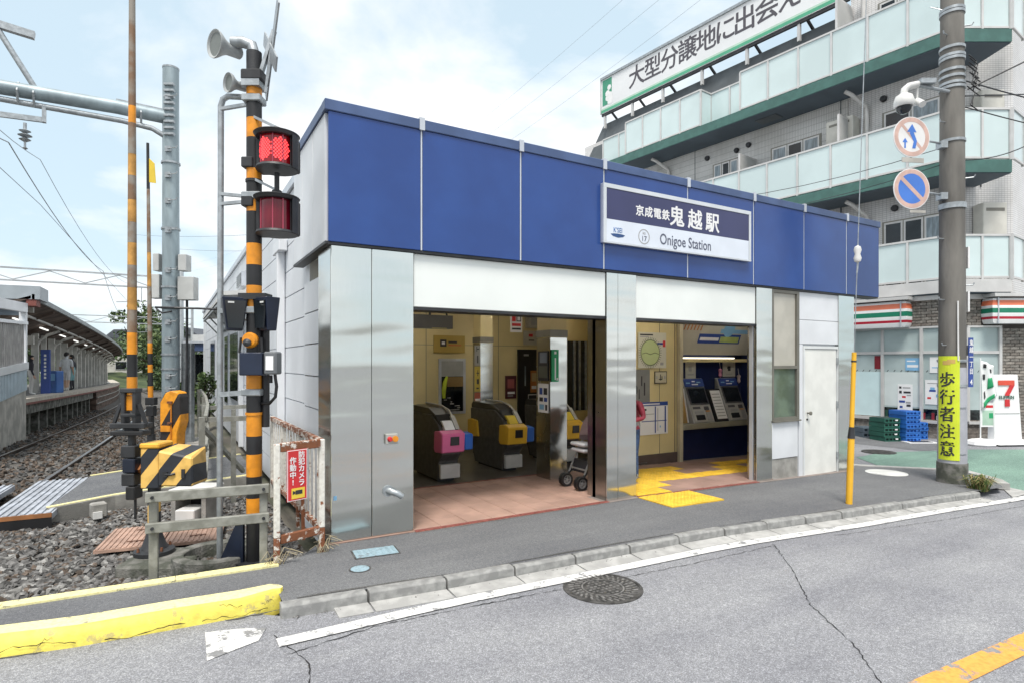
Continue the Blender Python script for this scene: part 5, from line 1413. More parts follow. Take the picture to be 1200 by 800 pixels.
acu(WFr, -2.48 * S3, zs(7.25, S3), .75, .85, .45); acu(WF2, .75, zs(4.45, S3), .62, 1.0, .35); acu(WF2, .75, zs(7.1, S3), .6, .95, .3)
m_wpipe = M("white_pvc_pipe", (.70, .68, .66), .4, var=.06)
def dpipe(u, z_top, z_bot):
    a = -u * S3
    MB().tube([WFr.p(a - .30, zs(z_top, S3), .75), WFr.p(a - .2, zs(z_top, S3) - .08, .6), WFr.p(a, zs(z_top, S3) - .38, .14), WFr.p(a, zs(z_top, S3) - .55, .10), WFr.p(a, zs(z_bot, S3), .10)], .058, 10).build("drain_pipe", m_wpipe, apt, smooth=True)
for u, a, b in ((1.62, 8.55, 6.0), (7.9, 8.6, 6.0), (1.6, 5.75, 3.3), (1.7, 11.5, 9.0)): dpipe(u, a, b)
for u, z in ((4.95, 8.25), (5.35, 8.2), (1.25, 8.3), (1.0, 5.5), (6.4, 8.25)): MB().lathe(WFr.at(-u * S3, zs(z, S3), .02), [(.09, 0), (.09, .06), (.07, .10), (.0, .11)], 12).build("vent_cap", m_dark, apt, smooth=True)
MB().bar(WFr.p(.55, zl, .04) if False else WF2.p(.98, zl + 2.9, .02), WF2.p(.98, zl + 5.0, .02), .03, .02).build("expansion_joint", m_dark, apt)
for u in (2.3, 6.9): MB().fbox(WFr, -u * S3, -u * S3 + .03, zl, zt_, .0, .03).build("expansion_joint", m_mans, apt)
# ---- ground floor: the shop
GZ0, GZT = -.3, zl + .012
gp_ = wall_poly(CG + N1 * -.06 + N2 * -.0, 3.2, 13)
MB().prism([(p.x, p.y) for p in wall_poly(CG - (N1 + N2) * .06, 3.2, 13)], GZ0, GZT - .02).build("shop_wall", m_mortar, apt)
MB().prism([(p.x, p.y) for p in wall_poly(CG + (N1 + N2) * .05, 3.2, 12.8)], GZT - .14, GZT - .022).build("shop_cornice", m_rail_a, apt)
bproto = {}
def brick(fr, a, z, w, mat):
    key = (round(w, 3), mat.name, id(fr))
    if key not in bproto:
        o = MB().fbox(Fr((0, 0, 0), fr.r), 0, w, 0, .062, -.05, .012).build("brick", mat, None); o.parent = apt; bproto[key] = o
    else:
        o = bproto[key].copy(); COL.objects.link(o); o.parent = apt
    o.location = fr.p(a, z, random.uniform(-.003, .003)) - Vector(apt.location)
def bricks(fr, a0, a1, z0, z1, bw=.235):
    z = z0; row = 0
    while z + .062 <= z1 + .001:
        a = a0 - (bw / 2 if row % 2 else 0)
        while a < a1 - .02:
            s0, s1 = max(a, a0), min(a + bw - .012, a1)
            if s1 - s0 > .05: brick(fr, s0, z, round(s1 - s0, 2), random.choice((m_brick, m_brick, m_brick2, m_brick3)))
            a += bw
        z += .074; row += 1
zb0, zb1 = zs(2.56, S1), zs(3.24, S1)
bricks(GF, -.70, -.01, zb0, zb1); bricks(GF2, .01, .93, zb0, zb1)
bricks(GF2, 1.43, 2.1, -.2, zb0 - .02)
# plinth bricks below the windows (larger flat tiles)
for fr, a0, a1 in ((GF, -3.2, -.01), (GF2, .01, 1.42)):
    n = max(2, round((a1 - a0) / .30))
    for r_ in range(3):
        for i in range(n):
            w = (a1 - a0) / n; MB().fbox(fr, a0 + w * i + .004, a0 + w * (i + 1) - .004, -.24 + r_ * .17, -.08 + r_ * .17, -.05, .014).build("plinth_tile", random.choice((m_brick2, m_brick)), apt)
# shop windows
m_shopg = M("pale_shop_glass", (.47, .56, .56), .06, var=.10, scale=1.2)
m_shopf = M("aqua_frost_film", (.60, .76, .78), .35, var=.03)
m_shopd = M("dark_shop_glass", (.045, .06, .06), .06, var=.5, scale=5)
zg0, zg1 = zs(.32, S1), zs(2.50, S1); ztr = zs(1.93, S1)
def shop_window(fr, edges):
    fr_o = MB().fbox(fr, edges[0], edges[-1], zg0 - .07, zg0, -.05, .07).build("window_sill", m_rail_a, apt)
    for a in edges: MB().fbox(fr, a - .035, a + .035, zg0, zg1, -.04, .05).build("mullion", m_rail_a, apt)
    for a, b in zip(edges, edges[1:]):
        MB().fbox(fr, a + .037, b - .037, ztr - .035, ztr + .035, -.03, .045).build("transom", m_rail_a, apt)
        MB().fbox(fr, a + .036, b - .036, ztr + .036, zg1, -.05, .0).build("pane", m_shopg, apt)
        p = MB().fbox(fr, a + .036, b - .036, zg0 + .28, ztr - .036, -.05, .001).build("pane", m_shopg, apt)
        MB().fbox(fr, a + .036, b - .036, zg0, zg0 + .278, -.05, .0).build("pane", m_shopd, apt)
        n = int((b - a) / .16)
        for i in range(n):
            x = a + .09 + .16 * i; MB().fprism(fr, [(x, 1.45), (x + .02, 1.45), (x + .055, 1.50), (x + .035, 1.50)], .0015, .003).build("film_dash", m_print_k, p)
    MB().fbox(fr, edges[0] - .03, edges[-1] + .03, zg1 + .002, zg1 + .05, -.04, .05).build("window_head", m_rail_a, apt)
eL = [-u * S1 for u in (4.0, 3.0, 2.15, 1.28, .43, .02)]
shop_window(GF, eL); shop_window(GF2, [.60, 1.40])
MB().fbox(GF2, .02, .56, zg0, zg1, -.05, .02).build("wall_panel", m_rail_a, apt)
MB().fbox(GF, -2.15 * S1 + .04, -1.28 * S1 - .04, zg0 + .02, 1.44, .002, .006).build("frost_film", m_shopf, apt)
MB().fbox(GF, -1.28 * S1 + .04, -.43 * S1 - .04, zs(.62, S1), 1.44, .002, .005).build("frost_film", M("white_film", (.62, .68, .67), .3, var=.03), apt)
def poster(name, label, fr, a0, a1, z0, z1, base, marks, c=.006, cat="poster", th=.006):
    t = thing(name, label, cat, tuple(fr.p((a0 + a1) / 2, z0, c)))
    MB().fbox(fr, a0, a1, z0, z1, c, c + th).build("sheet", base, t)
    w, h = a1 - a0, z1 - z0
    for k, (nm, x0, x1, y0, y1, m) in enumerate(marks):
        MB().fbox(fr, a0 + w * x0, a0 + w * x1, z0 + h * y0, z0 + h * y1, c + th + .0005 + .0002 * k, c + th + .0015 + .0002 * k).build(nm, m, t)
    return t
rr = random.Random(12)
for k in range(12):
    a = -1.3 + k * .105 + rr.uniform(-.02, .02)
    MB().fbox(GF, a, a + rr.uniform(.04, .085), zg0 + .01, zg0 + rr.uniform(.10, .25), .001, .006).build("goods_on_shelf", rr.choice([M("goods_red", (.28, .03, .04), .4), M("goods_dark_green", (.02, .07, .05), .4), M("goods_white", (.5, .5, .48), .4), m_shopd]), apt)
# awning signs
m_so, m_sg, m_sr = M("sign_orange_red", (.80, .20, .10), .35, var=.04), M("sign_green", (.01, .20, .115), .35, var=.04), M("sign_red", (.50, .02, .045), .35, var=.04)
m_sw = M("sign_white", (.82, .82, .82), .35, var=.03)
def awning(name, label, fr, a0, a1, z0, z1, endcap):
    t = thing(name, label, "shop sign", tuple(fr.p((a0 + a1) / 2, z0, .02)))
    h = z1 - z0
    prof = lambda s: .30 + .07 * math.sin(math.pi * (.15 + .7 * s))
    st = [(0, .17, m_sw), (.17, .27, m_sr), (.27, .41, m_sw), (.41, .60, m_sg), (.60, .71, m_sw), (.71, .91, m_so), (.91, 1, m_sw)]
    for s0, s1, m in st:
        def sl(x0, x1, inset):
            mb = MB(); k = 3
            for q in range(k):
                p0 = s0 + (s1 - s0) * q / k; p1 = s0 + (s1 - s0) * (q + 1) / k
                e0 = inset * (1 - min(1, 3.2 * min(p0, 1 - p0)) ** .5); e1 = inset * (1 - min(1, 3.2 * min(p1, 1 - p1)) ** .5)
                A, B_ = (x0 + (e0 if endcap < 0 else 0), x1 - (e0 if endcap > 0 else 0)), (x0 + (e1 if endcap < 0 else 0), x1 - (e1 if endcap > 0 else 0))
                mb.hexa([fr.p(A[0], z0 + h * p0, .02), fr.p(A[1], z0 + h * p0, .02), fr.p(A[1], z0 + h * p0, prof(p0)), fr.p(A[0], z0 + h * p0, prof(p0)),
                         fr.p(B_[0], z0 + h * p1, .02), fr.p(B_[1], z0 + h * p1, .02), fr.p(B_[1], z0 + h * p1, prof(p1)), fr.p(B_[0], z0 + h * p1, prof(p1))])
            return mb
        if endcap > 0: sl(a0, a1 - .145, 0).build("stripe", m, t); sl(a1 - .13, a1, .06).build("stripe", m, t)
        else: sl(a0 + .145, a1, 0).build("stripe", m, t); sl(a0, a0 + .13, .06).build("stripe", m, t)
    x = a1 - .137 if endcap > 0 else a0 + .137
    MB().fbox(fr, x - .012, x + .012, z0 - .004, z1 + .004, .02, .385).build("joint", m_alu, t)
    MB().fbox(fr, a0, a1 + (.05 if endcap > 0 else 0), z1 + .03, z1 + .11, .0, .44).build("top_cover", m_rail_a, t)
    return t
awning("shop_awning_sign", "orange, green and red striped shop sign with rounded right end beside the station", GF, -4.4, -.66, zs(2.54, S1), zs(3.16, S1), 1)
awning("shop_awning_sign", "orange, green and red striped shop sign right of the utility pole above brick pier", GF2, .93, 3.1, zs(2.58, S1), zs(3.16, S1), -1)
W_, K_, B_, R_, G_, Y_, GR_, SK_ = m_print_w, m_print_k, m_print_b, m_print_r, m_print_g, m_print_y, m_print_gr, m_print_s
poster("notice_board", "white notice with dark symbols and lines standing in the shop window above the crates", GF, -1.0, -.66, zs(.50, S1), zs(1.16, S1), W_,
       [("border", .03, .97, .02, .03, GR_), ("symbol", .10, .26, .84, .92, K_), ("text_line", .34, .86, .85, .90, GR_), ("symbol", .10, .28, .66, .76, K_), ("text_line", .40, .88, .67, .74, K_), ("symbol", .30, .55, .50, .57, R_), ("text_line", .62, .90, .58, .62, GR_), ("symbol", .10, .50, .32, .40, B_), ("text_line", .56, .88, .30, .36, GR_), ("symbol", .60, .88, .18, .26, K_), ("text_line", .14, .34, .12, .2, B_)], cat="notice")
poster("window_poster", "small sky blue poster in the upper corner of the shop window", GF, -.82, -.50, zs(1.50, S1), zs(1.80, S1), SK_, [("text_line", .1, .7, .7, .8, W_), ("text_line", .12, .9, .25, .45, W_)])
poster("window_poster", "white poster with blue bowl picture in shop window beside the utility pole", GF, -.38, -.06, zs(.70, S1), zs(1.28, S1), W_, [("picture", .28, .72, .52, .60, B_), ("picture", .35, .65, .60, .70, SK_), ("text_line", .15, .4, .22, .3, R_), ("picture", .74, .98, .3, .42, SK_), ("text_line", .15, .85, .85, .88, GR_)])
poster("window_poster", "white sheet taped high in the shop window beside the utility pole", GF, -.28, -.04, zs(1.45, S1), zs(1.82, S1), W_, [("text_line", .2, .8, .3, .36, SK_)])
MB().fbox(GF, -1.56, -1.40, 1.52, zs(1.86, S1), .0022, .007).build("red_display", M("dark_red_display", (.22, .02, .03), .4), apt)
mb = MB(); rr = random.Random(3)
# standing sign and banner
def stand_frame(px, d, yaw=0):
    r = (px - 600) / 685 * d; x, y = .507 * d + .862 * r, .862 * d - .507 * r
    return x, y, face_cam(x, y, zroad(x) + .004, yaw)
x, y, fs7 = stand_frame(1177, 13.55, 6)
t = thing("standing_sign", "white standing convenience store sign with a red seven on a low base", "standing sign", tuple(fs7.o))
dz7 = 0
MB().hexa([fs7.p(-.34, .12, -.10), fs7.p(.36, .12, -.10), fs7.p(.36, .12, .10), fs7.p(-.34, .12, .10), fs7.p(-.36, 1.62, -.05), fs7.p(.30, 1.62, -.05), fs7.p(.30, 1.62, .05), fs7.p(-.36, 1.62, .05)]).build("panel", m_sw, t, bevel=.015)
MB().hexa([fs7.p(-.40, .0, -.28), fs7.p(.42, .0, -.28), fs7.p(.42, .0, .28), fs7.p(-.40, .0, .28), fs7.p(-.36, .13, -.18), fs7.p(.40, .13, -.18), fs7.p(.40, .13, .18), fs7.p(-.36, .13, .18)]).build("base", m_sw, t, bevel=.02)
MB().fbox(fs7, -.41, .43, -.02, .03, -.29, .29).build("base_foot", m_dark, t)
MB().fbox(fs7, -.33, .30, .72, .735, .082, .086).build("seam", GR_, t)
f7 = Fr(fs7.p(-.03, 1.18, .078), fs7.r, (fs7.u * 1.5 + fs7.n * -.05).normalized())
L7 = MB(); L7.fprism(f7, [(-.20, .20), (-.20, .31), (.21, .31), (.21, .20), (.14, .20)], 0, .008); L7.build("emblem_bar", M("emblem_orange_red", (.78, .09, .05), .4), t)
MB().fprism(f7, [(.10, .199), (.21, .199), (.075, -.02), (.075, -.04), (-.04, -.04), (-.03, .0)], 0, .008).build("emblem_stem", m_print_r, t)
MB().fprism(f7, [(-.04, -.125), (.075, -.125), (.075, -.29), (-.05, -.29)], 0, .008).build("emblem_stem", m_print_r, t)
text(f7.at(.0, -.083, .001), "ELEVEN", .105, M("emblem_dark_green", (.02, .10, .07), .5), "lettering", t, bold=.003, squash=1.1)
x, y, fb7 = stand_frame(1149, 13.45, 0)
t = thing("banner_flag", "drooping white and green banner flag on a pole with a white plastic base", "banner flag", tuple(fb7.o))
MB().lathe(Fr(fb7.o, (1, 0, 0), (0, 1, 0)), [(.28, 0), (.30, .03), (.27, .10), (.17, .14), (.05, .16), (.0, .165)], 8).build("base", m_sw, t)
MB().cyl(fb7.p(0, .15), fb7.p(0, 2.0), .014, n=8).build("pole", m_sw, t)
def cloth(fr, f, nu, nv, name, mat, par):
    vs = [fr.p(*f(i / nu, j / nv)) for j in range(nv + 1) for i in range(nu + 1)]
    fs = [(j * (nu + 1) + i, j * (nu + 1) + i + 1, (j + 1) * (nu + 1) + i + 1, (j + 1) * (nu + 1) + i) for j in range(nv) for i in range(nu)]
    o = MB().add(vs, fs).build(name, mat, par, smooth=True)
    s_ = o.modifiers.new("thickness", 'SOLIDIFY'); s_.thickness = .004
    return o
flagf = lambda s, v: (s * (.27 - .07 * v) + .08 * v * s + .06 * (1 - v) * s * 1.4, 1.95 - (1 - v) * (1.15 - .35 * s) - s * .12 * v, .03 * math.sin(s * 9 + v * 4) + .02)
cloth(fb7, lambda s, v: flagf(s, v), 10, 14, "flag_cloth", m_sw, t)
for (s0, s1, v0, v1, m, nm) in ((.1, .8, .02, .14, G_, "green_band"), (.45, .8, .35, .62, G_, "green_print"), (.12, .3, .2, .34, K_, "black_print"), (.15, .32, .6, .72, K_, "black_print"), (.2, .35, .86, .95, K_, "black_print"), (.65, .85, .75, .86, K_, "black_print")):
    cloth(fb7, lambda s, v: (lambda q: (q[0], q[1], q[2] + .012))(flagf(s0 + (s1 - s0) * s, v0 + (v1 - v0) * v)), 4, 4, nm, m, t)
MB().fbox(fb7, .02, .40, .42, .98, -.02, -.006).build("lower_placard", m_sw, t)
for (a0, a1, b0, b1, m) in ((.05, .36, .46, .80, M("pale_green_print", (.45, .62, .50), .6)), (.06, .30, .86, .92, R_), (.20, .32, .62, .74, G_)): MB().fbox(fb7, a0, a1, b0, b1, -.0058 + (.002 if m is G_ else 0), -.004 + (.002 if m is G_ else 0)).build("print", m, t)

# crates
def crate_proto(w, d, h, mat, matd):
    root = thing("crate", None, "crate")
    fr = Fr((0, 0, 0), (1, 0, 0))
    MB().fbox(fr, -w / 2 + .02, w / 2 - .02, .010, h - .006, -d / 2 + .02, d / 2 - .028).build("body", matd, root)
    MB().fbox(fr, w * .18, w * .34, h * .38, h * .66, d / 2 - .012, d / 2 + .004).build("tag", m_print_w if mat.name == 'crate_green' else mat, root)
    MB().fbox(fr, -w / 2, w / 2, 0, .022, -d / 2, d / 2).build("bottom_rim", mat, root)
    MB().fbox(fr, -w / 2, w / 2, h - .034, h - .010, -d / 2, d / 2).build("top_rim", mat, root)
    for q in range(5):
        a = -w / 2 + (w - .02) * q / 4
        MB().fbox(fr, a, a + .02 + (.03 if q in (0, 4) else 0) * (1 if q == 0 else -1) * 0, .023, h - .031, d / 2 - .014, d / 2).build("rib", mat, root)
    MB().fbox(fr, w / 2 - .014, w / 2, .023, h - .031, -d / 2, d / 2 - .015).build("side_wall", mat, root)
    MB().fbox(fr, -w / 2, -w / 2 + .014, .023, h - .031, -d / 2, d / 2 - .015).build("side_wall", mat, root)
    return root
m_cg, m_cb, m_cgr = M("crate_green", (.02, .12, .085), .5, var=.12, rnd=.12), M("crate_blue", (.03, .17, .58), .45, var=.08, rnd=.12), M("crate_slate", (.12, .16, .20), .55, var=.12)
m_cgd, m_cbd, m_cgrd = M("crate_green_inner", (.01, .035, .03), .6), M("crate_blue_inner", (.02, .10, .38), .6), M("crate_slate_inner", (.05, .07, .09), .6)
def stack(px, d, n, h, proto, labels, grp, yaw, tags=None, dx=0):
    x, y, f = stand_frame(px, d, yaw); rz = math.atan2(f.r.y, f.r.x)
    for k in range(n):
        lab = labels[k]
        c = proto if proto.get('used') is None else None
        o = copy_tree(proto, (x + random.uniform(-.012, .012), y + random.uniform(-.012, .012), zroad(x) + .004 + k * (h + .001)), rz, lab, grp)
def ords(n, col, where):
    nm = ["lowest", "second from the bottom", "third from the bottom", "fourth from the bottom", "fifth from the bottom", "sixth from the bottom", "seventh from the bottom"]
    return [f"{col} crate {where}, " + (nm[k] if k < n - 1 else "topmost") for k in range(n)]
def consume(proto):
    for c in list(proto.children): bpy.data.objects.remove(c)
    bpy.data.objects.remove(proto)
pg = crate_proto(.42, .50, .112, m_cg, m_cgd)
stack(1036.5, 14.35, 5, .112, pg, ords(5, "dark green", "in the stack by the shop window"), "green crates stacked by the shop window", 8)
consume(pg)
pb = crate_proto(.40, .52, .105, m_cb, m_cbd)
stack(1060, 14.30, 7, .105, pb, ords(7, "bright blue", "in the taller blue stack by the shop"), "blue crates stacked by the shop window", 10)
stack(1069, 14.75, 4, .105, pb, ords(4, "bright blue", "in the low blue stack half behind"), "blue crates stacked by the shop window", 10)
consume(pb)
pgr = crate_proto(.46, .50, .125, m_cgr, m_cgrd)
stack(1014, 15.1, 2, .125, pgr, ords(2, "slate grey", "beside the green stack"), "grey crates by the shop window", 6)
consume(pgr)
MB_t = thing("floor_mat", "flat white and dark mat lying in front of the blue crates", "mat", (15.9, 7.1, -.2))
x, y, fm_ = stand_frame(1078, 13.9)
MB().fbox(Fr((x, y, zroad(x) + .002), R2, -N2), -.35, .35, -.16, .16, .003, .02).build("mat", m_sw, MB_t); MB().fbox(Fr((x, y, zroad(x)), R2, -N2), -.24, .25, -.09, .09, .021, .03).build("inset", m_dark, MB_t)

# ---- rooftop billboard
bb = thing("rooftop_billboard", "long white rooftop billboard with big dark Japanese lettering and green lower band", "billboard", tuple(WFr.p(-7, zs(11.2, S3), 0)))
FB = WFr.at(0, 0, .12)
u0, u1 = 2.05 * S3, 11.13 * S3; zb0_, zb1_ = zs(11.27, S3), zs(12.56, S3); bh = zb1_ - zb0_
MB().fbox(FB, -u1, -u0, zb0_, zb1_, -.16, .0).build("board", M("billboard_white", (.76, .77, .78), .4, var=.03, scale=1), bb)
MB().fbox(FB, -u1 - .02, -u0 + .02, zb1_ + .002, zb1_ + .10, -.22, .05).build("top_frame", m_galv, bb)
MB().fbox(FB, -u1 - .05, -u1 - .002, zb0_, zb1_, -.2, .03).build("end_frame", m_rail_a, bb)
MB().fbox(FB, -u1, -u0, zb0_ + .02, zb0_ + .13, .001, .006).build("green_band", M("billboard_green", (.09, .40, .24), .5, var=.05), bb)
MB().fbox(FB, -u1, -u0, zb0_ + .131, zb0_ + .20, .001, .005).build("pale_green_band", M("billboard_pale_green", (.48, .66, .54), .5, var=.05), bb)
lg = MB().fbox(FB, -u1 + .08, -u1 + .62, zb0_ + .30, zb1_ - .05, .001, .006).build("logo_block", M("logo_green", (.06, .30, .19), .5, var=.05), bb)
rr = random.Random(9)
mb = MB()
for i in range(16):
    a, b, s = rr.uniform(.3, .55), rr.uniform(.36, 1.05), rr.uniform(.07, .15)
    mb.fprism(FB.at(-u1 + .05 + a, zb0_ + b, .0062 + i * .0001), [(s * math.cos(q * .9), s * math.sin(q * .9)) for q in range(7)], 0, .001)
mb.build("logo_leaves", m_print_w, lg, kind='stuff')
m_ink = M("billboard_ink", (.085, .08, .095), .6, var=.05)
for ch, (zx, zy_) in zip("大型分譲地に出会える", ((248, 365), (318, 322), (392, 282), (470, 238), (553, 200), (637, 168), (722, 125), (820, 85), (918, 45), (1015, 5))):
    px, py = 680 + zx / 3.75, zy_ / 3.75
    rx = .507 + .862 * (px - 600) / 685, .862 - .507 * (px - 600) / 685
    # where the column of the letter meets the board plane
    o2, d2 = FB.o, FB.r
    det = rx[0] * -d2.y + d2.x * rx[1]
    k = (o2.x * -d2.y + d2.x * o2.y) / det
    a = ((rx[0] * k - o2.x) * d2.x + (rx[1] * k - o2.y) * d2.y)
    text(FB.at(a, zb0_ + bh * .575, .002), ch, .92, m_ink, "lettering", bb, bold=.014, squash=.96)
for u in (11.0, 9.6, 8.2, 6.6, 5.0, 3.4, 2.2):
    MB().bar(FB.p(-u * S3, zb0_, -.08), FB.p(-u * S3, zs(10.7, S3), -.08), .09, .09).build("post", m_rail_a, bb)
    MB().bar(FB.p(-u * S3 + .05, zb0_ + .3, -.2), FB.p(-u * S3 + .25, zs(10.75, S3), -1.1), .07, .07).build("brace", m_dark, bb)
MB().bar(FB.p(-u1, zb0_ - .06, -.06), FB.p(-u0, zb0_ - .06, -.06), .08, .10).build("bottom_beam", m_dark, bb)

# ------------------------------------------------------------ utility pole and what hangs on it
UP = Vector((10.23, 4.25, 0)); zg = gz(10.15)
m_pole = M("stained_pole_concrete", (.20, .19, .172), .9, var=.28, scale=3, stretch=(1, 1, .22), bump=.25, bscale=40, col2=(.12, .114, .104))
m_polew = M("pole_wrap_grey", (.40, .41, .45), .6, var=.08, scale=4)
up = thing("utility_pole", "thick stained concrete utility pole at the pavement corner", "utility pole", (UP.x, UP.y, zg))
Fp = face_cam(UP.x, UP.y, 0)
MB().cyl((*UP.xy, zg - .3), (*UP.xy, 9.2), .182, .138, 32).build("pole", m_pole, up, smooth=True)
MB().cyl((*UP.xy, zg - .3), (*UP.xy, .19), .202, .196, 32).build("pole_foot", m_concd, up, smooth=True)
MB().cyl((*UP.xy, .191), (*UP.xy, 1.62), .1855, .180, 32).build("pole_wrap", m_polew, up, smooth=True)
Fz = Fr((*UP.xy, 0), (1, 0, 0), (0, 1, 0))
def pr_(z): return .182 - (z - zg) / 9.4 * .044
for z in (4.02, 4.06, 5.02, 5.82, 5.88, 5.98, 6.08, 6.25, 6.30, 6.42, 6.95, 7.0, 1.35, 1.72):
    MB().lathe(Fz, [(pr_(z), z - .02), (pr_(z) + .014, z - .02), (pr_(z) + .014, z + .02), (pr_(z), z + .02)], 28).build("steel_band", m_galv, up, smooth=True)
for z, ang in ((3.55, -75), (4.45, 60), (5.3, -70), (6.6, -60), (2.63, -70), (1.95, -62), (2.85, 75), (6.75, 70)):
    a = math.radians(ang); dv_ = Fp.n * math.cos(a) + Fp.r * math.sin(a); b0 = Vector((*UP.xy, z)) + dv_ * pr_(z)
    MB().tube([b0, b0 + dv_ * .10, b0 + dv_ * .12 + Vector((0, 0, .035))], .010, 6).build("step_bolt", m_galv, up)
MB().tube([Vector((*UP.xy, 2.6)) + Fp.n * .180 + Fp.r * -.05, Vector((*UP.xy, 1.9)) + Fp.n * .186 + Fp.r * -.05, Vector((*UP.xy, 1.72)) + Fp.n * .190 + Fp.r * -.05], .012, 6).build("pale_conduit", m_offw, up)
for z0, z1 in ((3.10, 3.42), (2.45, 2.75), (1.80, 1.95)): MB().fbox(Fp, .165, .19, z0, z1, .02, .10).build("white_tag", m_print_w, up)
rr = random.Random(2)
for i in range(7):
    z = 5.75 + rr.uniform(0, .6); a = rr.uniform(.3, 1.4)
    p0 = Vector((*UP.xy, z)) + Fp.n * .2 * math.cos(a) + Fp.r * .22 * math.sin(a)
    MB().tube([p0, p0 + Fp.r * .12 + Vector((0, 0, -.1)), p0 + Fp.r * .05 + Vector((0, 0, -.28)), p0 + Fp.r * .16 + Vector((0, 0, -.36))], .009, 5).build("cable_loop", m_black, up)
MB().tube([Vector((*UP.xy, 7.05)) + Fp.r * -.22, Vector((*UP.xy, 7.0)) + Fp.r * -.40 + Fp.n * .1, Vector((*UP.xy, 6.9)) + Fp.r * -.3 + Fp.n * .2], .008, 5).build("cable_loop", m_galv, up)
# caution banner wrapped on the pole
def wrapped(fr, R, a0, a1, z0, z1, c, name, mat, par, n=8):
    mb = MB()
    for i in range(n):
        t0, t1 = (a0 + (a1 - a0) * i / n) / R, (a0 + (a1 - a0) * (i + 1) / n) / R
        q = []
        for z in (z0, z1):
            for t_, rr_ in ((t0, R), (t1, R), (t1, R + c), (t0, R + c)): q.append(fr.o + fr.r * (rr_ * math.sin(t_)) + fr.n * (rr_ * math.cos(t_)) + Vector((0, 0, z)))
        mb.hexa(q)
    return mb.build(name, mat, par, smooth=True)
fw = Fr((*UP.xy, 0), Matrix.Rotation(math.radians(-52), 3, 'Z') @ Fp.r)
bn = thing("caution_banner", "tall yellow green pedestrian caution banner with black Japanese letters tied round the utility pole", "banner", tuple(fw.p(0, .25, .21)))
RB = .189
wrapped(fw, RB, -.142, .142, .24, 1.79, .006, "banner_sheet", M("fluorescent_banner", (.62, .72, .03), .55, var=.06, scale=3), bn)
def wtext(fr, R, s, a, z, size, mat, name, par, bold=0., sq=1.):
    f0 = Fr((0, 0, 0), (1, 0, 0), (0, 0, 1)); o = text(f0, s, size, mat, name, None, bold=bold, squash=sq)
    o.parent = par; inv = world_inv(par)
    for v in o.data.vertices:
        t_ = (v.co.x + a) / R; v.co = inv @ (fr.o + fr.r * (R * math.sin(t_)) + fr.n * ((R + .002 - v.co.y) * math.cos(t_)) + Vector((0, 0, z + v.co.z)))
    return o
for i, ch in enumerate("歩行者注意"): wtext(fw, RB + .006, ch, -.015, 1.425 - .258 * i, .235, m_print_k, "lettering", bn, bold=.005, sq=.90)
em = MB()
for q in range(2): wrapped(fw, RB + .0065, -.07 + .06 * q, .03 + .06 * q, 1.66 + .02 * q, 1.72 + .02 * q, .001 + .0006 * q, "emblem", M("banner_emblem_tan", (.62, .42, .12), .6), bn, 4)
for z in (1.72, 1.02, .33): wrapped(fw, RB + .001, -.26, .26, z, z + .012, .004, "tie_strap", m_galv, bn)
# blue address plate
ad = thing("address_plate", "narrow dark blue address plate with white characters on the right of the utility pole", "address plate", (10.3, 4.2, 1.4))
fd = Fr(Vector((*UP.xy, 0)) + Fp.r * .185 + Fp.n * .115, Matrix.Rotation(math.radians(24), 3, 'Z') @ Fp.r)
MB().fbox(fd, -.055, .055, 1.33, 2.06, .0, .012).build("plate", m_print_b, ad)
MB().fbox(fd, -.048, .048, 1.90, 2.04, .0125, .0135).build("white_field", m_print_w, ad) if False else None
vtext(fd.at(0, 1.98, .013), "鬼越一丁目", .095, .105, m_print_w, "lettering", ad, bold=.002)
text(fd.at(0, 1.40, .013), "4", .11, m_print_w, "lettering", ad, bold=.003)
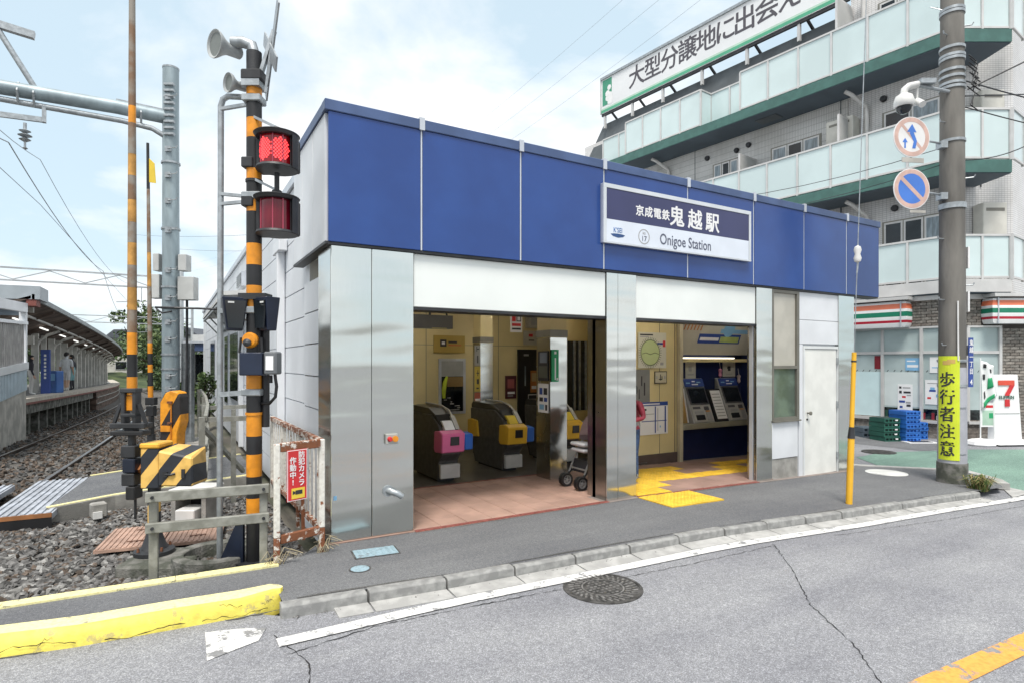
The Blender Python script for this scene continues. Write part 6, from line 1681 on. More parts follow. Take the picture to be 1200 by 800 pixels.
# round signs on brackets
def round_sign(name, label, z, pxo, kind):
    c = Vector((*UP.xy, z)) + Fp.r * pxo + Fp.n * .16
    f = Fr(c, Matrix.Rotation(math.radians(8), 3, 'Z') @ Fp.r)
    t = thing(name, label, "road sign", tuple(c))
    m_ringp = M("weathered_plate", (.45, .43, .39), .5, var=.1); m_back = M("sign_face_white", (.74, .73, .72), .4, var=.05); m_ring = M("faded_sign_red", (.62, .42, .36), .5, var=.08, scale=8)
    m_sb = M("sign_face_blue", (.06, .19, .60), .45, var=.08)
    MB().disc(f, .30, -.012, .0, 40).build("plate", m_back, t)
    MB().ring(f, .225, .288, .0005, .002, 40).build("ring", m_ring, t)
    if kind == 'park':
        MB().disc(f, .224, .0005, .0018, 40).build("field", m_sb, t)
        MB().fbox(f.rot(-42), -.232, .232, -.03, .03, .0022, .0032).build("slash", m_ring, t)
    else:
        MB().fbox(f.rot(-47), -.228, .228, -.022, .022, .0006, .0018).build("slash", m_ring, t)
        MB().fprism(f, [(.005, -.17), (.06, -.17), (.085, -.06), (.03, .07), (.075, .07), (.005, .19), (-.08, .07), (-.03, .07), (-.035, .05), (.03, -.07)], .0022, .0032).build("bent_arrow", m_sb, t)
        MB().fprism(f, [(-.125, -.17), (-.10, -.17), (-.10, -.085), (-.07, -.085), (-.112, -.02), (-.155, -.085), (-.125, -.085)], .0022, .0032).build("small_arrow", m_sb, t)
    MB().tube([f.p(.10, -.02, -.02), Vector((*UP.xy, z - .06)) + Fp.r * -.27 + Fp.n * .08, Vector((*UP.xy, z - .09)) + Fp.r * -.17 + Fp.n * .06], .016, 8).fbox(f, -.20, .20, -.025, .025, -.03, -.013).build("bracket", m_galv, t)
    MB().fbox(Fr((*UP.xy, z - .09), Fp.r), -.25, -.15, -.05, .05, .0, .12).build("clamp", m_galv, t)
    if kind != 'park': MB().fbox(f.at(.02, -.345, -.01), -.18, .18, -.035, .035, 0, .012).build("lower_plate", m_ringp, t)
    else: MB().fbox(f.at(.10, -.335, -.01), -.13, .13, -.02, .02, 0, .012).build("lower_plate", m_ringp, t)
    return t
round_sign("road_sign", "white round road sign with blue overtaking arrows and faded ring, upper one on the pole", 5.04, -.72, 'arrow')
round_sign("road_sign", "blue no-parking road sign with faded red ring and slash, lower one on the pole", 4.27, -.72, 'park')
# camera on an arm
cc = thing("security_camera", "white dome security camera on an arm from the utility pole above the round signs", "camera", tuple(Fp.p(-.8, 5.5, .1)))
fc_ = Fp.at(-.76, 5.48, .12)
MB().tube([Fp.p(-.12, 5.74, .10), Fp.p(-.45, 5.80, .11), Fp.p(-.62, 5.83, .12)], .025, 8).fbox(Fp, -.60, -.38, 5.83, 5.90, .04, .2).build("arm", m_galv, cc)
MB().tube([fc_.p(.16, .36), fc_.p(.02, .33), fc_.p(-.04, .28), fc_.p(-.05, .20)], .05, 10).build("hanger", m_offw, cc, smooth=True)
fz_ = Fr(fc_.p(-.05, 0, 0), (1, 0, 0), (0, 1, 0))
MB().lathe(fz_, [(.05, .22), (.11, .18), (.135, .10), (.135, .04), (.12, .02)], 20).build("housing", m_offw, cc, smooth=True)
MB().lathe(fz_, [(.105, .02), (.095, -.03), (.06, -.07), (.0, -.085)], 18).build("dome", m_glass_d, cc, smooth=True)
MB().cyl(fc_.p(.16, .12, -.02), fc_.p(.16, .02, .10), .045, .05, 12).cyl(fc_.p(.16, .12, -.02), fc_.p(.16, .34, .0), .014, n=6).build("spotlight", m_offw, cc, smooth=True)
# guy wire with yellow guard
gw = thing("guy_wire", "yellow guarded guy wire rising from the kerb in front of the station door", "guy wire", (7.26, 4.12, gz(7.26)))
def gpt(z): return Vector((7.26, 4.12, z)) + Vector((.862, -.507, 0)) * (.0345 * (z + .05)) 
MB().tube([gpt(-.06), gpt(.78)], .038, 12).build("guard_lower", M("guard_yellow", (.83, .46, .03), .5, var=.06), gw, smooth=True)
MB().tube([gpt(.785), gpt(1.82)], .027, 12).build("guard_upper", MATS["guard_yellow"], gw, smooth=True)
MB().tube([gpt(.76), gpt(.90)], [.043, .030], 12).build("guard_joint", m_dark, gw, smooth=True)
MB().tube([gpt(1.70), gpt(1.72)], .030, 12).build("guard_band", m_dark, gw)
MB().tube([gpt(1.82), gpt(2.92)], .006, 6).tube([gpt(3.12), gpt(13.0)], .006, 6).build("wire", m_galv, gw)
MB().lathe(Fr(gpt(3.03), (1, 0, 0), (0, 1, 0)), [(.0, -.11), (.035, -.09), (.045, -.05), (.03, 0), (.045, .05), (.035, .09), (.0, .11)], 14).build("insulator", m_offw, gw, smooth=True)
MB().tube([gpt(2.8), gpt(2.95) + Vector((.02, 0, 0)), gpt(3.15)], .010, 5).build("clip", m_galv, gw)
# weeds at the kerb end
def tuft(name, label, c, n, h, seed, mats):
    r = random.Random(seed)
    t = thing(name, label, "weeds", c)
    for k, m in enumerate(mats):
        mb = MB()
        for i in range(n):
            a = r.uniform(0, 6.28); l = h * r.uniform(.5, 1.2); b = Vector(c) + Vector((r.uniform(-.10, .10), r.uniform(-.10, .10), 0)); d = Vector((math.cos(a), math.sin(a), 0)); s = Vector((-d.y, d.x, 0)) * .006
            p1 = b + d * l * .35 + Vector((0, 0, l * .75)); p2 = b + d * l * .95 + Vector((0, 0, l * .55))
            mb.add([b - s, b + s, p1 + s, p1 - s, p2], [(0, 1, 2, 3), (3, 2, 4)])
        mb.build("blades", m, t, recalc=False, kind='stuff')
m_wd1, m_wd2 = M("weed_green", (.10, .17, .035), .7, var=.2), M("weed_straw", (.36, .30, .12), .8, var=.2)
tuft("weed_tuft", "tuft of green and straw coloured weeds at the kerb end below the utility pole", (10.0, 3.82, gz(10) - .02), 90, .26, 1, (m_wd1, m_wd2))
# ------------------------------------------------------------ station sign
FS = Fr((-.085, YF - .035, -.03))
sg = thing("station_sign", "rectangular station name sign with dark blue band and white lower half on the blue fascia", "station sign", (5.95, YF - .035, 3.5))
MB().fbox(FS, 4.575, 7.27, 3.16, 3.875, .0, .055).build("box", m_alu, sg, bevel=.006)
m_sgw = M("sign_face_pearl", (.70, .75, .83), .3, var=.03); m_sgn = M("sign_navy", (.040, .045, .125), .35, var=.06, scale=2)
MB().fbox(FS, 4.575, 7.27, 3.825, 3.875, .056, .065).fbox(FS, 4.575, 7.27, 3.16, 3.18, .056, .065).fbox(FS, 4.575, 4.62, 3.181, 3.824, .056, .065).fbox(FS, 7.225, 7.27, 3.181, 3.824, .056, .065).build("frame", M("sign_frame_silver", (.66, .69, .72), .35, .3, var=.04), sg)
MB().fbox(FS, 4.622, 7.223, 3.452, 3.823, .056, .059).build("navy_band", m_sgn, sg)
MB().fbox(FS, 4.622, 7.223, 3.182, 3.450, .056, .059).build("white_band", m_sgw, sg)
for i, ch in enumerate("京成電鉄"): text(FS.at(5.155 + .148 * i, 3.603, .0595), ch, .140, m_print_w, "lettering", sg, bold=.0035)
for i, ch in enumerate("鬼越駅"): text(FS.at(5.80 + .335 * i, 3.60, .0595), ch, .275, m_print_w, "lettering", sg, bold=.006)
m_ltr = M("sign_letter_grey", (.10, .11, .16), .5, var=.04)
text(FS.at(5.97, 3.293, .0595), "Onigoe Station", .196, m_ltr, "lettering", sg, bold=.001, squash=.80)
fq = FS.at(5.225, 3.295, .0595)
MB().ring(fq, .082, .095, 0, .0012, 28).build("number_ring", m_print_gr, sg)
text(fq.at(0, -.028, 0), "17", .092, m_ltr, "lettering", sg); text(fq.at(0, .042, 0), "KS", .045, m_print_gr, "lettering", sg)
fk = FS.at(4.80, 3.295, .0595)
text(fk.at(0, .03, 0), "K'SEI", .085, M("emblem_blue", (.05, .16, .42), .5), "lettering", sg, squash=.82)
MB().fprism(fk, [(-.115, -.02), (-.06, -.012), (0, -.009), (.06, -.012), (.115, -.02), (.08, -.045), (0, -.058), (-.08, -.045)], 0, .0012).build("emblem_swoosh", M("emblem_navy", (.03, .08, .22), .5), sg)

# ------------------------------------------------------------ ticket gates
m_gate = M("gate_body_grey", (.095, .093, .088), .45, .3, var=.15, scale=12, bump=.05)
m_gtop = M("gate_top_black", (.022, .022, .024), .3, var=.2)
m_gplate = M("gate_foot_plate", (.50, .49, .46), .5, .2, var=.08)
m_pink, m_gblue, m_gyel = M("gate_pink", (.72, .15, .34), .4, var=.06), M("gate_blue", (.02, .14, .55), .4, var=.06), M("gate_amber", (.72, .42, .03), .4, var=.06)
def ticket_gate(x0, y0, label, c1, rear):
    W_g, L_ = .30, 1.28
    t = thing("ticket_gate", label, "ticket gate", (x0, y0, 0.01))
    fr = Fr((x0, y0, .01), (0, 1, 0), (0, 0, 1))          # a runs back, c is +x
    MB().fprism(fr, [(.16, .03), (1.10, .03), (1.24, .34), (1.26, .92), (.40, .93), (.14, .80), (.02, .62), (.02, .40), (.12, .30)], 0, W_g).build("body", m_gate, t, bevel=.008)
    MB().fprism(fr, [(.20, .0), (1.02, .0), (1.02, .03), (.20, .03)], .03, W_g - .03).build("plinth", m_dark, t)
    MB().fprism(fr, [(.10, .78), (.30, .94), (.55, 1.02), (1.22, 1.03), (1.27, .98), (1.27, .921), (.42, .931), (.15, .801)], .02, W_g - .02).build("top_cover", m_gtop, t, bevel=.012)
    MB().tube([fr.p(.06, .76, W_g - .05), fr.p(.18, .90, W_g - .05), fr.p(.34, 1.0, W_g - .05), fr.p(.60, 1.045, W_g - .05), fr.p(1.2, 1.05, W_g - .05)], .014, 8).build("edge_trim", m_gplate, t, smooth=True)
    for s in (0,):
        bk = MB().fprism(fr, [(-.07, .44), (.18, .42), (.22, .47), (.20, .72), (.02, .74), (-.09, .70)], -.035, W_g + .012).build("reader_block", c1, t, bevel=.012)
        MB().fbox(Fr(fr.p(-.082, .50, W_g * .30), (1, 0, 0)), .0, .13, .04, .16, -.004, .012).build("card_reader", m_gtop, bk)
        MB().fprism(fr, [(-.06, .46), (.10, .45), (.12, .70), (-.07, .68)], W_g + .015, W_g + .15).build("side_block", m_gblue, t, bevel=.014)
    MB().fprism(fr, [(.02, .745), (.14, .86), (.20, .86), (.10, .745)], .06, W_g - .09).build("ticket_slot_panel", m_print_w if c1 is m_pink else m_print_y, t)
    MB().fprism(fr, [(.02, .75), (.20, .93), (.24, .91), (.08, .75)], W_g - .08, W_g - .02).build("silver_strip", m_gplate, t)
    if rear: MB().fprism(fr, [(.93, .46), (1.22, .44), (1.31, .48), (1.31, .72), (1.20, .74), (.98, .72)], -.035, W_g + .012).build("reader_block", c1, t, bevel=.012)
    MB().fbox(Fr(fr.p(.10, .06, 0), (1, 0, 0)), .0, W_g, .0, .20, -.012, .05).build("foot_plate", m_gplate, t, bevel=.006)
    MB().fbox(Fr(fr.p(.085, .06, 0), (1, 0, 0)), .06, .12, .11, .135, -.010, .0).build("slot", m_gtop, t)
    for b in (.66, .46): MB().fprism(fr, [(.26, b), (.92, b - .02), (.92, b - .012), (.26, b + .008)], -.003, -.0005).build("panel_seam", m_gtop, t)
    return t
ticket_gate(3.27, 7.47, "dark grey ticket gate with pink reader block at the open side of the hall", m_pink, False)
ticket_gate(4.46, 7.72, "dark grey ticket gate with two amber blocks in front of the black door", m_gyel, True)
ticket_gate(5.58, 7.78, "dark ticket gate mostly hidden behind the stroller and the inner steel column", m_gyel, False)

# ------------------------------------------------------------ posters and signs inside
fw106, fw74, fw77 = Fr((0, 10.59, 0)), Fr((0, 7.392, 0)), Fr((0, 7.735, 0))
poster("wall_sign", "amber wall sign with small black square symbol above the office window", fw106, 4.45, 5.12, 1.88, 2.22, M("amber_sign", (.46, .32, .07), .5, var=.04),
       [("symbol", .20, .40, .36, .76, K_), ("figure", .25, .35, .48, .64, W_), ("text_line", .46, .74, .56, .68, K_), ("text_line", .46, .88, .42, .46, R_)], cat="sign", th=.02)
poster("wall_poster", "dark red poster on the cream wall left of the black door", fw106, 6.06, 6.33, .94, 1.42, M("poster_maroon", (.10, .02, .025), .5), [("picture", .2, .8, .45, .85, M("poster_pale_red", (.42, .12, .12), .5)), ("text_line", .2, .85, .2, .3, W_), ("text_line", .2, .7, .1, .14, GR_)])
fbd = Fr((0, 10.555, 0))
poster("door_poster", "narrow orange poster on the black door", fbd, 6.66, 6.83, 1.06, 1.52, M("poster_orange", (.52, .20, .05), .5), [("picture", .15, .85, .5, .9, M("poster_tan", (.55, .40, .20), .5)), ("text_line", .15, .85, .15, .3, W_)])
poster("door_poster", "small black and white poster low on the black door", fbd, 6.60, 6.82, .70, 1.02, W_, [("field", .06, .94, .06, .94, K_), ("picture", .25, .7, .35, .7, GR_)])
poster("wall_sign", "white wall sign with red mark above the black door", fw106, 6.50, 6.84, 2.06, 2.36, M("sign_ivory", (.55, .52, .44), .5), [("symbol", .40, .70, .58, .78, R_), ("text_line", .4, .8, .3, .38, K_)], cat="sign")
fcl = Fr((4.715, 0, 0), (0, -1, 0))
poster("pillar_poster", "tall dark photo poster on the side of the inner steel column", fcl, -7.24, -6.98, 1.43, 1.86, K_, [("picture", .08, .95, .1, .5, M("poster_moss", (.10, .11, .09), .5)), ("picture", .2, .9, .6, .95, M("poster_slate", (.20, .24, .30), .5))])
poster("pillar_poster", "white timetable sheet with dark squares on the side of the inner steel column", fcl, -7.24, -6.97, .97, 1.39, W_, [("picture", .15, .45, .62, .85, B_), ("picture", .55, .9, .62, .85, K_), ("picture", .15, .5, .38, .52, K_), ("picture", .6, .9, .38, .52, B_), ("text_line", .15, .6, .1, .28, SK_), ("picture", .72, .9, .08, .28, K_)])
t = poster("green_sign", "narrow green vertical sign on the front of the inner steel column", Fr((0, 6.93, 0)), 4.725, 4.845, 1.42, 1.88, G_, [("white_strip", .42, .60, .06, .74, W_), ("symbol", .36, .66, .86, .94, W_), ("text_line", .7, .9, .04, .12, W_)], cat="sign", th=.012)
fst = Fr((0, 9.49, 0))
poster("pillar_sign", "narrow amber arrow sign on the far steel column", fst, 4.79, 4.91, 1.17, 1.62, M("amber_pillar_sign", (.58, .43, .06), .5), [("arrow", .3, .75, .72, .76, K_), ("arrow", .46, .56, .62, .86, K_), ("text_line", .35, .7, .3, .5, K_), ("text_line", .3, .7, .1, .16, K_)], cat="sign")
poster("pillar_sign", "narrow grey arrow sign above the amber one on the far steel column", fst, 4.79, 4.91, 1.64, 2.0, M("grey_pillar_sign", (.33, .33, .30), .5), [("arrow", .3, .75, .8, .85, K_), ("arrow", .3, .4, .7, .95, K_), ("text_line", .4, .6, .12, .5, K_)], cat="sign")
poster("pillar_poster", "red and orange poster below the amber sign on the far steel column", fst, 4.79, 4.91, .78, 1.15, M("poster_red_orange", (.42, .10, .05), .5), [("picture", .1, .9, .1, .5, M("poster_maroon2", (.25, .03, .04), .5)), ("text_line", .1, .9, .6, .7, W_)])
poster("gate_display", "dark grey hanging display box at the top of the open side of the hall", Fr((0, 8.3, 0)), 3.05, 3.74, 2.20, 2.40, M("display_grey", (.105, .105, .095), .4), [("lower_strip", .5, .85, -.02, .05, M("display_trim", (.42, .36, .16), .5))], cat="display", th=.16)
bpy.data.objects["gate_display"]
MB().cyl((3.4, 8.22, 2.40), (3.4, 8.22, 2.76), .02, n=8).cyl((3.68, 8.22, 2.40), (3.60, 8.22, 2.76), .015, n=8).build("hanger", m_dark, bpy.data.objects["gate_display"])
t = poster("warning_sign", "white hanging warning sign with red prohibition marks near the hall ceiling", Fr((0, 8.5, 0)), 4.96, 5.19, 2.20, 2.50, W_, [("symbol", .12, .45, .60, .92, R_), ("symbol", .5, .9, .60, .92, K_), ("symbol", .58, .82, .66, .86, W_), ("text_line", .12, .88, .34, .5, R_), ("text_line", .12, .88, .14, .24, K_)], cat="sign", th=.012)
MB().cyl((5.0, 8.495, 2.50), (5.0, 8.495, 2.76), .006, n=6).cyl((5.15, 8.495, 2.50), (5.15, 8.495, 2.76), .006, n=6).build("hanger", m_dark, t)
poster("wall_speaker", "small white speaker box high on the wall above the black door", fw106, 6.55, 6.85, 2.42, 2.70, M("speaker_box_ivory", (.50, .48, .42), .5), [("grille", .2, .8, .2, .8, GR_)], cat="speaker", th=.14)
# right hand wall
t = poster("route_map", "white route map poster with pale green round line diagram and red arrow", fw74, 6.80, 7.44, 1.60, 2.20, M("map_ivory", (.62, .60, .50), .5, var=.03), [("title_line", .06, .52, .91, .95, K_), ("text_line", .06, .36, .86, .89, GR_), ("pointer", .66, .90, .66, .72, B_), ("pointer_head", .88, .97, .60, .78, R_), ("note", .78, .90, .08, .16, GR_)])
mp = fw74.at(7.07, 1.86, .013)
MB().disc(Fr(mp.o, mp.r, mp.u), .205, 0, .0012, 36).build("green_area", M("map_green", (.50, .58, .28), .5, var=.03), t)
MB().ring(Fr(mp.o, mp.r, mp.u), .205, .220, .0005, .0018, 36).build("loop_line", M("map_olive", (.18, .21, .11), .5), t)
mb = MB()
for i in range(40):
    a = i * math.pi / 20; q = Fr(mp.p(.24 * math.cos(a), .24 * math.sin(a)), mp.r, mp.u).rot(math.degrees(a)); mb.fbox(q, -.022, .022, -.005, .005, .0005, .0016)
mb.build("station_names", MATS["map_olive"], t, kind='stuff')
MB().tube([mp.p(-.19, -.02, .002), mp.p(-.1, .0, .002), mp.p(0, -.03, .002), mp.p(.1, .0, .002), mp.p(.19, -.02, .002)], .006, 4).build("cross_line", MATS["map_olive"], t)
poster("wall_sign", "grey notice panel partly behind the person in the red jacket", fw74, 6.70, 7.06, 1.03, 1.575, M("panel_grey", (.25, .25, .235), .5), [("text_line", .45, .52, .5, .8, K_), ("text_line", .62, .70, .2, .6, K_), ("text_line", .3, .36, .1, .4, K_)], cat="notice")
poster("wall_sign", "small cream framed sign with a black squiggle below the route map", fw74, 7.17, 7.46, 1.335, 1.545, K_, [("field", .05, .95, .07, .93, M("map_cream", (.60, .55, .40), .5)), ("squiggle", .44, .50, .25, .75, K_), ("squiggle", .34, .62, .30, .38, K_), ("squiggle", .56, .62, .3, .6, K_), ("dot", .12, .22, .38, .62, GR_), ("dot", .76, .88, .38, .62, GR_)], cat="sign")
poster("area_map", "white area map with dark blue title band and blue roads beside the ticket hall", fw74, 6.84, 7.48, .47, 1.025, W_, [("title_band", 0, 1, .88, 1, B_), ("lettering_line", .06, .70, .915, .955, W_), ("road", .52, .56, .04, .86, B_), ("road", .88, .93, .04, .86, B_), ("road", .05, .95, .40, .425, B_), ("road", .2, .5, .62, .64, GR_), ("road", .62, .64, .1, .8, GR_), ("block", .1, .22, .74, .80, K_), ("block", .7, .74, .2, .26, SK_)])
# header over the ticket machines
hd = thing("ticket_header", "cream slanting header board with blue band, white and green lettering above ticket machines", "header sign", (8.8, 7.6, 1.85))
fh = Fr((0, 7.60, 1.84), (1, 0, 0), (0, -.35, .94))
MB().fprism(Fr((7.82, 0, 0), (0, 1, 0)), [(7.60, 1.84), (7.735, 1.84), (7.735, 2.60), (7.32, 2.60)], 0, 2.03).build("board", M("header_cream", (.52, .50, .42), .5, var=.05), hd)
for nm, a0, a1, b0, b1, m in (("blue_band", 8.36, 9.50, .22, .40, B_), ("white_letters", 8.40, 8.90, .275, .335, W_), ("green_letters", 8.94, 9.46, .245, .355, M("lime_print", (.42, .50, .16), .5)), ("blue_shape", 8.9, 9.75, .42, .50, SK_), ("text_line", 9.0, 9.3, .62, .66, GR_), ("text_line", 9.45, 9.75, .58, .62, GR_), ("text_line", 8.55, 8.8, .56, .60, M("pink_print", (.55, .30, .26), .5))):
    MB().fbox(fh, a0, a1, b0, b1, .003 + (.002 if 'letters' in nm else 0), .005 + (.002 if 'letters' in nm else 0)).build(nm, m, hd)
MB().disc(fh.at(9.12, .50, .0055), .15, 0, .0015, 24).build("blue_shape", SK_, hd)
m_or_p = M("header_orange", (.52, .20, .07), .5)
for k in range(6): MB().fprism(fh, [(7.92 + .085 * k, .46), (7.95 + .085 * k, .46), (8.0 + .085 * k, .80), (7.97 + .085 * k, .80)], .003, .005).build("orange_stroke", m_or_p, hd)
# ticket machines
m_tm, m_tmd = M("ticket_machine_grey", (.40, .40, .39), .4, .3, var=.08), M("ticket_machine_dark", (.10, .10, .11), .4)
def machine(x, label):
    t = thing("ticket_machine", label, "ticket machine", (x, 7.5, .6))
    fr = Fr((x, 7.37, .605), (1, 0, 0), (0, .36, .93))
    w, h = .54, .86
    MB().fprism(Fr((x, 0, 0), (0, 1, 0)), [(7.37, .604), (7.73, .604), (7.73, 1.40), (7.683, 1.40)], 0, w).build("body", m_tm, t, bevel=.008)
    hp = MB().fbox(fr, .02, w - .02, h * .80, h * .975, .004, .016).build("top_panel", m_print_b, t)
    for a, b, c, m in ((.06, .16, .02, SK_), (.22, .30, .05, W_), (.34, .44, .03, SK_), (.20, .36, -.01, W_)): MB().fbox(fr, a, b, h * .87 + c - .02, h * .87 + c, .0162, .018).build("panel_print", m, hp)
    MB().fbox(fr, .03, w - .03, h * .40, h * .78, .004, .014).build("screen_frame", m_tmd, t)
    MB().fbox(fr, .06, w - .06, h * .43, h * .755, .0142, .018).build("screen", m_glass_d, t)
    MB().fbox(fr, .02, w - .02, h * .02, h * .385, .004, .012).build("lower_panel", m_gplate, t)
    for nm, a0, a1, b0, b1, m in (("ticket_slot", .06, .24, .30, .35, m_tmd), ("coin_slot", .34, .46, .27, .35, m_tmd), ("tray", .08, .30, .06, .17, m_gtop), ("keypad", .36, .48, .04, .22, m_tm), ("note_slot", .08, .30, .20, .25, m_print_gr), ("card_slot", .36, .48, .235, .255, m_orange)):
        MB().fbox(fr, a0, a1, h * b0, h * b1, .0122, .020).build(nm, m, t)
    return t
machine(8.13, "grey ticket machine nearest the cream wall end post on the counter")
machine(9.07, "grey ticket machine between the white leaflet panel and the right-hand pillar on the counter")
lf = thing("fare_panel", "white slanted fare panel standing between the two ticket machines", "panel", (8.9, 7.5, .6))
frl = Fr((8.72, 7.37, .605), (1, 0, 0), (0, .36, .93))
MB().fprism(Fr((8.70, 0, 0), (0, 1, 0)), [(7.37, .604), (7.73, .604), (7.73, 1.16), (7.60, 1.20)], 0, .35).build("stand", m_gtop, lf)
MB().fbox(frl, .035, .30, .05, .60, .008, .014).build("sheet", m_print_w, lf)
for k in range(8): MB().fbox(frl, .06, .27, .10 + .06 * k, .115 + .06 * k, .0142, .0155).build("text_line", m_print_gr, lf)
lb = thing("leaflet_rack", "tan leaflet rack leaning on the counter end beside the cream post", "leaflet rack", (7.95, 7.5, .6))
MB().fprism(Fr((7.86, 0, 0), (0, 1, 0)), [(7.50, .604), (7.72, .604), (7.72, 1.22), (7.62, 1.22)], 0, .24).build("rack", M("tan_board", (.42, .26, .09), .5), lb); MB().bar((8.105, 7.50, .61), (8.105, 7.62, 1.22), .02, .03).build("edge", m_print_w, lb)
poster("machine_notice", "white portrait notice above the ticket machine nearest the cream post", fw77, 8.28, 8.55, 1.40, 1.77, M("notice_ivory", (.58, .57, .50), .5), [("text_line", .15, .85, .8, .86, K_), ("picture", .3, .6, .35, .6, GR_), ("text_line", .2, .8, .15, .22, GR_)], cat="notice")
poster("machine_notice", "cream notice with black figure between the pink charms", fw77, 9.30, 9.66, 1.42, 1.70, MATS["notice_ivory"], [("figure", .40, .62, .40, .72, K_), ("figure", .34, .5, .55, .66, K_), ("text_line", .25, .75, .15, .2, GR_)], cat="notice")
poster("machine_notice", "narrow white strip notice on the navy wall beside the cream post", fw77, 7.98, 8.10, 1.14, 1.58, W_, [("symbol", .2, .8, .78, .88, B_), ("symbol", .2, .8, .55, .66, K_), ("symbol", .2, .8, .32, .44, B_), ("symbol", .2, .8, .1, .2, K_)], cat="notice")
for i, (x, z, m, lab) in enumerate(((9.20, 1.50, M("charm_pink", (.62, .25, .38), .6), "small pink hanging charm left of the cream notice"), (9.74, 1.38, M("charm_pale", (.60, .48, .48), .6), "pale long hanging charm right of the cream notice"))):
    t = thing("hanging_charm", lab, "charm", (x, 7.7, z))
    MB().lathe(Fr((x, 7.70, 0), (1, 0, 0), (0, 1, 0)), [(.0, z - .10), (.035, z - .06), (.025, z), (.04, z + .05), (.0, z + .09)], 12).build("figure", m, t, smooth=True)
    MB().cyl((x, 7.70, z + .08), (x, 7.72, z + .2), .004, n=5).build("string", m_print_w, t)

# ------------------------------------------------------------ stroller
stl = thing("stroller", "folding stroller with pink canopy and white seat beside the steel pillar", "stroller", (4.95, 6.30, .01))
m_tub, m_fabw, m_fabp, m_fabk = M("stroller_tube", (.45, .45, .46), .35, .6), M("stroller_white_cloth", (.70, .70, .72), .8, var=.08), M("stroller_pink_cloth", (.50, .36, .37), .85, var=.1), M("stroller_black_cloth", (.03, .03, .035), .8)
X0, Y0 = 4.68, 6.34
def wheel(x, y):
    f = Fr((x, y, .105), (1, 0, 0), (0, 0, 1))
    w = MB().ring(f, .062, .09, -.018, .018, 24).build("wheel", m_black, stl, smooth=True)
    MB().ring(f, .05, .062, -.014, .014, 20).build("rim", m_tub, w); MB().disc(f, .018, -.02, .02, 10).build("hub", m_tub, w)
    mb = MB()
    for q in range(5): mb.bar(f.p(0, 0), f.p(.055 * math.cos(q * 1.257), .055 * math.sin(q * 1.257)), .012, .012)
    mb.build("spokes", m_tub, w, kind='stuff')
for y in (Y0 - .17, Y0 + .17):
    for dy in (-.025, .025): wheel(X0, y + dy)
    wheel(X0 + .62, y)
    MB().tube([(X0 + .03, y, .14), (X0 + .10, y, .30), (X0 + .25, y, .58), (X0 + .52, y, .86), (X0 + .74, y, 1.02)], .013, 8).build("frame_tube", m_tub, stl, smooth=True)
    MB().tube([(X0 + .62, y, .11), (X0 + .40, y, .42), (X0 + .26, y, .60)], .013, 8).build("rear_tube", m_tub, stl, smooth=True)
    MB().tube([(X0, y, .12), (X0 + .04, y, .18), (X0 + .10, y, .24)], .018, 8).build("fork", m_black, stl)
MB().tube([(X0 + .08, Y0 - .17, .27), (X0 + .08, Y0 + .17, .27)], .011, 6).tube([(X0 + .62, Y0 - .17, .11), (X0 + .62, Y0 + .17, .11)], .011, 6).build("cross_bar", m_tub, stl)
MB().tube([(X0 + .74, Y0 - .17, 1.02), (X0 + .77, Y0, 1.03), (X0 + .74, Y0 + .17, 1.02)], .016, 8).build("handle", m_black, stl)
def cushion(pts, w, mat, name, r=.03):
    mb = MB(); n = len(pts)
    for (x0, z0), (x1, z1) in zip(pts, pts[1:]):
        mb.bar((x0, Y0, z0), (x1, Y0, z1), w, .05)
    return mb.build(name, mat, stl, bevel=.02)
cushion([(X0 + .06, .52), (X0 + .30, .50)], .30, m_fabw, "foot_muff"); cushion([(X0 + .05, .60), (X0 + .28, .59)], .31, m_fabw, "front_tray")
cushion([(X0 + .28, .46), (X0 + .46, .42)], .31, m_fabk, "seat"); cushion([(X0 + .46, .42), (X0 + .62, .88)], .31, m_fabk, "backrest")
MB().hexa([(X0 + .10, Y0 - .15, .22), (X0 + .48, Y0 - .15, .20), (X0 + .48, Y0 + .15, .20), (X0 + .10, Y0 + .15, .22), (X0 + .14, Y0 - .17, .38), (X0 + .54, Y0 - .17, .36), (X0 + .54, Y0 + .17, .36), (X0 + .14, Y0 + .17, .38)]).build("basket", m_fabk, stl)
mb = MB(); K = 7
arc = [(X0 + .22 + .24 * (1 - math.cos(a)), .70 + .30 * math.sin(a)) for a in [i * math.pi * .62 / K for i in range(K + 1)]]
vs = []
for x, z in arc:
    for s, dz in ((-.16, -.05), (-.13, .0), (0, .02), (.13, .0), (.16, -.05)): vs.append((x, Y0 + s, z + dz))
fs = [(k * 5 + i, k * 5 + i + 1, k * 5 + 6 + i, k * 5 + 5 + i) for k in range(K) for i in range(4)]
cn = mb.add(vs, fs).build("canopy", m_fabp, stl, smooth=True)
sm = cn.modifiers.new("thickness", 'SOLIDIFY'); sm.thickness = .012
for s in (-1, 1): MB().fprism(Fr((0, Y0 + s * .155, 0), (1, 0, 0)), [(a, b - .05) for a, b in arc] + [(X0 + .50, .62), (X0 + .30, .62)], -.004, .004).build("canopy_side", m_fabp, stl)

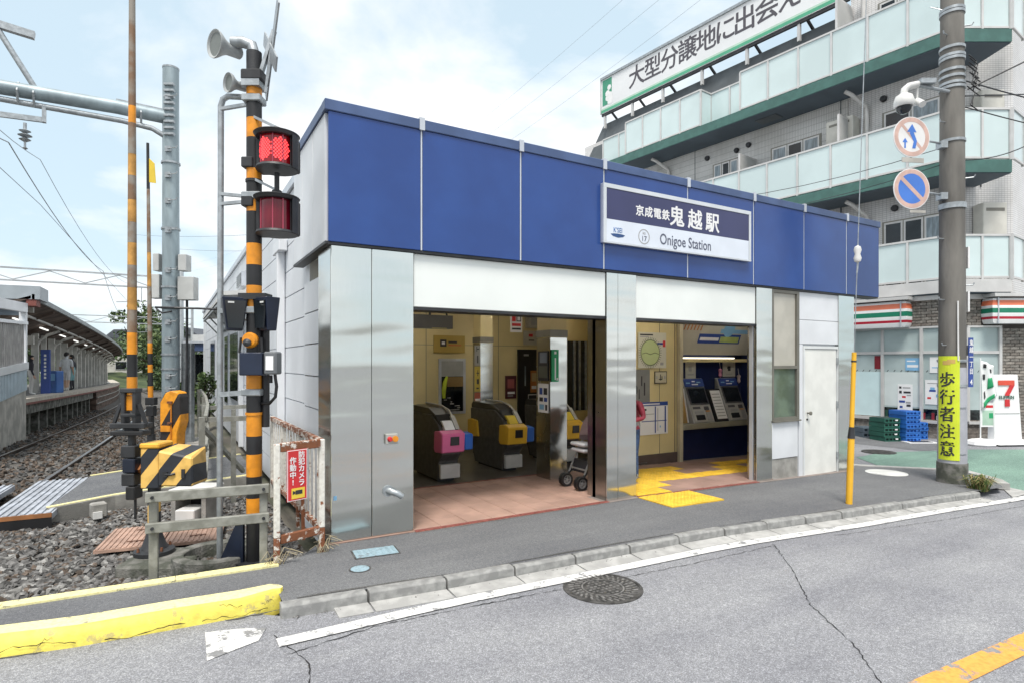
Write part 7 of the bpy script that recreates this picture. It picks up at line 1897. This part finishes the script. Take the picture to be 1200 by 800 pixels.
# ------------------------------------------------------------ people
def person(label, loc, h, face, pal, pose=None, hair='short', hairc=(.015, .012, .010)):
    """one continuous skinned body; clothing by the nearest bone"""
    J = dict(pel=(0, 0, .53), spi=(-.005, 0, .62), che=(.005, 0, .74), nk0=(0, 0, .825), nk1=(.012, 0, .862), hd0=(.022, 0, .895), hd1=(.018, 0, .935), hd2=(.006, 0, .972))
    for s, n in ((1, 'l'), (-1, 'r')):
        J.update({'hip' + n: (0, .052 * s, .515), 'kne' + n: (.012, .056 * s, .285), 'ank' + n: (-.008, .058 * s, .055), 'toe' + n: (.085, .068 * s, .018),
                  'sho' + n: (0, .105 * s, .802), 'elb' + n: (-.015, .135 * s, .632), 'wri' + n: (.035, .140 * s, .485), 'pal' + n: (.050, .138 * s, .452)})
    if pose: J.update(pose)
    Rr = dict(pel=(.082, .070), spi=(.078, .062), che=(.090, .066), nk0=(.045, .042), nk1=(.032, .032), hd0=(.045, .043), hd1=(.056, .050), hd2=(.036, .034), hip=(.055, .055), kne=(.034, .034), ank=(.025, .023), toe=(.022, .018), sho=(.040, .040), elb=(.028, .028), wri=(.018, .020), pal=(.018, .022))
    names, V, Rad, E = [], [], [], []
    def addv(n, p, r):
        names.append(n); V.append(Vector(p) * h); Rad.append((r[0] * h, r[1] * h)); return len(V) - 1
    id_ = {}
    for n in ('pel', 'spi', 'che', 'nk0', 'nk1', 'hd0', 'hd1', 'hd2'): id_[n] = addv(n, J[n], Rr[n])
    ch = ['pel', 'spi', 'che', 'nk0', 'nk1', 'hd0', 'hd1', 'hd2']; E += [(id_[a], id_[b]) for a, b in zip(ch, ch[1:])]
    for n in 'lr':
        for k in ('hip', 'kne', 'ank', 'toe', 'sho', 'elb', 'wri', 'pal'): id_[k + n] = addv(k + n, J[k + n], Rr[k])
        E += [(id_['pel'], id_['hip' + n]), (id_['hip' + n], id_['kne' + n]), (id_['kne' + n], id_['ank' + n]), (id_['ank' + n], id_['toe' + n]), (id_['che'], id_['sho' + n]), (id_['sho' + n], id_['elb' + n]), (id_['elb' + n], id_['wri' + n]), (id_['wri' + n], id_['pal' + n])]
        w, p = Vector(J['wri' + n]), Vector(J['pal' + n]); d = (p - w).normalized(); sd_ = d.cross(Vector((0, 1, 0))).normalized()
        for i in range(4):
            o = p + sd_ * (.011 * (i - 1.5)); l = (.038, .045, .042, .034)[i]
            a = addv('fin' + n, o + d * l * .55, (.0058, .0058)); b = addv('fin' + n, o + d * l + Vector((.006, 0, -.002)), (.005, .005))
            E += [(id_['pal' + n], a), (a, b)]
        a = addv('fin' + n, w.lerp(p, .5) + sd_ * -.022 + d * .012, (.0065, .0065)); b = addv('fin' + n, w.lerp(p, .5) + sd_ * -.030 + d * .032, (.0055, .0055)); E += [(id_['pal' + n], a), (a, b)]
    me = bpy.data.meshes.new("person"); me.from_pydata(V, E, [])
    tmp = bpy.data.objects.new("person_tmp", me); COL.objects.link(tmp)
    sk = tmp.modifiers.new("skin", 'SKIN'); sk.use_smooth_shade = True
    for i, r in enumerate(Rad): me.skin_vertices[0].data[i].radius = r
    me.skin_vertices[0].data[0].use_root = True
    ss = tmp.modifiers.new("subdivision", 'SUBSURF'); ss.levels = 1; ss.render_levels = 1
    dg = bpy.context.evaluated_depsgraph_get(); out = bpy.data.meshes.new_from_object(tmp.evaluated_get(dg)); bpy.data.objects.remove(tmp)
    out.materials.clear()
    pm = list(dict.fromkeys(pal.values()))
    for m in pm: out.materials.append(m)
    segs = [(V[a], V[b], names[a], names[b]) for a, b in E]
    def part_of(c):
        best = None
        for a, b, na, nb in segs:
            ab = b - a; t_ = max(0, min(1, (c - a).dot(ab) / max(1e-9, ab.length_squared))); dd = (c - a - ab * t_).length - (.05 * h if 'che' in (na, nb) or 'spi' in (na, nb) else 0)
            if best is None or dd < best[0]: best = (dd, na, nb, t_)
        return best
    for p in out.polygons:
        _, na, nb, t_ = part_of(p.center); k = 'top'
        if nb[:3] == 'toe' or (nb[:3] == 'ank' and t_ > .88): k = 'shoe'
        elif nb[:3] in ('kne', 'ank'): k = 'leg' if not (nb[:3] == 'ank' and 'shin' in pal) else 'shin'
        elif nb[:3] == 'hip' or (na == 'pel' and t_ < .3): k = 'hem' if 'hem' in pal else 'leg'
        elif nb[:2] == 'hd' or nb == 'nk1': k = 'skin'
        elif nb[:3] in ('pal', 'fin') or (nb[:3] == 'wri' and t_ > .85): k = 'skin'
        elif nb[:3] in ('wri',): k = 'sleeve' if 'sleeve' in pal else 'top'
        elif na == 'pel' or nb == 'spi': k = 'mid' if 'mid' in pal else 'top'
        p.material_index = pm.index(pal.get(k, pal['top'])); p.use_smooth = True
    root = bpy.data.objects.new("person", out); COL.objects.link(root); tag(root, label, "person")
    root.location = loc; root.rotation_euler = (0, 0, face); INV[root.name] = Matrix.Identity(4)
    hm = M("hair_%d" % int(sum(hairc) * 1000), hairc, .6, var=.3, scale=30)
    hz = J['hd1'][2]; hx = J['hd1'][0]
    mb = MB(); n = 14; V2 = []; F2 = []
    low = .055 if hair == 'short' else .17
    for k in range(8):
        ph = k / 7; zz_ = .052 * math.cos(ph * 1.9) if ph < .75 else None
        for i in range(n):
            a = 2 * math.pi * i / n; back = .5 - .5 * math.cos(a)           # 0 in front, 1 behind
            th = ph * (1.15 + back * .75); r = .064 * math.sin(min(th, 1.65)); z = .060 * math.cos(th)
            if th > 1.65: z -= (th - 1.65) * low * 3
            V2.append(((hx + r * math.cos(a) * 1.05 - .008) * h, r * math.sin(a) * .93 * h, (hz + .012 + z) * h))
    F2 = [(k * n + i, k * n + (i + 1) % n, (k + 1) * n + (i + 1) % n, (k + 1) * n + i) for k in range(7) for i in range(n)]
    ho = MB().add([Vector(v) for v in V2], F2).build("hair", hm, root, smooth=True)
    mk = M("eye_dark", (.02, .015, .012), .3)
    for s in (-1, 1):
        f = Fr(((hx + .050) * h, .020 * s * h, (hz - .004) * h), (0, 1, 0)); MB().disc(f, .0065 * h, 0, .003 * h, 8).build("eye", mk, root)
        MB().lathe(Fr(((hx - .004) * h, .052 * s * h, (hz - .012) * h), (1, 0, 0)), [(.0, -.006 * h), (.014 * h, 0), (.0, .008 * h)], 8).build("ear", pal['skin'], root, smooth=True)
    MB().hexa([Vector(v) * h for v in ((hx + .05, -.006, hz - .028), (hx + .066, -.007, hz - .028), (hx + .066, .007, hz - .028), (hx + .05, .006, hz - .028), (hx + .05, -.003, hz), (hx + .054, -.003, hz), (hx + .054, .003, hz), (hx + .05, .003, hz))]).build("nose", pal['skin'], root, bevel=.001)
    MB().fbox(Fr(((hx + .046) * h, 0, (hz - .042) * h), (0, 1, 0)), -.014 * h, .014 * h, -.003 * h, .003 * h, 0, .005 * h).build("mouth", M("lips", (.35, .12, .10), .5), root)
    return root
m_skin = M("skin", (.52, .33, .24), .5, var=.06)
m_redj, m_greyj, m_jean, m_shoe = M("red_jacket", (.30, .022, .045), .6, var=.15, scale=20, bump=.15, bscale=30), M("grey_cloth", (.28, .27, .27), .8, var=.12, scale=20), M("jeans", (.05, .10, .22), .8, var=.2, scale=30), M("sneaker", (.30, .32, .33), .6, var=.5, scale=40)
person("person in a red jacket and jeans half hidden behind the middle steel pillar", (5.70, 6.32, gz(5.7) + .022), 1.40, math.pi * 1.02, dict(top=m_redj, mid=m_greyj, hem=m_redj, leg=m_jean, shoe=m_shoe, skin=m_skin),
       pose=dict(elbl=(.0, .165, .655), wril=(.14, .13, .63), pall=(.175, .125, .63), elbr=(.0, -.165, .655), wrir=(.14, -.13, .63), palr=(.175, -.125, .63)))

# ------------------------------------------------------------ platform, its canopy and what stands there
def xe(y): return xr(y) - 2.12
def zp(y): return ztrack(y) + 1.0
plat = thing("station_platform", "curving railway platform with pale edge, dark open piers near and brown wall beyond", "platform", (xe(20), 20, 0))
m_plat = M("platform_asphalt", (.20, .20, .195), .85, var=.15, scale=3); m_edge = M("platform_edge_stone", (.52, .47, .40), .8, var=.12, scale=8); m_platw = M("platform_brown_wall", (.16, .105, .08), .9, var=.3, scale=3, bump=.3, stretch=(1, .4, 3))
ys = list(np.arange(20.2, 72, 1.3))
def pstrip(o0, o1, z0f, z1f, name, mat, y0=0, y1=99):
    yy = [y for y in ys if y0 <= y <= y1]; V, F = [], []
    for y in yy:
        for (o, zf) in ((o0, z1f), (o1, z1f), (o1, z0f), (o0, z0f)): V.append((xe(y) + o, y, zf(y)))
    F = [(4 * k + i, 4 * k + (i + 1) % 4, 4 * k + 4 + (i + 1) % 4, 4 * k + 4 + i) for k in range(len(yy) - 1) for i in range(4)] + [(0, 1, 2, 3), tuple(4 * (len(yy) - 1) + i for i in (3, 2, 1, 0))]
    return MB().add(V, F).build(name, mat, plat)
pstrip(-5.5, -.62, lambda y: zp(y) - .25, lambda y: zp(y), "deck", m_plat)
pstrip(-.615, .0, lambda y: zp(y) - .10, lambda y: zp(y) + .006, "edge_stone", m_edge)
pstrip(-.05, .012, lambda y: zp(y) - .16, lambda y: zp(y) - .102, "red_edge_line", M("edge_red_brown", (.22, .085, .07), .8))
pstrip(-.40, -.04, lambda y: zp(y) - .42, lambda y: zp(y) - .165, "edge_beam", m_concd, 0, 34)
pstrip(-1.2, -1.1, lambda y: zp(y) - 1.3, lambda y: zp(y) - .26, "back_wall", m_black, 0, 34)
pstrip(-.5, -.05, lambda y: zp(y) - 1.3, lambda y: zp(y) - .165, "platform_wall", m_platw, 33.5, 99)
for b in (.42, .72): pstrip(-.04, .0, lambda y: zp(y) - b - .04, lambda y: zp(y) - b, "wall_ledge", m_conc, 33.5, 99)
for y in np.arange(20.4, 34, 1.15):
    MB().box(xe(y) - .42, xe(y) - .16, y - .14, y + .14, zp(y) - 1.3, zp(y) - .425).build("pier", m_concd, plat)
cny = thing("platform_canopy", "long curved platform canopy with dark underside on pale posts", "canopy", (xe(30) - 1.3, 30, 0))
m_cunder = M("canopy_underside", (.20, .15, .125), .8, var=.3, scale=2, stretch=(1, 4, 1)); m_cedge = M("canopy_edge", (.30, .33, .34), .6, var=.1); m_cpost = M("canopy_post", (.58, .57, .53), .6, var=.12)
def crel(y): return 2.72 - .012 * (y - 20)
yy = list(np.arange(20.3, 58, 1.3))
def cstrip(sec, name, mat, parent=cny):
    V, F = [], []; n = len(sec)
    for y in yy:
        for o, dz in sec: V.append((xe(y) + o, y, zp(y) + crel(y) + dz))
    F = [(n * k + i, n * k + (i + 1) % n, n * k + n + (i + 1) % n, n * k + n + i) for k in range(len(yy) - 1) for i in range(n)] + [tuple(range(n)), tuple(n * (len(yy) - 1) + i for i in range(n))[::-1]]
    return MB().add(V, F).build(name, mat, parent)
cstrip([(.12, 0), (-1.3, -.55), (-4.6, -.05), (-4.6, .05), (-1.3, -.45), (.12, .08)], "roof", m_cunder)
cstrip([(.14, -.02), (.20, -.02), (.20, .12), (.14, .12)], "roof_edge", m_cedge)
cstrip([(-.45, -.30), (-.38, -.30), (-.38, -.245), (-.45, -.27)], "cable_duct", m_offw)
for y in np.arange(21, 56, 2.6):
    MB().hexa([(xe(y) + .05, y - .06, zp(y) + crel(y) - .1), (xe(y) - 1.25, y - .06, zp(y) + crel(y) - .68), (xe(y) - 1.25, y + .06, zp(y) + crel(y) - .68), (xe(y) + .05, y + .06, zp(y) + crel(y) - .1),
               (xe(y) + .05, y - .06, zp(y) + crel(y) - .03), (xe(y) - 1.25, y - .06, zp(y) + crel(y) - .53), (xe(y) - 1.25, y + .06, zp(y) + crel(y) - .53), (xe(y) + .05, y + .06, zp(y) + crel(y) - .03)]).build("rafter", m_cunder, cny)
for y in np.arange(26.6, 57, 2.9):
    x = xe(y) - .98; zt = zp(y) + crel(y) - .52
    p = MB().box(x - .10, x + .10, y - .10, y + .10, zp(y), zt).build("post", m_cpost, cny)
    MB().tube([(x + .02, y, zt - .55), (x + .12, y, zt - .25), (x + .35, y, zt - .05), (x + .7, y, zt + .10)], .05, 8).build("curved_arm", m_cpost, p, smooth=True)
    MB().box(x - .08, x + .08, y + 1.6, y + 1.76, zp(y), zt).build("post", m_cpost, cny)
m_tubel = M("lit_tube", (.9, .9, .86), .5, var=.02, emit=.7)
for y in np.arange(22, 50, 3.4): MB().bar((xe(y) - .62, y, zp(y) + crel(y) - .40), (xe(y + 1.2) - .62, y + 1.2, zp(y + 1.2) + crel(y + 1.2) - .40), .05, .04).build("tube_light", m_tubel, cny)
for y in (26, 36): MB().bar((xe(y) - .9, y, zp(y) + 1.86), (xe(y) - 1.8, y + .1, zp(y) + 1.86), .12, .30).build("hanging_box", m_cpost, cny)
# blue board, bin-like unit, benches
y = 26.2; bbd = thing("platform_board", "tall navy blue board with white lettering between the platform posts", "board", (xe(y) - 1.15, y, zp(y)))
fpb = face_cam(xe(y) - .62, y, zp(y))
MB().fbox(fpb, -.17, .14, .0, 1.55, -.06, .0).build("board", m_print_b, bbd); [MB().fbox(fpb, -.05, .03, 1.30 - .13 * k, 1.38 - .13 * k, .001, .004).build("white_print", m_print_w, bbd) for k in range(7)]
y = 26.6; vm = thing("blue_machine", "low bright blue unit next to the navy platform board", "machine", (xe(y) - .95, y, zp(y)))
fpv = face_cam(xe(y) - .50, y, zp(y)); MB().fbox(fpv, -.18, .16, .0, .80, -.35, .0).build("body", M("machine_blue", (.04, .14, .42), .4), vm, bevel=.02); MB().fbox(fpv, -.12, .10, .45, .70, .001, .012).build("front_panel", m_print_s, vm)
pbn = thing("platform_bench", "row of dark seats on the platform beyond the walking person", "bench", (xe(38) - 1.7, 38, zp(38)))
for y in np.arange(34, 44, 1.15):
    f = Fr((xe(y) - 1.7, y, zp(y)), (0, 1, 0))
    st_ = MB().fbox(f, -.25, .25, .40, .46, -.2, .22).build("seat", m_navy, pbn); MB().fbox(f, -.25, .25, .47, .92, -.24, -.19).build("backrest", m_navy, st_)
    for a in (-.2, .2): MB().fbox(f, a - .02, a + .02, 0, .40, -.1, .1).build("leg", m_galv, st_)
m_wsh, m_wsht, m_dktop, m_wskirt, m_teal = M("white_shirt", (.66, .68, .70), .8), M("pale_shorts", (.60, .60, .62), .8), M("dark_top", (.03, .03, .04), .8), M("white_skirt", (.64, .62, .60), .8), M("teal_cloth", (.25, .48, .52), .8)
person("long-haired person in dark top and white skirt beside the lattice wall on the platform", (xe(24.6) - .72, 24.6, zp(24.6)), 1.30, math.radians(20), dict(top=m_dktop, mid=m_wskirt, hem=m_wskirt, leg=m_wskirt, shoe=m_offw, skin=m_skin), hair='long')
person("person in white shirt and pale shorts walking on the platform under the canopy", (xe(29.3) - .48, 29.3, zp(29.3)), 1.56, math.radians(75), dict(top=m_wsh, sleeve=m_skin, leg=m_wsht, shin=m_skin, shoe=m_offw, skin=m_skin),
       pose=dict(knel=(.07, .056, .29), ankl=(.09, .058, .055), toel=(.17, .062, .02), kner=(-.02, -.056, .285), ankr=(-.10, -.058, .08), toer=(-.03, -.062, .03)))
person("person in dark top and teal skirt standing behind the walker on the platform", (xe(30.8) - .50, 30.8, zp(30.8)), 1.50, math.radians(160), dict(top=m_dktop, mid=m_teal, hem=m_teal, leg=m_teal, shin=m_dktop, shoe=m_dktop, skin=m_skin))
# ramp wall with slats at the platform end
rw = thing("ramp_wall", "grey blue ribbed ramp wall with lattice opening at the platform end", "wall", (-3.3, 19, -.3))
fR = Fr((-3.3, 0, 0), (0, 1, 0))
m_rib = M("ribbed_blue_grey", (.52, .62, .68), .5, var=.06)
def rz(y, zr_, zl_): return zl_ + (zr_ - zl_) * (y - 17.4) / 2.8
def quad(y0, y1, tr, tl, br, bl_, c0, c1, name, mat): return MB().fprism(fR, [(y0, rz(y0, br, bl_)), (y1, rz(y1, br, bl_)), (y1, rz(y1, tr, tl)), (y0, rz(y0, tr, tl))], c0, c1).build(name, mat, rw)
ya, yb_ = 14.5, 20.2
quad(ya, yb_, .95, .80, -.6, -.6, -.12, .0, "concrete_base", M("pale_stained_concrete", (.55, .53, .48), .85, var=.18, scale=3, bump=.2))
quad(ya, yb_, 1.52, 1.40, .955, .805, -.10, .02, "wall_core", m_rib)
for i in range(38):
    y = ya + .15 * i; quad(y + .02, y + .10, 1.51, 1.39, .97, .82, .0205, .032, "rib", m_rib)
quad(ya, yb_, 1.70, 1.57, 1.525, 1.405, -.10, .06, "sill", m_white)
quad(ya, yb_, 3.27, 3.15, 3.03, 2.92, -.10, .04, "top_band", m_white); quad(ya, yb_, 2.78, 2.68, 2.70, 2.6, -.05, .05, "rail", m_white)
quad(yb_ - .16, yb_, 3.02, 2.92, 1.705, 1.58, -.12, .03, "end_post", m_white)
m_slat = M("grey_slat", (.36, .35, .34), .7, var=.15)
for i in range(26):
    y = yb_ - .32 - .215 * i; quad(y - .15, y, 2.69, 2.59, 1.71, 1.58, -.04, .01, "slat", m_slat)
rs = thing("ramp_shed_roof", "grey roof edge with dark gable board beyond the ramp wall", "shed roof", (-4, 18.5, 3.4))
MB().hexa([(-3.02, 20.3, 3.40), (-3.02, 21.6, 3.42), (-8.5, 21.6, 3.3), (-8.5, 20.3, 3.28), (-3.02, 20.3, 3.76), (-3.02, 21.6, 3.78), (-8.5, 21.6, 3.72), (-8.5, 20.3, 3.70)]).build("roof", M("roof_grey_blue", (.36, .40, .43), .5, var=.05), rs)
MB().box(-3.32, -3.10, 20.32, 20.9, 3.22, 3.39).build("gutter_end", M("gutter_red_brown", (.24, .075, .06), .7), rs)
for y in (20.5, 21.4): MB().box(-3.42, -3.32, y - .05, y + .05, 3.1, 3.40).build("post", m_cpost, rs)
MB().box(-8.4, -3.33, 20.42, 20.5, 2.95, 3.38).build("gable_board", M("gable_slate", (.12, .15, .18), .6), rs)

# ------------------------------------------------------------ trees, houses, gantries, wires beyond
m_lf = [M("leaf_deep", (.06, .11, .04), .7, var=.3), M("leaf_mid", (.11, .175, .06), .7, var=.3), M("leaf_light", (.18, .25, .085), .7, var=.3)]
m_bark = M("bark", (.09, .07, .05), .9, var=.3, bump=.4, bscale=20)
def tree(label, x, y, z, h, r, seed, name="broadleaf_tree", n=1500, ls=.16):
    rng = np.random.default_rng(seed); t = thing(name, label, "tree" if h > 2.5 else "shrub", (x, y, z))
    tr = MB(); tr.tube([(x, y, z - .2), (x + .1, y, z + h * .3), (x - .05, y + .1, z + h * .62), (x, y, z + h * .85)], [h * .03, h * .024, h * .016, h * .006], 8)
    for k in range(5):
        a = k * 1.26 + seed; z0 = z + h * (.3 + .09 * k); tr.tube([(x, y, z0), (x + r * .4 * math.cos(a), y + r * .4 * math.sin(a), z0 + h * .12), (x + r * .75 * math.cos(a), y + r * .75 * math.sin(a), z0 + h * .2)], [h * .013, h * .008, h * .003], 5)
    tr.build("trunk", m_bark, t)
    cl = []
    for k in range(16):
        d = rng.normal(0, 1, 3); d /= np.linalg.norm(d); q = rng.uniform(.25, 1) ** .6
        cl.append((x + d[0] * r * q * .8, y + d[1] * r * q * .8, z + h * .62 + d[2] * h * .33 * q, r * rng.uniform(.26, .46)))
    V, F, MI = [], [], []
    for i in range(n):
        c = cl[rng.integers(0, len(cl))]; d = rng.normal(0, 1, 3); d /= np.linalg.norm(d); q = rng.uniform(.45, 1.08)
        p = np.array(c[:3]) + d * c[3] * q * np.array([1, 1, .8]); s = ls * rng.uniform(.6, 1.4)
        u = rng.normal(0, 1, 3); u /= np.linalg.norm(u); v = np.cross(u, rng.normal(0, 1, 3)); v /= np.linalg.norm(v) + 1e-9
        b = len(V); V += [tuple(p - u * s), tuple(p + v * s * .5), tuple(p + u * s), tuple(p - v * s * .5)]; F.append((b, b + 1, b + 2, b + 3)); MI.append(int(rng.choice(3, p=[.35, .42, .23])))
    me = bpy.data.meshes.new("crown"); inv = world_inv(t); me.from_pydata([inv @ Vector(v) for v in V], [], F)
    for m in m_lf: me.materials.append(m)
    me.polygons.foreach_set('material_index', MI); o = bpy.data.objects.new("crown", me); COL.objects.link(o); o.parent = t
    return t
tree("bushy tree on the slope straight beyond the curving rails", -1.6, 66, -1.2, 6.0, 3.4, 1, n=2200, ls=.2)
tree("taller dark tree on the skyline beyond the far gate arm", -4.2, 92, -1.0, 10.5, 4.2, 2, n=2200, ls=.26)
tree("round tree to the side of the grey mast beyond the rails", 1.5, 72, -1.2, 5.2, 3.0, 3, n=1800, ls=.2)
tree("tree seen below the far end of the platform canopy", -8.6, 80, -1.2, 6.2, 4.0, 4, n=2200, ls=.22)
tree("light green bush behind the lattice wall and platform person", -11.5, 36, -.8, 4.6, 2.8, 5, n=2000, ls=.16)
tree("bush behind the navy board across the platform", -11.0, 44, -.8, 4.2, 2.6, 6, n=1600, ls=.16)
tree("dark tree high on the hillside among the houses", -1.0, 105, 0, 9.5, 4.0, 7, n=1800, ls=.28)
tree("broad tree behind the platform seats", -10.5, 60, -1.0, 4.4, 3.2, 8, n=1600, ls=.2)
tree("low shrub growing beside the trackside railing", .95, 19.5, -.3, 1.8, .55, 9, name="shrub", n=900, ls=.07)
tree("low weedy shrub by the small blue roofed shelter", .75, 25, -.4, 1.6, .6, 10, name="shrub", n=800, ls=.08)
tree("sprawling low bush at the bend of the rails", -.2, 50, -.9, 2.2, 1.3, 11, name="shrub", n=1200, ls=.12)
hill = MB(); V, F = [], []
hx, hy_ = np.linspace(-60, 40, 21), np.linspace(70, 170, 11)
for j, y in enumerate(hy_):
    for i, x in enumerate(hx): V.append((x, y, -1.4 + (y - 70) * .055 * (1 - .35 * math.sin(x * .09)) + .5 * math.sin(x * .3 + y * .2)))
F = [(j * 21 + i, j * 21 + i + 1, (j + 1) * 21 + i + 1, (j + 1) * 21 + i) for j in range(10) for i in range(20)]
hill.add(V, F).build("hill", M("grassy_slope", (.075, .10, .035), .95, var=.3, scale=.5, bump=.8, bscale=6, col2=(.03, .05, .018)), kind='structure')
def house(label, x, y, z, w, d, h, wall, roof, seed):
    t = thing("house", label, "house", (x, y, z)); f = face_cam(x, y, z)
    MB().fbox(f, -w / 2, w / 2, -1.5, h, -d, 0).build("wall", wall, t)
    MB().fprism(f, [(-w / 2 - .3, h + .002), (w / 2 + .3, h + .002), (w / 2 - w * .18, h + 1.2), (-w / 2 + w * .18, h + 1.2)], -d - .3, .3).build("roof", roof, t)
    for i in range(2):
        for j in range(2):
            a = -w * .3 + w * .45 * i; b = .7 + h * .48 * j; wd = MB().fbox(f, a - .08, a + w * .22, b - .08, b + 1.08, -.05, .05).build("window", m_alu, t); MB().fbox(f, a, a + w * .22 - .08, b, b + 1.0, .051, .06).build("pane", m_glass_d, wd)
m_hw = [M("house_white", (.62, .61, .58), .7), M("house_cream", (.55, .50, .42), .7), M("house_grey", (.36, .37, .38), .7)]
m_hr = [M("roof_slate", (.09, .10, .12), .6), M("roof_brown", (.16, .10, .07), .6), M("roof_pale", (.28, .29, .30), .6)]
for i, (x, y, w, h, lab, a, b) in enumerate(((-4.5, 98, 7, 5.0, "white house with slate roof on the hillside beyond the rails", 0, 0), (-14, 90, 8, 4.5, "long white house with pale roof seen under the platform canopy end", 0, 2), (-22, 75, 9, 4.6, "cream house with brown roof behind the platform posts", 1, 1), (1.0, 110, 7, 5.5, "grey house with slate roof beside the mast on the hill", 2, 0), (-31, 60, 10, 4.8, "white house with brown roof behind the lattice wall", 0, 1))):
    house(lab, x, y, -1 + max(0, y - 75) * .045, w, 7, h, m_hw[a], m_hr[b], i)
sh = thing("blue_roofed_shelter", "small shelter with navy roof and glazed front at the far end of the station wall", "shelter", (1.4, 33.5, -.5))
f = face_cam(1.25, 33.0, 0)
MB().fbox(f, -.9, 3, 2.25, 2.62, -4, .3).build("roof", M("roof_navy", (.05, .08, .17), .5), sh); MB().fbox(f, -1.0, 3, 2.62, 2.72, -4.1, .4).build("roof_edge", m_alu, sh)
MB().fbox(f, -.8, 3, 2.75, 3.1, -4, -1).build("roof_box", m_offw, sh)
for a in (-.8, -.2, .5): MB().fbox(f, a - .06, a + .06, -.8, 2.24, -.06, .06).build("post", m_offw, sh)
MB().fbox(f, -.74, 3, .7, 2.1, -.5, -.42).build("pane", m_glass_d, sh); MB().fbox(f, -.74, 3, -.9, .69, -.5, -.40).build("wall", M("shelter_grey", (.26, .30, .32), .6), sh)
def gantry(label, y, x0, x1, z):
    t = thing("catenary_gantry", label, "gantry", ((x0 + x1) / 2, y, z))
    m = M("gantry_grey", (.45, .48, .50), .5, .2)
    MB().bar((x0, y, z + .55), (x1, y, z + .55), .07, .07).build("top_chord", m, t); MB().bar((x0, y, z), (x1, y, z), .07, .07).build("bottom_chord", m, t)
    n = int((x1 - x0) / 1.2)
    for i in range(n):
        a, b = x0 + (x1 - x0) * i / n, x0 + (x1 - x0) * (i + 1) / n
        MB().bar((a, y, z + (.5 if i % 2 else .05)), (b, y, z + (.05 if i % 2 else .5)), .04, .04).build("diagonal", m, t)
    for x in (x0, x1): MB().cyl((x, y, -1.5), (x, y, z + 1.4), .13, .11, 10).build("post", m, t)
    for x in (xr(y) - .75, xr(y) - 8.5):
        MB().bar((x - .5, y, z - .75), (x + .9, y, z - .65), .04, .04).bar((x + .5, y, z - .7), (x + .5, y, z), .04, .04).build("registration_arm", m, t)
        MB().lathe(Fr((x, y, 0), (1, 0, 0), (0, 1, 0)), [(.02, z), (.06, z - .12), (.02, z - .2), (.06, z - .3), (.01, z - .5)], 8).build("insulator", m, t)
gantry("steel truss gantry spanning the track just beyond the near mast boom", 33, -13.5, .55, 5.25)
gantry("far steel truss gantry over the bend of the rails", 58, -15, 1.8, 4.9)
def wire(label, pts, r=.011, sag=0., name="overhead_wire", grp=None, mat=None):
    P = [Vector(p) for p in pts]; out = []
    for a, b in zip(P, P[1:]):
        for i in range(12):
            s = i / 12; q = a.lerp(b, s); q.z -= sag * 4 * s * (1 - s); out.append(q)
    out.append(P[-1])
    o = MB().tube(out, r, 5).build(name, mat or m_dark)
    return tag(o, label, "wire", grp)
m_wire = M("wire_grey", (.26, .28, .30), .6)
def tw_(y, dz, off=-.75): return (xr(y) + off, y, ztrack(y) + dz)
wire("contact wire over the near track below the mast boom", [tw_(4, 5.05), tw_(14.9, 5.05), tw_(33, 5.0), tw_(58, 4.9), tw_(80, 4.9)], .006, 0, mat=m_wire)
wire("sagging messenger wire above the contact wire of the near track", [tw_(4, 6.2), tw_(14.9, 5.95), tw_(33, 5.9), tw_(58, 5.7), tw_(80, 5.7)], .006, .5, mat=m_wire)
wire("wire along the far side of the platform past the gantry", [(-9.5, 6, 6.2), (-9.8, 33, 5.6), (-10, 58, 5.2)], .012, .4, mat=m_wire)
wire("thick feeder cable slanting down from beside the mast boom to the gantry", [(-2.9, 8, 5.9), (-2.7, 14.9, 6.0), (-2.6, 33, 5.9), (-3.4, 58, 5.6)], .011, .35, mat=m_wire)
for k in range(4): pass
# cables about the utility pole and across the sky
def pw(z, a=0, c=0): return tuple(Fp.p(a, z, c))
wire("cable rising steeply away from the utility pole past the top balcony", [pw(5.75, .12, .15), (16.5, -1.5, 9.6)], .012, .0)
wire("pair cable running level from the utility pole past the tiled wall", [pw(5.72, .2), (20.0, 2.5, 7.8)], .010, .1)
wire("cable dropping from the utility pole bands towards the tiled corner wall", [pw(5.95, .2), (19.0, 2.0, 6.0)], .011, .2)
wire("lower drop cable from the utility pole towards the tiled corner wall", [pw(5.55, .2), (18.5, 1.6, 5.1)], .009, .15)
wire("slack telephone cable looping by the middle balcony near the utility pole", [pw(4.75, .2), (12.0, 3.6, 5.35), (17, 2.2, 5.2)], .008, .12)
wire("thin wire crossing the middle balcony towards the station roof", [pw(4.95, -.1), (8.6, 12.5, 6.0), (-2, 40, 9)], .006, .5)
wire("thin wire crossing the lower balcony towards the station roof", [pw(4.70, -.1), (9.2, 12.5, 5.6), (0, 40, 8.4)], .006, .5)
for k, (lab, dz) in enumerate((("uppermost thin power line crossing the clouds before the billboard", 1.3), ("middle thin power line crossing the clouds before the billboard", .65), ("lowest thin power line crossing the clouds before the billboard", 0))):
    wire(lab, [(9.5 + .1 * k, 5.5, 9.6 + dz), (9.3, 30.0, 9.0 + dz), (0, 70, 10 + dz)], .003, .5, mat=m_wire)
bpy.context.view_layer.update()
